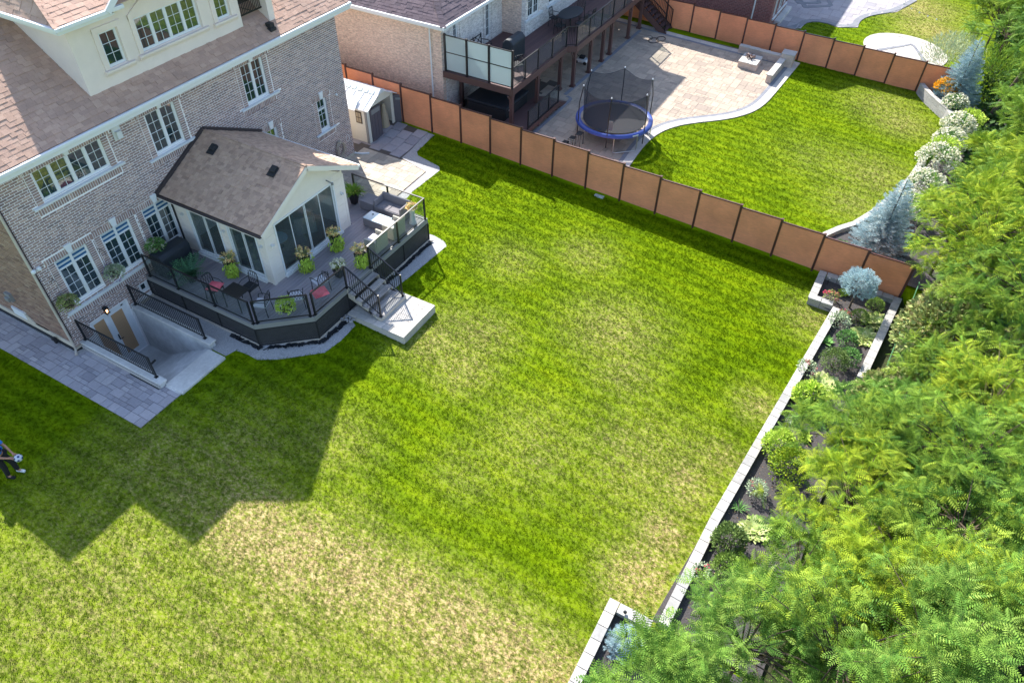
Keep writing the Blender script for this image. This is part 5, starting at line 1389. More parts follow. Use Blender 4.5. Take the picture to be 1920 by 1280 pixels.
for k in range(40):
    t = k * .16; mb.obox((nx0 + t, ny0 + t, NE_ + .14 + t * nr), Vector((.09, .09, .09 * nr)), Vector((.1, -.1, -.02)), Vector((0, 0, .014)), random.random())
mb.build('hip_caps', M['shingle_nb'], nb, kind='stuff')
m = MB(); m.box(nx0 - .12, ny0 - .12, NE_ - .04, 26.3, ny0, NE_ + .1); m.build('gutter', M['white'], nb); m = MB(); m.box(nx0 - .12, ny0 + .001, NE_ - .04, nx0, 12, NE_ + .1); m.build('gutter', M['white'], nb)
m = MB(); m.box(nx0, ny0 + .001, NE_ - .14, 26.3, -2.06, NE_ - .041); m.box(nx0, -2.06, NE_ - .14, 20.69, 12, NE_ - .041); m.build('soffit', M['white'], nb)
m = MB(); m.box(26.1, -4.02, NE_ - .04, 37.6, -3.9, NE_ + .1); m.build('gutter', M['white'], nb)
m = MB(); m.tube([(20.3, -1.55, NE_ - .05), (20.62, -1.45, NE_ - .3), (20.62, -1.45, .4)], .04, 8); m.build('downspout', M['white'], nb)
m = MB(); m.box(27, -3.58, .3, 37, -3.5, NZ - .25); m.build('basement_wall', M['siding'], nb)
for k in range(10): m = MB(); m.box(33.3, -3.62, .5 + k * .18, 35.3, -3.585, .66 + k * .18); m.build('door_panel', M['white'], nb)

# ------------------------------------------------ neighbour raised deck
nd = empty('raised_deck', (29, -5, .4), 'raised brown deck on posts along the neighbour house with glass railing and frosted screens', 'deck')
ND = [(20.75, -2.06), (20.75, -6.02), (26.7, -6.02), (26.95, -6.45), (36.9, -6.45), (36.9, -3.51), (26.62, -3.51), (26.6, -2.06)]
y = -6.4
k = 0
while y < -2.2:
    yc = y + .07; xs = []; n = len(ND)
    for i in range(n):
        a, b = ND[i], ND[(i + 1) % n]
        if (a[1] > yc) != (b[1] > yc): xs.append(a[0] + (b[0] - a[0]) * (yc - a[1]) / (b[1] - a[1]))
    xs.sort()
    if len(xs) >= 2: m = MB(); m.box(xs[0] + .02, y, NZ - .03, min(xs[-1], 37.1), y + .134, NZ, random.random()); m.build('deck_board', M['deck_nb'], nd)
    y += .142
edges = [((20.75, -2.06), (20.75, -6.02)), ((20.75, -6.02), (26.7, -6.02)), ((26.7, -6.02), (26.95, -6.45)), ((26.95, -6.45), (36.9, -6.45))]
for a, b in edges:
    m = MB(); m.bar((a[0], a[1], NZ - .16), (b[0], b[1], NZ - .16), .06, .32); m.build('rim_beam', M['brown_trim'], nd)
m = MB(); m.box(20.85, -5.9, NZ - .12, 37.0, -2.3, NZ - .04); m.build('deck_underside', M['brown_trim'], nd)
npost = [(21.0, -5.85), (23.7, -5.85), (26.35, -5.85), (27.1, -6.3), (29.2, -6.3), (30.95, -6.3), (32.1, -6.3), (34.9, -6.3), (36.75, -6.3), (22.0, -2.3)]
for x, y in npost:
    m = MB(); z = ground_z(x, y); m.box(x - .09, y - .09, z, x + .09, y + .09, NZ - .3); m.build('post', M['brown_trim'], nd, bevel=.01)
    m = MB(); m.box(x - .14, y - .14, z, x + .14, y + .14, z + .1); m.box(x - .11, y - .11, z + .1, x + .11, y + .11, z + .14); m.build('post_base', M['brown_trim'], nd)
    if y < -5:
        for sg in (-1, 1): m = MB(); m.bar((x + sg * .05, y, NZ - .75), (x + sg * .4, y, NZ - .33), .06, .06); m.build('bracket', M['brown_trim'], nd)
sc = empty('privacy_screen', (20.78, -4, NZ), 'three tall frosted glass screens in black frames at the near end of the raised deck', 'screen')
ysc = [-2.2, -3.45, -4.7, -5.98]
for i, yy in enumerate(ysc):
    m = MB(); m.box(20.74, yy - .045, NZ, 20.84, yy + .045, NZ + 1.86); m.build('screen_post', M['black'], sc)
for i in range(3):
    a, b = ysc[i] - .06, ysc[i + 1] + .06
    for z in (.08, .98, 1.8): m = MB(); m.box(20.77, b, NZ + z - .02, 20.81, a, NZ + z + .02); m.build('screen_rail', M['black'], sc)
    for z0, z1 in ((.1, .96), (1.0, 1.78)): m = MB(); m.box(20.785, b, NZ + z0, 20.795, a, NZ + z1); m.build('screen_panel', M['frost'], sc)
nrl = empty('glass_railing', (24, -5.98, NZ), 'glass railing along the front of the raised deck, from the screens to the small gate', 'railing')
glass_run(nrl, [(20.82, -5.97), (22.1, -5.97), (23.45, -5.97), (25.0, -5.97), (26.65, -5.97)], NZ, post_first=False)
nrl = empty('glass_railing', (32, -6.4, NZ), 'glass railing along the front of the raised deck, from the small gate to the stairs', 'railing')
glass_run(nrl, [(27.0, -6.4), (28.6, -6.4), (30.2, -6.4), (31.8, -6.4), (33.4, -6.4), (35.0, -6.4), (36.8, -6.4), (36.85, -4.9)], NZ)
gt = empty('rail_gate', (26.8, -6.2, NZ), 'narrow barred section joining the two glass railings of the raised deck', 'gate')
picket_rail(gt, (26.68, -6.0, NZ), (26.97, -6.37, NZ), h=1.0, gap=.09, ends=(False, False))
# stairs of the raised deck, going down along the far fence
ns_ = empty('deck_stairs', (37.5, -7, .4), 'brown stairs with black railings going down from the raised deck to the patio', 'stairs')
S0 = Vector((37.5, -4.85, NZ)); S1 = Vector((37.5, -7.95, .40)); nst2 = 12
for i in range(nst2):
    p = S0.lerp(S1, (i + .5) / nst2); m = MB(); m.box(36.98, p.y - .15, p.z - .04, 38.02, p.y + .13, p.z, random.random()); m.build('tread', M['deck_nb'], ns_)
for xx in (36.95, 38.05):
    m = MB(); m.bar((xx, S0.y, NZ - .2), (xx, S1.y - .05, .28), .05, .34); m.build('stringer', M['brown_trim'], ns_)
m = MB(); m.box(36.92, -4.85, NZ - .1, 38.08, -3.5, NZ); m.build('stair_landing', M['deck_nb'], ns_)
for xx, lab in ((36.97, 'black stair railing nearest the camera on the raised deck stairs'), (38.02, 'black stair railing on the fence side of the raised deck stairs')):
    r = empty('stair_railing', (xx, -6.4, 1.5), lab, 'railing'); picket_rail(r, (xx, S0.y, NZ + .02), (xx, S1.y, .5), h=1.0, gap=.13)
# hot tub below the deck and the low platform
ht = empty('hot_tub', (22.6, -4.2, .4), 'covered dark hot tub in the shade below the raised deck', 'hot tub')
m = MB(); m.box(21.3, -5.35, .45, 23.6, -3.05, 1.25); m.build('tub_body', M['blackmat'], ht, bevel=.08); m = MB(); m.box(21.25, -5.4, 1.26, 23.65, -3.0, 1.4); m.build('tub_cover', M['cover'], ht, bevel=.06)
m = MB(); m.box(21.6, -5.42, 1.1, 21.8, -5.36, 1.2); m.build('badge', M['white'], ht)
lp = empty('low_platform', (23, -6.6, .3), 'low brown platform with glass railing and a short ramp in front of the hot tub', 'platform')
m = MB(); m.box(20.9, -6.85, .62, 24.4, -5.4, .8); m.build('platform_deck', M['deck_nb'], lp); m = MB(); m.box(20.9, -6.88, .6, 24.4, -6.85, .86); m.build('rim_beam', M['brown_trim'], lp)
for x in (21.2, 22.2, 23.2, 24.2): m = MB(); m.box(x - .05, -6.8, .3, x + .05, -6.7, .62); m.build('leg', M['brown_trim'], lp)
m = MB(); m.extr([(24.4, -6.85, .8), (25.4, -6.85, .4), (25.4, -6.85, .3), (24.4, -6.85, .5)], (0, 1.3, 0)); m.build('ramp', M['brown_trim'], lp)
r = empty('glass_railing', (22.6, -6.8, .8), 'short dark glass railing on the low platform by the hot tub', 'railing'); glass_run(r, [(21.0, -6.8), (22.1, -6.8), (23.2, -6.8), (24.3, -6.8)], .8, h=.95)

# ------------------------------------------------ furniture on the raised deck
def metal_chair(name, x, y, z, rz, label, s=1.0, group=None, seat='blackmat'):
    t = empty(name, (x, y, z), label, 'chair', group)
    P_ = lambda a, b, c: (x + a * s, y + b * s, z + c * s)
    for a, b in ((-.22, -.22), (.22, -.22), (-.22, .22), (.22, .22)):
        m = MB(); m.tube([P_(a, b, .44), P_(a * 1.1, b * 1.15, .0)], .016, 6); m.build('leg', M['black'], t)
    m = MB(); m.box(*P_(-.24, -.24, .43), *P_(.24, .24, .47)); m.build('seat', M[seat], t, bevel=.015)
    m = MB(); m.tube([P_(-.22, .22, .45), P_(-.23, .27, .8), P_(-.14, .29, .95), P_(.14, .29, .95), P_(.23, .27, .8), P_(.22, .22, .45)], .018, 6); m.build('back_frame', M['black'], t)
    for k in range(4):
        m = MB(); a = -.2 + k * .1; m.bar(P_(a, .23, .48), P_(a + .12, .285, .93), .012); m.bar(P_(-a, .24, .48), P_(-a - .12, .285, .93), .012); m.build('back_lattice', M['black'], t)
    for sg in (-1, 1):
        m = MB(); m.tube([P_(sg * .23, .25, .68), P_(sg * .27, -.05, .68), P_(sg * .27, -.2, .62), P_(sg * .24, -.22, .45)], .015, 6); m.build('armrest', M['black'], t)
    t.rotation_euler = (0, 0, rz); return t
tb = empty('patio_table', (29.25, -4.9, NZ), 'dark oval dining table on the raised deck', 'table')
m = MB(); m.lathe((29.25, -4.9, NZ + .7), [(1.0, 0), (1.04, .01), (1.04, .035), (1.0, .045)], 26, sq=.55); m.build('table_top', M['cover'], tb)
for a, b in ((-.5, -.25), (.5, -.25), (-.5, .25), (.5, .25)): m = MB(); m.tube([(29.25 + a, -4.9 + b, NZ + .7), (29.25 + a * 1.2, -4.9 + b * 1.2, NZ)], .025, 6); m.build('leg', M['black'], tb)
for x, y, rz, lb in ((27.95, -4.9, 1.57, 'black lattice back chair at the near end of the oval table'), (28.8, -4.15, 0.0, 'black lattice back chair on the house side of the oval table'), (30.6, -4.8, -1.57, 'black lattice back chair at the far end of the oval table'), (29.9, -5.75, 3.14, 'black lattice back chair on the railing side, far end of the oval table'), (28.8, -5.75, 3.14, 'black lattice back chair on the railing side, near end of the oval table')):
    metal_chair('patio_chair', x, y, NZ, rz, lb)
bn = empty('garden_bench', (22.9, -2.75, NZ), 'black metal bench with crossed back and scrolled arms against the pale brick wall', 'bench')
m = MB(); m.box(22.15, -3.1, NZ + .42, 23.65, -2.6, NZ + .46); m.build('seat', M['black'], bn)
for x in (22.15, 22.9, 23.65): m = MB(); m.bar((x, -2.55, NZ), (x, -2.5, NZ + 1.0), .045); m.build('back_post', M['black'], bn)
for k in range(3):
    a = 22.15 + k * .5; m = MB(); m.bar((a, -2.52, NZ + .5), (a + .5, -2.5, NZ + .92), .03); m.bar((a + .5, -2.52, NZ + .5), (a, -2.5, NZ + .92), .03); m.build('cross_brace', M['black'], bn)
m = MB(); m.bar((22.15, -2.5, NZ + .95), (23.65, -2.5, NZ + .95), .04); m.build('back_rail', M['black'], bn)
for x in (22.15, 23.65):
    m = MB(); m.tube([(x, -2.55, NZ + .7), (x, -2.9, NZ + .74), (x, -3.15, NZ + .66), (x, -3.15, NZ + .55), (x, -3.05, NZ + .55)], .02, 6); m.build('armrest', M['black'], bn); m = MB(); m.bar((x, -3.05, NZ), (x, -3.05, NZ + .45), .035); m.build('leg', M['black'], bn)
bq = empty('barbecue', (23.7, -4.3, NZ), 'barbecue under a charcoal fabric cover on the raised deck behind the screens', 'barbecue')
m = MB(); m.extr([(23.2, -4.65, NZ + .05), (23.2, -3.95, NZ + .05), (23.25, -4.0, NZ + .95), (23.25, -4.2, NZ + 1.15), (23.25, -4.45, NZ + 1.15), (23.25, -4.62, NZ + .95)], (1.35, .02, 0)); m.build('fabric_cover', M['cover'], bq, bevel=.06)
metal_chair('lounge_chair', 22.3, -5.35, NZ, 2.6, 'black metal lounge chair with scrolled arm in the front corner of the raised deck', 1.15)
# things below the raised deck
mw = empty('lawn_mower', (30.2, -5.4, .43), 'white and black lawn mower parked beside a post under the raised deck', 'mower')
m = MB(); m.box(29.95, -5.75, .5, 30.45, -5.1, .7); m.build('mower_deck', M['white'], mw, bevel=.05); m = MB(); m.box(30.05, -5.55, .7, 30.35, -5.25, .85); m.build('engine', M['blackmat'], mw, bevel=.03)
for a, b in ((29.93, -5.7), (30.47, -5.7), (29.93, -5.15), (30.47, -5.15)): m = MB(); m.tube([(a - .03, b, .53), (a + .03, b, .53)], .1, 12); m.build('wheel', M['rubber'], mw)
m = MB(); m.tube([(30.0, -5.1, .65), (30.0, -4.5, 1.25), (30.4, -4.5, 1.25), (30.4, -5.1, .65)], .018, 6); m.build('handle', M['black'], mw)
hs = empty('garden_hose', (36.4, -6.9, .38), 'black hose lying in loose loops on the patio beside the deck stairs', 'hose')
for k, (cx, cy, rr) in enumerate(((36.2, -7.3, .45), (36.5, -8.1, .38), (36.0, -7.8, .42))):
    m = MB(); m.tube([(cx - .5 + rr * math.cos(a), cy + rr * .7 * math.sin(a), .39 + .015 * k) for a in np.linspace(0, 6.28, 22)], .02, 5, cap=False); m.build('loop', M['rubber'], hs)

# ================================================================== NEIGHBOUR PATIO
sheet('patio_base', NB_PATIO, 0.012, M['sand'])
def offset_poly(path, d):
    out = []
    for i, p in enumerate(path):
        a = path[max(0, i - 1)]; b = path[min(len(path) - 1, i + 1)]
        t = Vector((b[0] - a[0], b[1] - a[1])).normalized(); out.append((p[0] - t.y * d, p[1] + t.x * d))
    return out
def smooth_path(path, n=2):
    for _ in range(n):
        q = [path[0]]
        for i in range(len(path) - 1):
            a, b = path[i], path[i + 1]; q += [(a[0] * .75 + b[0] * .25, a[1] * .75 + b[1] * .25), (a[0] * .25 + b[0] * .75, a[1] * .25 + b[1] * .75)]
        q.append(path[-1]); path = q
    return path
curve = smooth_path(NB_PATIO[2:15] + [(37.2, -16.35)])
inner_poly = [(19.5, -2)] + [(19.5, -12.2)] + offset_poly(curve, .06) + [(37.3, -8.2), (37.4, -2)]
lay('patio', inner_poly, .2, [(2, 2), (3, 2), (2, 3), (3, 3), (2, 1), (1, 2), (3, 2)], M['paver_nb'], 12, 'x', excl=[[(20.8, -2), (20.8, -5.2), (27, -5.2), (27, -3.4), (37, -3.4), (37, -2)]])
def band(root, name, path, d0, d1, mt, step=.3, lift=.047):
    """a row of blocks following a curved edge, between two offsets"""
    P0 = [Vector((*p, 0)) for p in offset_poly(path, d0)]; P1 = [Vector((*p, 0)) for p in offset_poly(path, d1)]
    L_ = [0]
    for i in range(len(path) - 1): L_.append(L_[-1] + math.dist(path[i], path[i + 1]))
    def at(P, s):
        for i in range(len(L_) - 1):
            if s <= L_[i + 1] or i == len(L_) - 2:
                t = (s - L_[i]) / max(1e-6, L_[i + 1] - L_[i]); return P[i].lerp(P[i + 1], min(1, t))
    s = 0
    while s < L_[-1] - .05:
        e = min(s + step, L_[-1]) - .008
        q = [at(P0, s), at(P0, e), at(P1, e), at(P1, s)]
        m = MB(); bot = [(p.x, p.y, ground_z(p.x, p.y)) for p in q]; top = [(p.x, p.y, ground_z(p.x, p.y) + lift + random.uniform(-.0015, .0015)) for p in q]
        m.add(bot + top, [(0, 1, 2, 3)[::-1], (4, 5, 6, 7), (0, 1, 5, 4), (1, 2, 6, 5), (2, 3, 7, 6), (3, 0, 4, 7)], random.random() + .01)
        m.build(name, mt, root); s += step
pb = empty('patio_border', (28, -13, 0)); pb['kind'] = 'structure'
c2 = smooth_path([(19.45, -12.3), (21.4, -12.2)] + NB_PATIO[3:15] + [(37.9, -16.38)])
band(pb, 'border_paver', c2, 0.0, .42, M['paver_light'], .36)
band(pb, 'border_paver', c2, .425, .62, M['paver_dark'], .36)
band(pb, 'border_paver', [(37.6, -16.3), (37.45, -12), (37.4, -8.6), (37.55, -3)], -.02, .42, M['paver_light'], .4)
band(pb, 'border_paver', [(37.6, -15.9), (37.45, -12), (37.4, -8.6), (37.55, -3)], .425, .62, M['paver_dark'], .4)
band(pb, 'border_paver', [(21.5, -7.0), (25.8, -7.0), (26.0, -6.6)], 0.0, .2, M['paver_dark'], .4, .05)
band(pb, 'border_paver', [(26, -6.5), (36.5, -6.6)], 0.0, .2, M['paver_dark'], .4, .05)
band(pb, 'border_paver', [(20.0, -8.4), (20.9, -7.5), (21.5, -7.05)], 0.0, .2, M['paver_dark'], .4, .05)

# fireplace corner: low stone seat walls, square fire pit, pillar
def block_wall(name, p0, p1, w, h, label, mt='natstone', cap='paver_light', cat='wall', rows=3, rough=True):
    p0 = Vector((*p0, 0)); p1 = Vector((*p1, 0)); d = (p1 - p0).normalized(); n = Vector((-d.y, d.x, 0)); L_ = (p1 - p0).length
    root = empty(name, tuple((p0 + p1) / 2), label, cat); r = random.Random(int(L_ * 100))
    rh_ = (h - .06) / rows
    for j in range(rows):
        s = 0
        while s < L_ - .02:
            e = min(s + r.uniform(.28, .55), L_)
            if L_ - e < .12: e = L_
            c = p0 + d * ((s + e) / 2); gz = ground_z(c.x, c.y)
            m = MB(); m.obox(c + Vector((0, 0, gz + rh_ * (j + .5))), d * ((e - s) / 2 - .004), n * (w / 2 - r.uniform(0, .012)), Vector((0, 0, rh_ / 2 - .003)), r.random()); m.build('stone_block', M[mt], root); s = e
    s = 0
    while s < L_ - .02:
        e = min(s + .62, L_); c = p0 + d * ((s + e) / 2); gz = ground_z(c.x, c.y)
        m = MB(); m.obox(c + Vector((0, 0, gz + h - .03)), d * ((e - s) / 2 - .003), n * (w / 2 + .03), Vector((0, 0, .03)), r.random()); m.build('cap_stone', M[cap], root, bevel=.006); s = e
    return root
block_wall('seat_wall', (37.15, -12.75), (37.15, -15.45), .3, .52, 'low natural stone seat wall parallel to the far fence')
block_wall('seat_wall', (34.05, -15.42), (36.75, -15.5), .3, .52, 'short low stone seat wall ending at the patio edge by the lawn')
block_wall('stone_pillar', (36.75, -15.72), (37.5, -15.72), .72, .8, 'square stone pillar with a pale cap where the two seat walls meet', rows=4, cat='pillar')
block_wall('fire_pit', (35.75, -13.3), (35.75, -14.4), 1.35, .42, 'low square fire pit of cream stone with logs on top, near the far seat wall', cat='fire pit')
fl = empty('firewood', (35.8, -13.8, .6), 'brown logs and a grate lying on the stone fire pit', 'logs')
for k in range(6):
    m = MB(); a = k * .9; m.tube([(35.8 + .3 * math.cos(a), -13.8 + .3 * math.sin(a), .56 + .03 * k), (35.8 - .3 * math.cos(a + .4), -13.8 - .3 * math.sin(a + .4), .6 + .03 * k)], .035, 7); m.build('log', M['brown_trim'], fl)

# ================================================================== TRAMPOLINE
TX, TY, TR = 23.62, -10.28, 1.86
tg = ground_z(TX, TY) + .04
tr = empty('trampoline', (TX, TY, tg), 'round blue trampoline with black net enclosure on the neighbour patio', 'trampoline')
m = MB(); m.lathe((TX, TY, tg + .86), [(TR - .3, 0), (TR - .3, .02)], 48); m.build('jump_mat', M['trampmat'], tr)
m = MB(); vs = []; fs = []; n = 64
for k in range(n):
    a = 2 * math.pi * k / n
    for r_, z in ((TR - .17, .885), (TR - .02, .93), (TR + .06, .9), (TR + .07, .78)): vs.append((TX + r_ * math.cos(a), TY + r_ * math.sin(a), tg + z))
for k in range(n):
    for j in range(3): fs.append((k * 4 + j, k * 4 + j + 1, ((k + 1) % n) * 4 + j + 1, ((k + 1) % n) * 4 + j))
m.add(vs, fs); m.build('safety_pad', M['blue'], tr, smooth=True)
m = MB(); m.tube([(TX + TR * math.cos(a), TY + TR * math.sin(a), tg + .82) for a in np.linspace(0, 2 * math.pi, 40)], .025, 6, cap=False); m.build('frame_ring', M['chrome'], tr)
for k in range(4):
    a = math.radians(73 - 30 + 90 * k); da = .33
    pts = [(TX + TR * math.cos(a - da), TY + TR * math.sin(a - da), tg + .8), (TX + (TR + .02) * math.cos(a - da), TY + (TR + .02) * math.sin(a - da), tg + .03), (TX + TR * math.cos(a - da * .8), TY + TR * math.sin(a - da * .8), tg + .0), (TX + TR * math.cos(a + da * .8), TY + TR * math.sin(a + da * .8), tg), (TX + TR * math.cos(a + da), TY + TR * math.sin(a + da), tg + .03), (TX + TR * math.cos(a + da), TY + TR * math.sin(a + da), tg + .8)]
    m = MB(); m.tube(pts, .022, 7); m.build('leg', M['chrome'], tr)
pa = [math.radians(73 + 60 * k) for k in range(6)]
for a in pa:
    m = MB(); m.tube([(TX + (TR + .04) * math.cos(a), TY + (TR + .04) * math.sin(a), tg + .25), (TX + (TR + .04) * math.cos(a), TY + (TR + .04) * math.sin(a), tg + 1.9), (TX + (TR - .1) * math.cos(a), TY + (TR - .1) * math.sin(a), tg + 2.7)], .024, 7); m.build('net_pole', M['black'], tr)
    m = MB(); m.lathe((TX + (TR - .1) * math.cos(a), TY + (TR - .1) * math.sin(a), tg + 2.7), [(.03, 0), (.035, .03), (.02, .07)], 8); m.build('pole_cap', M['white'], tr)
for k in range(6):
    a0, a1 = pa[k], pa[k] + math.radians(60); vs = []; fs = []; nn = 10
    for j in range(nn + 1):
        t = j / nn; a = a0 + (a1 - a0) * t; sag = .22 * math.sin(math.pi * t); rr = TR - .12 - .16 * math.sin(math.pi * t); rl_ = TR - .3
        for q in range(5): w_ = q / 4; vs.append((TX + (rl_ * (1 - w_) + rr * w_) * math.cos(a), TY + (rl_ * (1 - w_) + rr * w_) * math.sin(a), tg + .88 + (1.8 - sag) * w_))
    for j in range(nn):
        for q in range(4): fs.append((j * 5 + q, (j + 1) * 5 + q, (j + 1) * 5 + q + 1, j * 5 + q + 1))
    m = MB(); m.add(vs, fs); m.build('net_panel', M['net'], tr)
    m = MB(); m.tube([vs[j * 5 + 4] for j in range(nn + 1)], .008, 4); m.build('net_edge', M['black'], tr)
m = MB(); a = math.radians(196); c = Vector((TX + (TR - .3) * math.cos(a), TY + (TR - .3) * math.sin(a), tg + 1.25)); m.obox(c, Vector((-math.sin(a), math.cos(a), 0)) * .1, Vector((math.cos(a), math.sin(a), 0)) * .004, Vector((0, 0, .24))); m.build('warning_label', M['white'], tr)
m = MB(); a = math.radians(236); c = Vector((TX + (TR + .07) * math.cos(a), TY + (TR + .07) * math.sin(a), tg + .86)); m.obox(c, Vector((-math.sin(a), math.cos(a), 0)) * .16, Vector((math.cos(a), math.sin(a), 0)) * .01, Vector((0, 0, .03))); m.build('pad_badge', M['frost'], tr)
ld = empty('step_ladder', (21.6, -9.0, tg), 'small black metal step stool beside the trampoline, behind the fence', 'steps')
for i in range(3):
    x = 21.25 + .22 * i; y = -8.75 - .28 * i; z = tg + .22 * (i + 1); m = MB(); m.obox((x, y, z), Vector((.2, -.0, 0)), Vector((0, .14, 0)), Vector((0, 0, .012))); m.build('step', M['blackmat'], ld)
    for a, b in ((-.19, -.13), (.19, -.13), (-.19, .13), (.19, .13)): m = MB(); m.bar((x + a, y + b, tg), (x + a, y + b, z), .02); m.build('leg', M['black'], ld)

# retaining wall of the neighbour bed, curved at the far end
def curved_wall(name, path, h, label, w=.26, mt='bedstone_rough', cap='bedstone', rows=3):
    root = empty(name, (*path[len(path) // 2], 0), label, 'wall'); P0 = path; P1 = offset_poly(path, -w); r = random.Random(3)
    n = len(path)
    for i in range(n - 1):
        a, b, c, d = P0[i], P0[i + 1], P1[i + 1], P1[i]
        sg = max(1, int(math.dist(a, b) / .42))
        for k in range(sg):
            t0, t1 = k / sg + .006, (k + 1) / sg - .006
            l = lambda p, q, t: (p[0] + (q[0] - p[0]) * t, p[1] + (q[1] - p[1]) * t)
            q = [l(a, b, t0), l(a, b, t1), l(d, c, t1), l(d, c, t0)]
            for j in range(rows):
                z0 = ground_z(*q[0]) - .12 + (h + .06) * j / rows; z1 = ground_z(*q[0]) - .12 + (h + .06) * (j + 1) / rows - .008
                m = MB(); m.prism(q, z0, z1, r.random() + .01); m.build('stone_block', M[mt], root)
            m = MB(); q2 = [l(a, b, t0 - .005), l(a, b, t1 + .005), l(d, c, t1 + .005), l(d, c, t0 - .005)]; m.prism(q2, ground_z(*q[0]) + h - .06, ground_z(*q[0]) + h, r.random() + .01); m.build('cap_stone', M[cap], root)
    return root
cw = smooth_path([(38.15, -23.3), (37.3, -23.75), (36.4, -24.4), (35.4, -25.2), (34.3, -25.3)], 1)
curved_wall('retaining_wall', cw, .62, 'curved split stone retaining wall at the far corner of the neighbour lawn')
curved_wall('bed_edging', smooth_path([(34.2, -25.25), (31, -24.7), (26.8, -24.2), (22.6, -22.92), (21.2, -21.95), (19.4, -21.2)], 1), .3, 'pale stone edging between the neighbour lawn and its flower bed', rows=1)

# ================================================================== THIRD YARD
h3 = empty('far_house', (43, -8, .4), 'corner of a red brick house with tall windows beyond the far fence', 'house')
F3 = FR((0, -13.35, 0), (1, 0, 0), (0, -1, 0)); F3s = FR((41.4, 0, 0), (0, 1, 0), (-1, 0, 0))
hh = [(42.1, 42.9, .75, 3.0), (43.3, 44.5, .75, 3.0), (44.75, 45.6, .75, 3.0)]
m = MB(); wall_cells(m, F3, 41.4, 46.0, .1, 5.88, hh, -.25, 0); m.build('rear_wall', M['red_brick_y'], h3)
m = MB(); F3s.box(m, -13.1, 4, -.25, 0, .1, 5.88); m.build('side_wall', M['red_brick_x'], h3)
m = MB(); m.box(45.8, -13.1, .1, 46.0, 2, 5.88); m.build('side_wall', M['red_brick_x'], h3)
for a, b, c, d in hh: window(h3, F3, a, b, c, d, cols=2, rows=3, mun=0, fw=.06, recess=.04, sill=(a - .1, b + .1, c, .12))
m = MB(); m.box(46.1, -9.0, .1, 62, 4, 8.8); m.build('wing', M['red_brick_y'], h3); m = MB(); m.add([(45.6, -9.5, 8.8), (62.5, -9.5, 8.8), (62.5, 4.5, 8.8), (45.6, 4.5, 8.8), (51, -3, 11.5), (57, -3, 11.5)], [(0, 1, 5, 4), (1, 2, 5), (2, 3, 4, 5), (3, 0, 4), (3, 2, 1, 0)]); m.build('wing_roof', M['shingle_nb'], h3)
m = MB(); m.box(42.9, -13.75, .1, 46.1, -13.36, .35); m.build('stone_step', M['conc_light'], h3)
m = MB(); m.tube([(41.3, -12.2, 5.5), (41.3, -12.2, .2)], .05, 8); m.build('downspout', M['white'], h3)
m = MB(); m.add([(39.5, -13.9, 5.9), (46.6, -13.9, 5.9), (46.6, 4, 5.9), (39.5, 4, 5.9), (44.0, -13.9, 7.9), (44.0, 4, 7.9)], [(0, 1, 4), (0, 4, 5, 3), (1, 2, 5, 4), (0, 3, 2, 1), (2, 3, 5)]); m.build('roof', M['shingle_nb'], h3)
sheet('far_patio_base', T_PATIO, 0.012, M['sand'])
tp = lay('far_patio', T_PATIO, .34, [(2, 2), (3, 2), (2, 3), (3, 2)], M['paver_a'], 31, 'x', limit=120)
tb_ = empty('far_patio_border', (50, -18, 0)); tb_['kind'] = 'structure'
band(tb_, 'border_paver', smooth_path(T_PATIO[1:11]), 0, .4, M['paver_dark'], .5)
for d_ in (1.1, 2.3):
    band(tb_, 'border_paver', [(46.5 + d_ * .4, -15.0 + d_ * .5), (48.5, -16.9 + d_ * .7), (51.5 - d_ * .5, -15.5 + d_ * .4), (49.5, -13.2 + d_ * .3), (46.5 + d_ * .4, -15.0 + d_ * .5)], 0, .35, M['paver_dark'], .5, .052)
circ = [(T_CIRC[0] + T_CIRC[2] * math.cos(a), T_CIRC[1] + T_CIRC[2] * math.sin(a)) for a in np.linspace(0, 2 * math.pi, 33)]
sheet('round_patio_base', circ[:-1], 0.012, M['sand'])
lay('round_patio', circ[:-1], .3, [(2, 2), (3, 2), (2, 3)], M['paver_light'], 33, 'x', limit=120)
rb = empty('round_patio_border', (44, -21, 0)); rb['kind'] = 'structure'
band(rb, 'border_paver', circ, .0, .42, M['paver_light'], .5, .05)
band(rb, 'border_paver', [(42.6, -23.2), (45.3, -21.9), (42.9, -20.0)], 0, .28, M['paver_dark'], .45, .054)
sl_ = empty('string_lights', (46, -19, 3), 'thin wire of small round bulbs strung above the far yard', 'lights')
pts = [Vector((50.2, -16.5, 2.6)).lerp(Vector((43.2, -22.9, 2.2)), t) - Vector((0, 0, 1.2 * 4 * t * (1 - t) * .4)) for t in np.linspace(0, 1, 25)]
m = MB(); m.tube(pts, .008, 4); m.build('wire', M['blackmat'], sl_)
for p in pts[1::2]:
    m = MB(); m.lathe((p.x, p.y, p.z - .1), [(.01, 0), (.04, .03), (.04, .07), (.015, .1)], 7); m.build('bulb', M['frost'], sl_)
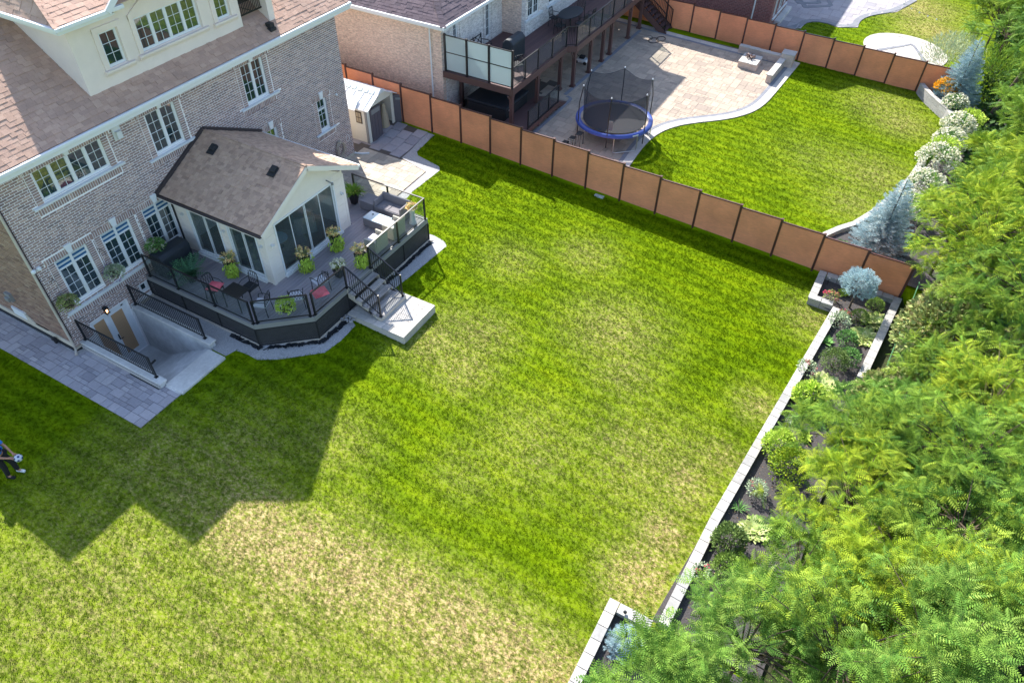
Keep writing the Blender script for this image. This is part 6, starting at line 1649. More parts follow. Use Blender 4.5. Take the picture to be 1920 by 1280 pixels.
# ================================================================== BED WALLS
def edging(name, path, h, w, label, rows=2, blk=.42, skirt='bedstone_rough'):
    """garden wall of blocks with flat cap stones following a path; path is the outer (lawn) side"""
    root = empty(name, (*path[len(path) // 2], 0), label, 'wall'); r = random.Random(len(path))
    for i in range(len(path) - 1):
        a = Vector((*path[i], 0)); b = Vector((*path[i + 1], 0)); d = (b - a).normalized(); n = Vector((-d.y, d.x, 0)); L_ = (b - a).length
        k = max(1, round(L_ / blk))
        for j in range(k):
            s0, s1 = L_ * j / k + .008, L_ * (j + 1) / k - .008
            c = a + d * ((s0 + s1) / 2) - n * (w / 2); gz = ground_z(c.x, c.y)
            m = MB(); m.obox(c + Vector((0, 0, gz + h - .04)), d * ((s1 - s0) / 2), n * (w / 2), Vector((0, 0, .04)), r.random() + .01); m.build('cap_stone', M['bedstone'], root, bevel=.006)
            m = MB(); m.obox(c + Vector((0, 0, gz + (h - .08) / 2 - .06)), d * ((s1 - s0) / 2), n * (w / 2 - .025), Vector((0, 0, (h - .08) / 2 + .06)), r.random() + .01); m.build('wall_stone', M[skirt], root)
    return root
edging('bed_wall', [(1.28, -21.62), (5.1, -21.78 - .02), (9.67, -22.24), (16.99, -22.96)][::1], .36, .3, 'long straight pale stone wall along the lawn side of the flower bed')
edging('bed_wall', [(16.98, -22.93), (16.95, -22.0)], .36, .3, 'short pale stone wall at the step of the flower bed, facing the lawn')
edging('bed_wall', [(16.98, -21.95), (19.02, -21.98)], .36, .3, 'pale stone wall at the end of the flower bed beside the fence corner')
edging('bed_wall', [(19.06, -22.3), (19.06, -25.0)], .36, .3, 'pale stone wall of the flower bed running along the foot of the panel fence')
edging('bed_wall', [(19.06, -25.32), (13.6, -24.85)], .36, .3, 'pale stone wall on the woodland side of the flower bed')
edging('bed_wall', [(-9, -20.22), (1.22, -20.22)], .36, .3, 'pale stone wall of the lower flower bed, disappearing under the branches at the bottom')
edging('bed_wall', [(1.22, -20.53), (1.22, -21.5)], .36, .3, 'short stone wall linking the two flower beds at the bottom of the picture')
for x, y, lb in ((18.55, -22.45, 'small round brass path light in the shaded corner of the bed'), (1.0, -20.75, 'black path light standing in the corner of the lower bed'), (10.2, -22.75, 'black spike light in the mulch halfway along the bed'), (4.3, -22.1, 'black spike light in the mulch near the young fir')):
    t = empty('path_light', (x, y, ground_z(x, y) + .14), lb, 'light'); z = ground_z(x, y) + .14
    m = MB(); m.tube([(x, y, z), (x, y, z + .3)], .012, 5); m.build('stem', M['black'], t); m = MB(); m.lathe((x, y, z + .28), [(.03, 0), (.055, .02), (.03, .07)], 9); m.build('lamp_head', M['cream_wood' if 'brass' in lb else 'black'], t)
m = MB(); m.box(18.9, -11.95, ground_z(18.9, -12) - .01, 19.1, -11.5, ground_z(18.9, -12) + .06); tag(m.build('drain_cover', M['frost'], bevel=.01), 'small pale green drain box on the grass at the foot of the fence', 'drain cover')

# ================================================================== FOLIAGE BUILDERS
def rot_frames(dirs, rng, roll=None):
    """orthonormal frames whose first axis is dirs"""
    d = dirs / np.linalg.norm(dirs, axis=1, keepdims=True)
    up = np.tile([0, 0, 1.0], (len(d), 1)); par = np.abs(d[:, 2]) > .97; up[par] = [1, 0, 0]
    s = np.cross(d, up); s /= np.linalg.norm(s, axis=1, keepdims=True); n = np.cross(s, d)
    if roll is not None:
        c, q = np.cos(roll)[:, None], np.sin(roll)[:, None]; s, n = s * c + n * q, n * c - s * q
    return d, s, n

def scatter(name, base_v, base_f, pos, dirs, scale, mt, parent, rng, rollvar=.6, rnd=None, kind=None):
    base_v = np.asarray(base_v, float); base_f = np.asarray(base_f, np.int64)
    k = len(pos); roll = rng.normal(0, rollvar, k)
    d, s, n = rot_frames(np.asarray(dirs, float), rng, roll)
    sc = np.asarray(scale).reshape(-1, 1, 1) if np.ndim(scale) else scale
    V = (base_v[None, :, 0:1] * d[:, None] + base_v[None, :, 1:2] * s[:, None] + base_v[None, :, 2:3] * n[:, None]) * sc + np.asarray(pos)[:, None, :]
    F = base_f[None] + (np.arange(k) * len(base_v))[:, None, None]
    if rnd is None: rnd = rng.random(k)
    R_ = np.repeat(rnd, len(base_f)) * .93 + rng.random(k * len(base_f)) * .06 + .003
    return np_mesh(name, V.reshape(-1, 3), F.reshape(-1, base_f.shape[1]), mt, parent, rnd=R_, kind=kind)

def frond(pairs=11, L=1.0, lw=.075, ll=.24, droop=.28, fold=.35):
    """pinnate leaf along +x, leaflets to both sides"""
    v = []; f = []
    z = lambda t: -droop * t * t
    for i in range(pairs):
        t = .12 + .88 * i / (pairs - 1); x = L * t; l = ll * (math.sin(math.pi * min(1, t * .82 + .16)) ** .7)
        for sg in (-1, 1):
            b = len(v); base = (x, 0, z(t)); tip = (x + l * .38, sg * l, z(t) - l * fold)
            mid1 = (x + l * .18 - lw * .5, sg * l * .48, z(t) - l * fold * .4); mid2 = (x + l * .18 + lw * .5, sg * l * .5, z(t) - l * fold * .4)
            v += [base, mid1, tip, mid2]; f.append((b, b + 1, b + 2, b + 3))
    b = len(v); v += [(0, -.012, 0), (0, .012, 0), (L, .004, z(1)), (L, -.004, z(1))]; f.append((b, b + 1, b + 2, b + 3))
    return v, f
FROND_A = frond(9, 1.0, .075, .25)
FROND_B = frond(8, 1.0, .085, .28, .35, .5)
LEAF = ([(0, 0, 0), (.45, -.28, .05), (1, 0, -.05), (.45, .28, .05)], [(0, 1, 2, 3)])
LEAF_W = ([(0, 0, 0), (.35, -.42, .08), (1, 0, -.18), (.35, .42, .08)], [(0, 1, 2, 3)])
BLADE = ([(0, -.05, 0), (0, .05, 0), (.55, .05, .04), (.55, -.05, .04), (1, 0, -.22)], None)
STRAP = ([(0, -.06, 0), (0, .06, 0), (.6, .05, .1), (.6, -.05, .1), (1.0, .01, -.12), (1.0, -.01, -.12)], [(0, 1, 2, 3), (3, 2, 4, 5)])

def crown_tree(name, c, r, label, mt, n_tips=44, per=11, fl=.62, seed=1, base=FROND_A, rz=None, group=None, cat='tree', trunk_r=.07, lean=None):
    """trunk with limbs and a crown of leaf rosettes at the branch tips"""
    rng = np.random.default_rng(seed); cx, cy, cz = c; rz = rz or r * .8
    if 2 < cx < 10.5 and cy > -26: cy += .1
    gx, gy = (cx, cy) if lean is None else lean; gz = ground_z(gx, gy)
    root = empty(name, (gx, gy, gz), label, cat, group)
    tips = []
    hubs = []
    while len(hubs) < max(9, int(n_tips / 11)):
        p = rng.normal(0, 1, 3); p /= np.linalg.norm(p)
        if p[2] > -.4: hubs.append(p * rng.uniform(.62, 1.0))
    while len(tips) < n_tips:
        hb_ = hubs[rng.integers(len(hubs))]; p = hb_ + rng.normal(0, .17, 3); q = min(1.12, np.linalg.norm(p)); p = p / np.linalg.norm(p)
        if p[2] < -.5: continue
        wob = 1 + .22 * math.sin(3 * math.atan2(p[1], p[0]) + seed) + rng.normal(0, .08)
        tips.append((cx + p[0] * r * q * wob, cy + p[1] * r * q * wob, cz + p[2] * rz * q, *p, q))
    T = np.array(tips)
    m = MB(); top = (cx, cy, cz + rz * .3)
    m.tube([(gx, gy, gz - .1), (gx * .6 + cx * .4, gy * .6 + cy * .4, gz * .6 + cz * .4 + .1), (cx, cy, cz - rz * .4), top], [trunk_r, trunk_r * .8, trunk_r * .6, trunk_r * .25], 7)
    m.build('trunk', M['bark'], root)
    m = MB()
    for t in T[::5]:
        s = Vector((cx + rng.normal(0, .05), cy, cz - rz * rng.uniform(-.1, .5))); e = Vector(t[:3]); mid = s.lerp(e, .55) + Vector((0, 0, .1 * r))
        m.tube([s, mid, e], [trunk_r * .35, trunk_r * .22, .008], 4, cap=False)
    m.build('limbs', M['bark'], root, kind='stuff')
    P_, D_, S_, R_ = [], [], [], []
    for t in T:
        tone = rng.random(); a0 = rng.random() * 6.28
        for k in range(per):
            a = a0 + 6.283 * k / per + rng.normal(0, .2); el = rng.uniform(-.6, .9)
            d = np.array([math.cos(a) * math.cos(el), math.sin(a) * math.cos(el), math.sin(el)]) + np.array(t[3:6]) * .55
            P_.append(np.array(t[:3]) - np.array([0, 0, .1 * rng.random()])); D_.append(d); S_.append(fl * rng.uniform(.65, 1.15)); R_.append((tone * .6 + .4 * rng.random()))
    scatter('crown', base[0], base[1], P_, D_, np.array(S_), mt, root, rng, .35, np.array(R_))
    return root

def leaf_ball(name, c, r, label, mt, n=900, ls=.07, seed=1, base=LEAF, rz=None, shell=.35, cat='shrub', group=None, up=.25, flowers=None, root=None, part='foliage', stem=True):
    rng = np.random.default_rng(seed); cx, cy, cz = c; rz = rz or r
    if root is None: root = empty(name, (cx, cy, cz), label, cat, group)
    p = rng.normal(0, 1, (n, 3)); p /= np.linalg.norm(p, axis=1, keepdims=True); p[:, 2] = np.where(p[:, 2] < -.35, -p[:, 2], p[:, 2])
    q = 1 - shell * rng.random(n) ** 1.4
    ph = np.arctan2(p[:, 1], p[:, 0]); w = 1 + .07 * np.sin(4 * ph + seed) + .05 * np.sin(7 * ph + 3 * p[:, 2] * 3)
    pos = np.stack([cx + p[:, 0] * r * q * w, cy + p[:, 1] * r * q * w, cz + rz * .62 + p[:, 2] * rz * q * .95], 1)
    d = p + rng.normal(0, .55, (n, 3)); d[:, 2] += up
    scatter(part, base[0], base[1], pos, d, ls * rng.uniform(.7, 1.3, n), mt, root, rng, 1.0)
    if stem:
        m = MB()
        for k in range(5):
            a = 1.25 * k; m.tube([(cx, cy, cz - .02), (cx + r * .5 * math.cos(a), cy + r * .5 * math.sin(a), cz + rz * .8)], [.018, .006], 5)
        m.build('stems', M['bark'], root)
    if flowers:
        fm, fn, fs = flowers; k = fn
        p = rng.normal(0, 1, (k, 3)); p /= np.linalg.norm(p, axis=1, keepdims=True); p[:, 2] = np.abs(p[:, 2])
        fc = np.stack([cx + p[:, 0] * r * 1.02, cy + p[:, 1] * r * 1.02, cz + rz * .62 + p[:, 2] * rz * 1.0], 1)
        per = 14; o = rng.normal(0, 1, (k * per, 3)); o /= np.linalg.norm(o, axis=1, keepdims=True)
        pos = np.repeat(fc, per, 0) + o * fs * .55
        scatter('flowers', LEAF_W[0], LEAF_W[1], pos, o + rng.normal(0, .3, o.shape), fs * .55, M[fm], root, rng, 1.0)
    return root

def spruce(name, c, h, r, label, mt, seed=1, n=900, cat='tree', standard=None, power=1.0):
    """whorled conifer built of short needle sprays; standard = (stem height) for a grafted globe"""
    rng = np.random.default_rng(seed); cx, cy, cz = c
    root = empty(name, (cx, cy, cz), label, cat)
    m = MB(); m.tube([(cx, cy, cz), (cx + .02, cy, cz + (h if standard is None else standard + h * .4))], [.07 if standard is None else .05, .015], 7); m.build('trunk', M['bark'], root)
    # spray: flattened cluster of needles along a short twig
    v = []; f = []
    for i in range(9):
        t = i / 9
        for a in (0, 1.57, 3.14, 4.71):
            b = len(v); l = .36 * (1 - .3 * t); dx = (t + .25); v += [(t, .0, .0), (t + .07, .02 * math.cos(a), .02 * math.sin(a)), (dx, l * math.cos(a + .4 * i), l * math.sin(a + .4 * i)), (t + .03, -.02 * math.cos(a), -.02 * math.sin(a))]; f.append((b, b + 1, b + 2, b + 3))
    P_, D_, S_, R_ = [], [], [], []
    if standard is None:
        lv = int(h / .13)
        for L_ in range(lv):
            t = L_ / lv; z = cz + .12 + t * (h - .12); R = r * (1 - t) ** power + .05; nb_ = max(6, int(17 * (1 - t) + 6)); a0 = rng.random() * 6
            for b in range(nb_):
                a = a0 + 6.283 * b / nb_ + rng.normal(0, .12); Lb = R * rng.uniform(.75, 1.12); ns_ = max(2, int(Lb / .1))
                tone = rng.random()
                for s in range(ns_):
                    q = (s + .6) / ns_
                    for side in (-1, 0, 1):
                        if side and s == 0: continue
                        aa = a + side * .7 * (1 if s < ns_ - 1 else .5)
                        P_.append((cx + math.cos(a) * Lb * q, cy + math.sin(a) * Lb * q, z - .10 * Lb * q + .16 * Lb * q * q + rng.normal(0, .02))); D_.append((math.cos(aa), math.sin(aa), .12 + .25 * q)); S_.append(rng.uniform(.12, .17)); R_.append(tone * .5 + .5 * q)
        for k in range(6): P_.append((cx, cy, cz + h - .25 + .06 * k)); D_.append((rng.normal(0, .4), rng.normal(0, .4), 1)); S_.append(.14); R_.append(.9)
    else:
        for k in range(n):
            p = rng.normal(0, 1, 3); p /= np.linalg.norm(p)
            if p[2] < -.5: continue
            w = 1 + .14 * math.sin(5 * math.atan2(p[1], p[0])) * math.cos(4 * p[2]) + rng.normal(0, .05); q = rng.random() ** .25
            P_.append((cx + p[0] * r * w * q, cy + p[1] * r * w * q, cz + standard + h * .5 + p[2] * h * .5 * w * q)); D_.append(p + rng.normal(0, .25, 3) + (0, 0, .25)); S_.append(rng.uniform(.10, .15)); R_.append(q * .7 + .3 * rng.random())
    scatter('needles', v, f, P_, D_, np.array(S_), mt, root, rng, 1.5, np.array(R_))
    return root

def rosette(name, c, r, label, mt, n=60, seed=1, base=STRAP, cat='plant', lift=.55, root=None, group=None, part='leaves', L=None, flowers=None, ls=1.0, sp=.35):
    rng = np.random.default_rng(seed)
    if root is None: root = empty(name, c, label, cat, group)
    P_, D_, S_ = [], [], []
    for k in range(n):
        a = rng.random() * 6.283; e = lift * rng.uniform(.2, 1.6); q = rng.random() * sp
        P_.append((c[0] + math.cos(a) * r * q, c[1] + math.sin(a) * r * q, c[2] + .02)); D_.append((math.cos(a), math.sin(a), e)); S_.append(r * ls * rng.uniform(.55, 1.0))
    scatter(part, base[0], base[1], P_, D_, np.array(S_), mt, root, rng, .25)
    if flowers:
        fm, fn, fs, fh = flowers; o = rng.normal(0, 1, (fn, 3)); o[:, 2] = np.abs(o[:, 2]) * .5; o /= np.linalg.norm(o, axis=1, keepdims=True)
        pos = np.array(c) + o * r * .7 + np.array([0, 0, fh]); pos = np.repeat(pos, 6, 0) + rng.normal(0, fs * .35, (fn * 6, 3))
        scatter('flowers', LEAF_W[0], LEAF_W[1], pos, rng.normal(0, 1, pos.shape) + (0, 0, .5), fs, M[fm], root, rng, 1.0)
    return root
BED = lambda x, y: (x, y, ground_z(x, y) + .14)

# ================================================================== BED PLANTS
spruce('globe_spruce', BED(17.55, -23.55), 1.0, .62, 'round powder blue spruce grafted on a bare stem in the flower bed', M['needle_b'], 3, n=2300, standard=.75)
leaf_ball('boxwood', BED(17.95, -24.42), .33, 'clipped round box ball between the blue spruce and the bed corner', M['leaf_box'], 1500, .045, 1, shell=.14, rz=.36)
leaf_ball('boxwood', BED(16.85, -24.0), .34, 'clipped round box ball beside the striped hosta, nearer the camera', M['leaf_box'], 1500, .045, 2, shell=.14, rz=.38)
leaf_ball('boxwood', BED(15.35, -23.85), .38, 'loose blue green round shrub below the yellow hosta', M['leaf_mid'], 900, .07, 3, shell=.3, rz=.36)
rosette('hosta', BED(17.2, -24.62), .6, 'large striped hosta beside the outer bed wall', M['leaf_hosta'], 220, 4, base=LEAF_W, ls=.48, sp=.75, lift=.6)
rosette('hosta', BED(16.1, -24.4), .58, 'golden edged hosta between the round shrubs and the outer bed wall', M['leaf_hosta'], 220, 5, base=LEAF_W, ls=.48, sp=.75, lift=.6)
leaf_ball('rose_bush', BED(17.5, -22.75), .3, 'rose bush with red blooms in the inner corner of the bed', M['leaf_olive'], 260, .08, 6, flowers=('petal_p', 9, .09))
leaf_ball('rose_bush', BED(16.75, -23.45), .24, 'small rose with crimson blooms between the box balls and the wall', M['leaf_olive'], 180, .07, 7, flowers=('petal_p', 6, .07))
leaf_ball('sage_shrub', BED(16.15, -23.35), .4, 'grey green loose shrub just inside the lawn side wall', M['leaf_sage'], 420, .09, 8)
leaf_ball('dwarf_conifer', BED(13.75, -23.65), .5, 'dark green bushy conifer halfway along the bed', M['leaf_conif'], 2200, .06, 9, base=LEAF, rz=.55, shell=.4)
leaf_ball('shrub', BED(14.35, -24.1), .4, 'medium green shrub behind the dark bushy conifer', M['leaf_mid'], 700, .08, 10)
leaf_ball('rose_bush', BED(12.95, -22.85), .34, 'dusty pink rose bush against the long bed wall', M['leaf_sage'], 300, .08, 11, flowers=('petal_p', 5, .07))
rosette('hosta', BED(12.7, -23.6), .6, 'green and cream hosta beside the lime coloured shrub', M['leaf_hosta'], 180, 12, base=LEAF_W, ls=.48, sp=.75)
leaf_ball('gold_shrub', BED(11.5, -23.25), .52, 'lime yellow leafy shrub beside the long bed wall', M['leaf_lime'], 1100, .13, 13, base=LEAF_W, rz=.55)
leaf_ball('gold_conifer', BED(8.7, -22.9), .5, 'yellow green feathery conifer spilling over the long bed wall', M['leaf_lime'], 2600, .08, 14, rz=.7)
leaf_ball('gold_conifer', BED(7.9, -23.4), .6, 'yellow green feathery conifer behind the one spilling over the wall', M['frond_y'], 2200, .08, 15, rz=.9)
leaf_ball('lavender', BED(6.85, -22.75), .34, 'silvery pink tinted shrub on the dark mulch', M['leaf_sage'], 420, .07, 16, flowers=('petal_p', 3, .05))
rosette('hosta', BED(5.55, -23.1), .5, 'cream edged hosta on the dark mulch', M['leaf_hosta'], 180, 17, base=LEAF_W, ls=.48, sp=.75)
leaf_ball('young_fir', BED(4.5, -22.55), .5, 'dark olive young fir with spiky twigs on the dark mulch', M['leaf_conif'], 1800, .09, 18, rz=.6, up=.5)
leaf_ball('dwarf_conifer', BED(3.7, -22.8), .48, 'light green rounded conifer beside the young fir', M['leaf_box'], 1900, .07, 19, rz=.5)
rosette('hosta', BED(3.0, -23.2), .42, 'small yellow edged hosta beside the light green conifer', M['leaf_hosta'], 120, 20, base=LEAF_W, ls=.48, sp=.75)
leaf_ball('rose_bush', BED(3.3, -22.15), .26, 'thin rose with one magenta bloom leaning over the bed wall', M['leaf_sage'], 160, .07, 21, flowers=('petal_p', 2, .09))
spruce('young_spruce', BED(.25, -21.05), .8, .4, 'small blue spruce under the branches in the lower bed', M['needle_b'], 22)
rng = np.random.default_rng(5); n = 1500
lx = rng.uniform(1.6, 18.6, n); ly = -22.9 - .04 * (lx - 9) + rng.uniform(-1.6, .6, n); ok = np.array([inpoly(a, b, [(1.4, -21.75), (16.9, -23.25), (17.3, -22.3), (18.7, -22.3), (18.7, -24.9), (1.4, -24.1)]) for a, b in zip(lx, ly)]); lx, ly = lx[ok], ly[ok]
scatter('leaf_litter', LEAF[0], LEAF[1], np.stack([lx, ly, np.array([ground_z(a, b) for a, b in zip(lx, ly)]) + .15], 1), rng.normal(0, 1, (len(lx), 3)) * (1, 1, .2), rng.uniform(.03, .07, len(lx)), leafm('dry_leaf', [srgb(150, 120, 84), srgb(176, 150, 116), srgb(110, 96, 84)]), None, rng, 1.0, kind='stuff')
for k, (x, y) in enumerate(((10.3, -22.95), (9.9, -23.6), (6.0, -22.5), (5.2, -22.6), (12.2, -22.8), (15.0, -23.2), (14.6, -23.4), (18.3, -23.2), (2.6, -22.3), (2.2, -22.9))):
    lbs = ('tiny silvery plant beside the spike light', 'low lime tuft behind the spike light', 'sprig of green left of the silvery pink tinted shrub', 'single small green sprout right of the cream edged hosta', 'small sprawling plant between the pink rose bush and the lime shrub', 'low green tuft near the lawn side wall below the grey green shrub', 'small broad leaved plant beside the dark bushy conifer', 'low green plant in the shade under the blue globe spruce', 'small tuft just inside the wall near the bottom of the bed', 'low leafy plant under the overhanging branches at the bottom of the bed')
    rosette('bed_plant', BED(x, y), .2 + .05 * (k % 3), lbs[k], M[('leaf_sage', 'leaf_lime', 'leaf_mid')[k % 3]], 34, 300 + k, base=LEAF_W if k % 2 else STRAP, lift=.8)
# neighbour bed
spruce('blue_spruce', (21.25, -23.75, ground_z(21.3, -23.7)), 3.4, 1.15, 'tall pale blue spruce leaning out beside the near panel fence', M['needle_b'], 31, power=.8)
spruce('blue_spruce', (37.6, -25.0, ground_z(37.6, -25)), 3.7, 1.2, 'blue spruce beside the far panel fence corner', M['needle_b'], 32, power=.8)
leaf_ball('mum', (37.35, -24.45, .3), .62, 'mound of bright orange flowers on the curved retaining wall', M['leaf_mid'], 300, .08, 33, flowers=('petal_o', 130, .12), rz=.55)
for k, (x, y, r_, lb) in enumerate(((36.2, -25.1, .7, 'white hydrangea just left of the orange flower mound'), (33.3, -25.5, .9, 'white hydrangea at the inner end of the curved wall'), (31.4, -25.3, .85, 'white hydrangea beside the yellow green shrub'), (28.9, -25.0, 1.05, 'large white hydrangea overhanging the middle of the bed edging'), (26.4, -24.8, .9, 'cream hydrangea overhanging the bed edging, further left'), (24.0, -24.4, .9, 'cream hydrangea beside the top of the near blue spruce'), (22.6, -23.9, .6, 'small cream hydrangea behind the near blue spruce'))):
    leaf_ball('hydrangea', (x, y, ground_z(x, y) + .3), r_ * .85, lb, M['leaf_mid'], 900, .1, 40 + k, flowers=('petal_w', int(60 * r_ / .6), .17), rz=r_ * .8)
leaf_ball('gold_shrub', (30.1, -25.1, .0), .8, 'yellow green shrub between two white hydrangeas', M['leaf_lime'], 1000, .1, 50)
leaf_ball('gold_shrub', (34.6, -26.0, -.3), .8, 'bright green shrub behind the curved retaining wall', M['leaf_lime'], 1000, .1, 51)
leaf_ball('ground_cover_plant', (20.3, -22.4, ground_z(20.3, -22.4) + .1), .5, 'low green plant between the fence and the pale edging', M['leaf_mid'], 400, .07, 52, rz=.15)
# far yard bushes
leaf_ball('willow_bush', (40.9, -24.2, ground_z(41, -24)), 1.7, 'pale green feathery bush beside the round patio', M['leaf_sage'], 3000, .2, 53, base=STRAP, rz=1.7, up=.8, shell=.6)
leaf_ball('leafy_bush', (39.6, -26.6, ground_z(39.6, -26.6)), 1.9, 'green arching bush behind the far blue spruce', M['frond_g'], 2600, .22, 54, base=STRAP, rz=2.0, up=.8, shell=.6)

# ================================================================== TREES ON THE RIGHT
TREES = [
 # pixel derived positions: (x, y, z of crown centre), radius, material, label
 ((-1.7, -22.1, 2.3), 1.5, 'frond_b', 'bluish green feathery sapling at the bottom edge'),
 ((-3.4, -22.6, 2.0), 1.5, 'frond_g', 'green feathery sapling in the bottom left of the thicket'),
 ((0.0, -23.6, 2.9), 1.7, 'frond_b', 'bluish green tree crown over the lower bed'),
 ((0.4, -25.3, 3.6), 1.9, 'frond_g', 'green feathery tree at the bottom, second row'),
 ((0.8, -27.0, 4.2), 2.0, 'frond_b', 'green feathery tree in the bottom right corner area'),
 ((2.4, -28.2, 4.0), 1.9, 'frond_g', 'green tree in the lower right corner'),
 ((2.6, -24.3, 2.3), 1.45, 'frond_g', 'feathery tree crown covering the end of the long bed wall'),
 ((3.0, -26.2, 3.5), 1.8, 'frond_y', 'yellow green tree crown low in the thicket'),
 ((5.2, -25.0, 2.6), 1.6, 'frond_y', 'bright yellow green tree beside the dark mulch'),
 ((4.9, -27.3, 3.4), 1.7, 'frond_g', 'green tree in the lower right of the thicket'),
 ((7.4, -25.2, 2.6), 1.7, 'frond_g', 'feathery green tree behind the golden conifers'),
 ((7.6, -27.2, 3.4), 1.8, 'frond_g', 'mid green tree in the middle right of the thicket'),
 ((9.7, -25.8, 1.9), 1.5, 'frond_b', 'blue green feathery tree behind the lime shrub'),
 ((9.9, -27.6, 3.0), 1.8, 'frond_y', 'yellow tipped tree at the right edge, middle'),
 ((12.4, -27.0, 2.4), 1.6, 'frond_g', 'green tree behind the stone wall halfway up'),
 ((16.9, -26.6, 3.9), 1.9, 'frond_y', 'yellow green tree whose branches hang in front of the fence end'),
 ((18.9, -26.4, 4.0), 1.7, 'frond_y', 'yellow green tree crown above the fence end'),
 ((20.6, -26.0, 3.2), 1.5, 'frond_g', 'green tree crown beside the near blue spruce'),
 ((23.2, -27.1, 2.8), 1.7, 'frond_g', 'green tree behind the cream hydrangeas'),
 ((25.9, -27.6, 2.4), 1.7, 'frond_y', 'yellow green tree behind the large white hydrangea'),
 ((28.8, -28.0, 2.4), 1.8, 'frond_g', 'green tree in the upper right beyond the hydrangeas'),
 ((32.0, -27.6, 2.4), 1.8, 'frond_g', 'green feathery tree behind the curved wall'),
 ((14.5, -28.2, 4.0), 2.0, 'frond_g', 'green tree at the right edge beside the dark broadleaf'),
 ((21.5, -28.6, 4.4), 2.0, 'frond_y', 'yellow green tree at the right edge above the fence'),
 ((26.5, -29.0, 4.2), 2.0, 'frond_g', 'green tree at the right edge of the upper thicket'),
 ((38.5, -28.4, 4.6), 2.2, 'frond_b', 'tall green tree in the top right corner'),
 ((42.5, -28.2, 4.6), 2.4, 'frond_g', 'tall tree beyond the far fence in the top right corner'),
 ((35.0, -28.8, 4.2), 2.0, 'frond_g', 'leafy tree at the right edge beside the far spruce'),
 ((47.0, -28.0, 3.6), 2.6, 'frond_b', 'bluish green tree beyond the far lawn'),
 ((52.5, -28.5, 3.6), 2.8, 'frond_g', 'distant green tree at the top edge'),
 ((58.5, -28.5, 3.6), 3.0, 'frond_b', 'farthest tree at the top right edge'),
 ((44.0, -31.5, 4.6), 2.8, 'frond_g', 'tall green tree behind the others in the top right corner'),
 ((50.0, -26.8, 3.0), 2.2, 'frond_b', 'distant green tree on the far side of the dry lawn'),
 ((56.5, -25.6, 3.0), 2.6, 'frond_g', 'distant tree at the very top edge, right of the dry lawn'),
 ((62.0, -25.0, 3.4), 3.0, 'frond_g', 'most distant tree crown touching the top edge'),
 ((45.3, -25.9, 2.4), 1.9, 'frond_g', 'rounded green tree at the top edge beside the dry strip of the far lawn'),
 ((41.3, -26.4, 2.6), 1.7, 'frond_b', 'green tree between the feathery pale bush and the top edge'),
 ((31.0, -30.5, 4.0), 2.2, 'frond_y', 'yellow green tree in the second row at the upper right edge'),
]
for k, (c, r_, mt, lb) in enumerate(TREES):
    far = c[0] > 20
    crown_tree('feathery_tree', c, r_, lb, M[mt], n_tips=int(185 * (r_ / 1.6) ** 2) if not far else int(95 * (r_ / 1.6) ** 2), per=7, fl=.39 if not far else .54, seed=100 + k, base=FROND_A if k % 3 else FROND_B)
for k, (c, r_, lb) in enumerate((((14.3, -26.4, 1.9), 1.5, 'olive green dense shrub beyond the bed corner'), ((16.6, -26.9, 1.7), 1.3, 'olive shrub with reddish tips below the fence end'), ((12.6, -28.4, 2.3), 1.6, 'olive shrub at the right edge, middle height'), ((11.0, -25.6, 1.4), 1.2, 'bronze tipped shrub behind the outer bed wall'))):
    leaf_ball('olive_shrub', (c[0], c[1], c[2] - 1.2), r_, lb, M['leaf_olive'], 4200, .15, 200 + k, base=LEAF_W, rz=r_ * 1.0, shell=.5)
for k, (c, r_, lb) in enumerate((((16.6, -28.6, 2.6), 1.7, 'dark green broadleaf tree in the shaded gap at the right edge'), ((19.0, -28.9, 3.2), 1.9, 'deep green leafy tree behind the yellow tipped branches'))):
    leaf_ball('broadleaf_tree', (c[0], c[1], c[2] - 1.6), r_, lb, M['leaf_dark'], 3000, .26, 210 + k, base=LEAF_W, rz=r_, cat='tree', shell=.5)
for k, (x, y, h_, lb) in enumerate(((6.3, -29.6, 4.6, 'green spruce with light tipped branches at the lower right edge'), (9.0, -29.4, 3.8, 'shaded green spruce at the right edge'))):
    spruce('green_spruce', (x, y, ground_z(x, y)), h_, 1.6, lb, M['needle_g'], 220 + k, power=.7)
# bare leaning trunk by the far fence
t = empty('leaning_tree', (37.0, -27.0, ground_z(37, -27)), 'slim bare leaning trunk beside the end of the far fence', 'tree')
m = MB(); m.tube([(36.6, -26.9, ground_z(37, -27)), (36.9, -27.3, 1.6), (37.4, -27.9, 4.4)], [.13, .1, .06], 8); m.build('trunk', M['bark'], t)
# low growth between the trees
M['undergrowth'] = leafm('undergrowth_leaf', [srgb(44, 72, 34), srgb(60, 90, 40), srgb(34, 58, 30)])
rng = np.random.default_rng(77); n = 26000
x = rng.uniform(-9, 50, n); yy = rng.uniform(-36, -24.6, n); keep = (yy < -25.6 - .02 * (x - 10)) & ~((x > 19.2) & (x < 38.2) & (yy > -26.2)) & (yy > -36)
x, yy = x[keep], yy[keep]; z = np.array([ground_z(a, b) for a, b in zip(x, yy)])
h_ = .25 + .75 * (.5 + .5 * np.sin(x * 1.1) * np.cos(yy * .9)) * rng.random(len(x))
pos = np.stack([x, yy, z + h_], 1); d = rng.normal(0, 1, pos.shape); d[:, 2] = np.abs(d[:, 2]) * .6 + .1
scatter('undergrowth', LEAF_W[0], LEAF_W[1], pos, d, rng.uniform(.16, .4, len(x)), M['undergrowth'], None, rng, .8, kind='stuff')
t = MB(); t.tube([(19.05, -25.6, .3), (16.5, -25.45, .2), (14.0, -25.3, .1), (13, -25.3, 0)], .02, 5); tag(t.build('wire_fence_rail', M['leaf_dark']), 'thin green rail running along the outer side of the flower bed', 'rail')
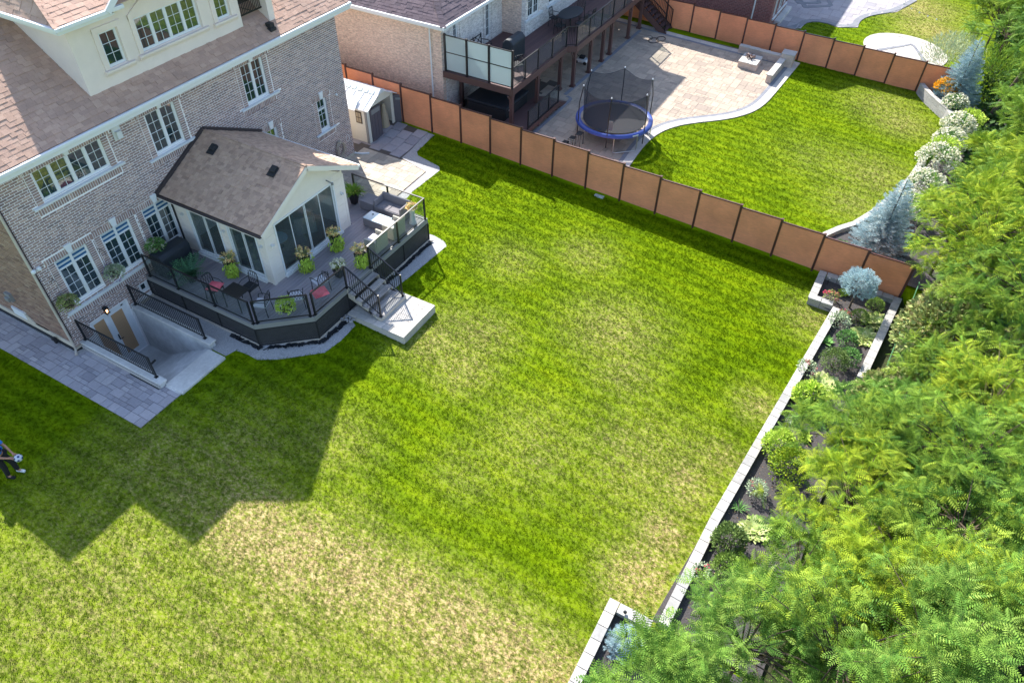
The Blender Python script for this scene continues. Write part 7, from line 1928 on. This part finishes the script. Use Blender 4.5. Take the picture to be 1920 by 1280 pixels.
# ================================================================== OUR DECK FURNITURE
def bxp(root, name, mt, x0, y0, z0, x1, y1, z1, bev=.015):
    m = MB(); m.box(x0, y0, z0, x1, y1, z1); return m.build(name, M[mt], root, bevel=bev)
D = DZ
sofa = empty('wicker_sofa', (11.3, -5.4, D), 'grey wicker sofa with high back and arms against the right railing of the deck', 'sofa')
bxp(sofa, 'base', 'wicker', 10.98, -6.35, D + .04, 11.7, -4.98, D + .4)
bxp(sofa, 'backrest', 'wicker', 11.58, -6.35, D + .401, 11.7, -4.98, D + .74)
bxp(sofa, 'armrest', 'wicker', 10.98, -5.06, D + .401, 11.579, -4.98, D + .68); bxp(sofa, 'armrest', 'wicker', 10.98, -6.35, D + .401, 11.579, -6.27, D + .68)
for k in range(2): bxp(sofa, 'seat_panel', 'wicker', 11.02, -6.24 + k * .6, D + .401, 11.55, -5.67 + k * .58, D + .42)
st = empty('ottoman', (11.3, -4.5, D), 'grey wicker ottoman pushed against the sofa arm', 'ottoman'); bxp(st, 'body', 'wicker', 11.0, -4.93, D + .03, 11.6, -4.2, D + .42); bxp(st, 'top', 'wicker', 10.98, -4.95, D + .421, 11.62, -4.18, D + .45)
ct = empty('coffee_table', (10.35, -5.6, D), 'low grey wicker coffee table with a white frosted glass top', 'table'); bxp(ct, 'body', 'wicker', 10.1, -6.15, D + .03, 10.68, -5.08, D + .39); bxp(ct, 'glass_top', 'tabletop', 10.1, -6.15, D + .391, 10.68, -5.08, D + .41)
bxp(ct, 'coaster', 'blackmat', 10.45, -5.35, D + .411, 10.52, -5.28, D + .43)
for k, (x, y, lb) in enumerate(((9.15, -6.45, 'pale wicker armchair by the front railing, nearer the steps'), (10.25, -6.5, 'pale wicker armchair by the front railing, next to the corner vase'))):
    t = empty('wicker_chair', (x, y, D), lb, 'chair', 'pale wicker chairs at the front railing')
    bxp(t, 'seat', 'wicker_l', x - .32, y - .3, D + .04, x + .32, y + .32, D + .4, .02); bxp(t, 'seat_cushion', 'cushion', x - .27, y - .2, D + .401, x + .27, y + .3, D + .47, .03)
    m = MB(); m.extr([(x - .34, y - .3, D + .1), (x - .34, y - .38, D + .84), (x - .34, y - .32, D + .84), (x - .34, y - .24, D + .1)], (.68, 0, 0)); m.build('backrest', M['wicker_l'], t)
    for sg in (-1, 1): bxp(t, 'armrest', 'wicker_l', x + sg * .36 - .04, y - .3, D + .04, x + sg * .36 + .04, y + .25, D + .62)
vz = empty('flower_vase', (11.3, -6.7, D), 'tall pale vase of golden flowers in the corner of the deck railing', 'vase')
m = MB(); m.lathe((11.3, -6.68, D), [(.16, 0), (.13, .1), (.09, .4), (.12, .6), (.15, .66)], 14); m.build('vase', M['trim_stone'], vz)
rosette('x', (11.3, -6.68, D + .62), .3, None, M['leaf_olive'], 30, 61, root=vz, flowers=('petal_y', 40, .07, .12))
def pot(x, y, lab, seed, trail=True, h=.62, r=.17, fl='petal_y', grass=False):
    t = empty('planter', (x, y, D), lab, 'planter', None)
    m = MB()
    q = r; m.add([(x - q * .62, y - q * .62, D), (x + q * .62, y - q * .62, D), (x + q * .62, y + q * .62, D), (x - q * .62, y + q * .62, D), (x - q, y - q, D + h), (x + q, y - q, D + h), (x + q, y + q, D + h), (x - q, y + q, D + h)], [(0, 3, 2, 1), (4, 5, 6, 7), (0, 1, 5, 4), (1, 2, 6, 5), (2, 3, 7, 6), (3, 0, 4, 7)])
    m.build('pot', M['pot'], t, bevel=.01)
    if grass:
        rosette('x', (x, y, D + h), .5, None, M['frond_g'], 160, seed, root=t, lift=.7); return t
    rosette('x', (x, y, D + h), .36, None, M['leaf_olive'], 50, seed, root=t, lift=.9, flowers=(fl, 22, .08, .14))
    if trail:   # lime potato vine hanging down the front
        rng = np.random.default_rng(seed); n = 360
        a = rng.normal(-2.1, .55, n); dz = rng.random(n) ** .8 * .62; rr = r * 1.15 + .1 * rng.random(n) + .05 * np.sin(dz * 5)
        pos = np.stack([x + rr * np.cos(a), y + rr * np.sin(a), D + h + .08 - dz], 1); d = np.stack([np.cos(a) * .3, np.sin(a) * .3, -np.ones(n)], 1) + rng.normal(0, .2, (n, 3))
        scatter('trailing_vine', LEAF[0], LEAF[1], pos, d, rng.uniform(.07, .13, n), M['leaf_lime'], t, rng, 1.0)
    return t
pot(5.1, -2.78, 'black planter with trailing lime vine between the two side doors of the sunroom', 71)
pot(6.75, -4.95, 'black planter with spiky dracaena and cream flowers in front of the sunroom corner', 72)
pot(8.35, -5.1, 'black planter with russet and cream flowers before the gable doors', 73)
pot(8.0, -6.6, 'black planter with yellow flowers at the top of the deck steps', 74)
pot(7.05, -6.3, 'planter of pale flowers just inside the left post of the deck steps', 75, trail=False, h=.4, fl='petal_w')
pot(11.2, -3.75, 'black pot of green grass in the back corner by the right railing', 76, grass=True, h=.5)
fp = empty('potted_palm', (4.1, -1.75, D), 'potted palm with arching dark green fronds beside the covered grill', 'plant')
m = MB(); m.lathe((4.1, -1.75, D), [(.16, 0), (.22, .32), (.24, .34)], 12); m.build('pot', M['pot'], fp)
rng = np.random.default_rng(80); k = 34; a = rng.random(k) * 6.283
scatter('fronds', FROND_A[0], FROND_A[1], np.tile([4.1, -1.75, D + .4], (k, 1)), np.stack([np.cos(a), np.sin(a), rng.uniform(.1, 1.0, k)], 1), rng.uniform(.55, .85, k), M['leaf_dark'], fp, rng, .3)
cg = empty('covered_grill', (4.4, -.75, D), 'barbecue grill under a black fabric cover below the right window', 'barbecue')
m = MB(); m.extr([(3.62, -1.05, D + .02), (3.62, -.3, D + .02), (3.64, -.32, D + .85), (3.64, -.45, D + 1.02), (3.64, -.9, D + 1.02), (3.64, -1.03, D + .88)], (1.32, 0, 0)); m.build('fabric_cover', M['cover'], cg, bevel=.04)
bt = empty('bistro_table', (4.0, -4.35, D), 'square black metal table along the left glass railing of the deck', 'table')
bxp(bt, 'table_top', 'black', 3.62, -4.7, D + .7, 4.25, -3.9, D + .73)
for a, b in ((3.66, -4.66), (4.21, -4.66), (3.66, -3.94), (4.21, -3.94)): m = MB(); m.bar((a, b, D), (a, b, D + .7), .03); m.build('leg', M['black'], bt)
metal_chair('bistro_chair', 3.85, -3.25, D, 0.0, 'black metal chair with a pink cushion at the house side of the bistro table')
metal_chair('bistro_chair', 4.55, -4.3, D, -1.57, 'black metal chair on the sunroom side of the bistro table')
metal_chair('bistro_chair', 4.1, -5.3, D, 3.5, 'black metal chair with pale cushion in the angled corner of the deck', seat='cushion')
metal_chair('bistro_chair', 5.0, -6.1, D, 2.4, 'black metal chair with pale cushion beside the hanging flower basket', seat='cushion')
metal_chair('bistro_chair', 6.1, -6.25, D, 2.9, 'black metal chair beside the pink cushion near the deck steps', seat='cushion')
def cushion(x, y, z, s, lab, mt='redcloth', rz=.3):
    m = MB(); n = 10; vs = []; fs = []
    for i in range(n + 1):
        for j in range(n + 1):
            u, v = i / n * 2 - 1, j / n * 2 - 1; hh = .09 * (1 - u ** 4) * (1 - v ** 4)
            vs.append((x + s * (u * math.cos(rz) - v * math.sin(rz)), y + s * (u * math.sin(rz) + v * math.cos(rz)), z + hh))
    for i in range(n):
        for j in range(n): a = i * (n + 1) + j; fs.append((a, a + n + 1, a + n + 2, a + 1))
    b = len(vs); vs += [(p[0], p[1], 2 * z - p[2]) for p in vs]; fs += [tuple(q + b for q in f[::-1]) for f in fs]
    m.add(vs, fs); return tag(m.build('cushion', M[mt], smooth=True), lab, 'cushion')
cushion(3.86, -3.32, D + .55, .25, 'pink cushion on the chair behind the left glass railing')
cushion(5.55, -6.72, D + .5, .27, 'pink and white cushion behind the glass left of the deck steps', rz=1.1)
# flower basket hung on the angled railing
fb = leaf_ball('flower_basket', (4.32, -6.22, D + .35), .34, 'round basket of yellow green foliage and small daisies hung on the angled railing', M['leaf_lime'], 900, .07, 90, flowers=('petal_w', 40, .035), stem=False, cat='flower basket')
m = MB(); m.lathe((4.32, -6.22, D + .3), [(.05, 0), (.16, .06), (.2, .2)], 12); m.build('basket', M['blackmat'], fb)
for k, (x, mt_, lb) in enumerate(((.32, 'leaf_olive', 'hanging basket of trailing green leaves at the left corner of the house'), (2.18, 'leaf_sage', 'hanging basket of white and purple flowers between the two lower left windows'), (4.0, 'leaf_mid', 'hanging basket of white flowers left of the covered grill'))):
    z = 2.28
    hb = leaf_ball('hanging_basket', (x, -.42, z - .3), .34, lb, M[mt_], 800, .07, 95 + k, flowers=(None if k == 0 else ('petal_w', 46, .04)), rz=.28, stem=False, cat='flower basket')
    m = MB(); m.tube([(x, -.02, z + .78), (x, -.25, z + .86), (x, -.42, z + .8), (x, -.42, z + .72)], .01, 5); m.tube([(x, -.02, z + .55), (x, -.2, z + .82)], .008, 5); m.build('bracket', M['black'], hb)
    for q in range(3): a = q * 2.1; m = MB(); m.tube([(x, -.42, z + .72), (x + .2 * math.cos(a), -.42 + .2 * math.sin(a), z - .0)], .004, 4); m.build('chain', M['black'], hb)
    m = MB(); m.lathe((x, -.42, z - .32), [(.04, 0), (.16, .08), (.2, .2)], 12); m.build('basket', M['bark'], hb)
    if k == 1:
        rng = np.random.default_rng(99); n = 90; p = rng.normal(0, 1, (n, 3)); p /= np.linalg.norm(p, axis=1, keepdims=True); p[:, 0] = -np.abs(p[:, 0])
        mt2 = M.setdefault('petal_v', leafm('petal_violet', [srgb(120, 90, 140), srgb(150, 120, 160)])); scatter('violet_flowers', LEAF_W[0], LEAF_W[1], np.array([x, -.42, z - .1]) + p * .33, p, .05, mt2, hb, rng, 1.0)

# ================================================================== PERSON AND BALL
def skin_body(name, verts, edges, radii, mt, parent, root_i=0, sub=2):
    L_ = wloc(parent); me = bpy.data.meshes.new(name); me.from_pydata([tuple(Vector(v) - L_) for v in verts], edges, [])
    o = bpy.data.objects.new(name, me); COL.objects.link(o)
    o.modifiers.new('skin', 'SKIN'); sl__ = me.skin_vertices[0].data
    for i, r in enumerate(radii): sl__[i].radius = (r, r) if not isinstance(r, tuple) else r
    sl__[root_i].use_root = True
    s = o.modifiers.new('sub', 'SUBSURF'); s.levels = sub; s.render_levels = sub
    o.modifiers['skin'].use_smooth_shade = True
    me.materials.append(M[mt]); o.parent = parent; LOCS[o.name] = L_
    return o
px, py = -4.45, -3.0
fw = Vector((.35, -.94, 0)).normalized(); rt = Vector((-fw.y, fw.x, 0)) * -1
person = empty('person', (px, py, 0), 'person in blue shirt and black trousers holding a ball, at the left edge', 'person')
B = Vector((px, py, 0)) - fw * .1
def pp(f, s, z): return B + fw * f + rt * s + Vector((0, 0, z))
V_ = [pp(0, 0, .95), pp(0, 0, 1.12), pp(.03, 0, 1.32), pp(.05, 0, 1.45), pp(.09, 0, 1.56),           # 0-4 pelvis..neck
      pp(0, .1, .9), pp(.04, .11, .5), pp(-.02, .12, .09), pp(.12, .14, .04),                        # 5-8 leg
      pp(0, -.1, .9), pp(.14, -.12, .5), pp(.12, -.13, .09), pp(.26, -.15, .04),                     # 9-12
      pp(.05, .18, 1.42), pp(.16, .22, 1.18), pp(.38, .12, 1.05), pp(.46, .08, 1.03),                 # 13-16 arm
      pp(.05, -.18, 1.42), pp(.16, -.22, 1.18), pp(.38, -.12, 1.05), pp(.46, -.08, 1.03)]
E_ = [(0, 1), (1, 2), (2, 3), (3, 4), (0, 5), (5, 6), (6, 7), (7, 8), (0, 9), (9, 10), (10, 11), (11, 12), (3, 13), (13, 14), (14, 15), (15, 16), (3, 17), (17, 18), (18, 19), (19, 20)]
R__ = [.14, .125, .14, .09, .055, .09, .06, .042, .035, .09, .06, .042, .035, .055, .042, .03, .026, .055, .042, .03, .026]
b0 = len(V_)
for s_, w_ in ((1, 16), (-1, 20)):
    for q in range(4):
        base = V_[w_]; i0 = len(V_); V_ += [base + fw * .05 + rt * s_ * (-.03 + .018 * q), base + fw * (.10 + .006 * (q == 1)) + rt * s_ * (-.035 + .018 * q) + Vector((0, 0, -.015)), base + fw * .125 + rt * s_ * (-.04 + .016 * q) + Vector((0, 0, -.045))]
        E_ += [(w_, i0), (i0, i0 + 1), (i0 + 1, i0 + 2)]; R__ += [.010, .009, .008]
    i0 = len(V_); V_ += [base + fw * .03 + rt * s_ * -.05, base + fw * .07 + rt * s_ * -.065]; E_ += [(w_, i0), (i0, i0 + 1)]; R__ += [.011, .009]
body = skin_body('body', V_, E_, R__, 'skin', person)
skin_body('trousers', [pp(0, 0, .98), pp(0, .1, .9), pp(.04, .11, .5), pp(-.02, .12, .1), pp(0, -.1, .9), pp(.14, -.12, .5), pp(.12, -.13, .1)], [(0, 1), (1, 2), (2, 3), (0, 4), (4, 5), (5, 6)], [.155, .115, .085, .07, .115, .085, .07], 'pants', person)
skin_body('shirt', [pp(0, 0, .98), pp(0, 0, 1.15), pp(.03, 0, 1.34), pp(.05, 0, 1.46), pp(.05, .19, 1.42), pp(.12, .22, 1.26), pp(.05, -.19, 1.42), pp(.12, -.22, 1.26)], [(0, 1), (1, 2), (2, 3), (3, 4), (4, 5), (3, 6), (6, 7)], [.16, .15, .165, .10, .08, .065, .08, .065], 'shirt', person)
for s_, f_ in ((.13, .04), (-.14, .18)): m = MB(); m.obox(pp(f_, s_, .045), fw * .14, rt * .045, Vector((0, 0, .045))); m.build('shoe', M['white' if s_ < 0 else 'pants'], person, bevel=.03)
hd = MB(); hc = pp(.11, 0, 1.62)
vs = []; fs = []; nn, mm_ = 16, 12
for j in range(mm_ + 1):
    th = math.pi * j / mm_
    for i in range(nn):
        a = 2 * math.pi * i / nn; d = fw * math.cos(a) * math.sin(th) + rt * math.sin(a) * math.sin(th) * .8 + Vector((0, 0, math.cos(th) * 1.18))
        bump = .02 * math.exp(-((a if a < 3.2 else a - 6.283) ** 2) / .05 - (th - 1.75) ** 2 / .03); vs.append(hc + d * .105 + fw * bump)
for j in range(mm_):
    for i in range(nn): i2 = (i + 1) % nn; fs.append((j * nn + i, j * nn + i2, (j + 1) * nn + i2, (j + 1) * nn + i))
hd.add(vs, fs); head = hd.build('head', M['skin'], person, smooth=True)
for s_ in (-1, 1):
    m = MB(); m.lathe(tuple(hc + fw * .09 + rt * s_ * .035 + Vector((0, 0, .0))), [(.004, -.008), (.011, 0), (.004, .008)], 8); m.build('eye', M['ball_k'], head)
    m = MB(); m.lathe(tuple(hc + rt * s_ * .088 + Vector((0, 0, -.02))), [(.006, -.025), (.014, 0), (.006, .025)], 8); m.build('ear', M['skin'], head)
m = MB(); m.obox(hc + fw * .098 + Vector((0, 0, -.055)), rt * .025, fw * .006, Vector((0, 0, .005))); m.build('mouth', M['redcloth'], head)
m = MB(); vs2 = [hc + (v - hc) * 1.1 - fw * .012 for v in vs[:nn * 7]]; fs2 = [f for f in fs if max(f) < nn * 7]; m.add(vs2, fs2); 
m.v = [tuple(Vector(v) + Vector((0, 0, .03)) * max(0, (Vector(v) - hc).dot(fw)) * 6) for v in m.v]; m.build('hair', M['hair'], person, smooth=True)
# ball: white with dark patches, held at the fingertips
bl = empty('football', (0, 0, 0), 'white ball with navy patches held out by the person at the left edge', 'ball')
bc = pp(.66, 0, .98); R0_ = .115
bm = bmesh.new(); bmesh.ops.create_icosphere(bm, subdivisions=3, radius=R0_); me = bpy.data.meshes.new('ball_shell'); bm.to_mesh(me); bm.free(); me.materials.append(M['ball_w']); me.polygons.foreach_set('use_smooth', [True] * len(me.polygons))
bl.location = bc; LOCS[bl.name] = bc.copy()
o = bpy.data.objects.new('ball_shell', me); COL.objects.link(o); o.parent = bl
g_ = (1 + 5 ** .5) / 2
for v in [(0, a, b * g_) for a in (-1, 1) for b in (-1, 1)] + [(a, b * g_, 0) for a in (-1, 1) for b in (-1, 1)] + [(a * g_, 0, b) for a in (-1, 1) for b in (-1, 1)]:
    n = Vector(v).normalized(); t1 = n.orthogonal().normalized(); t2 = n.cross(t1); m = MB()
    m.poly([bc + n * (R0_ * .945 + .006) + (t1 * math.cos(k * 1.2566) + t2 * math.sin(k * 1.2566)) * R0_ * .34 for k in range(5)]); m.poly([bc + n * (R0_ + .001) + (t1 * math.cos(k * 1.2566) + t2 * math.sin(k * 1.2566)) * R0_ * .2 for k in range(5)]); m.build('patch', M['ball_k'], bl)
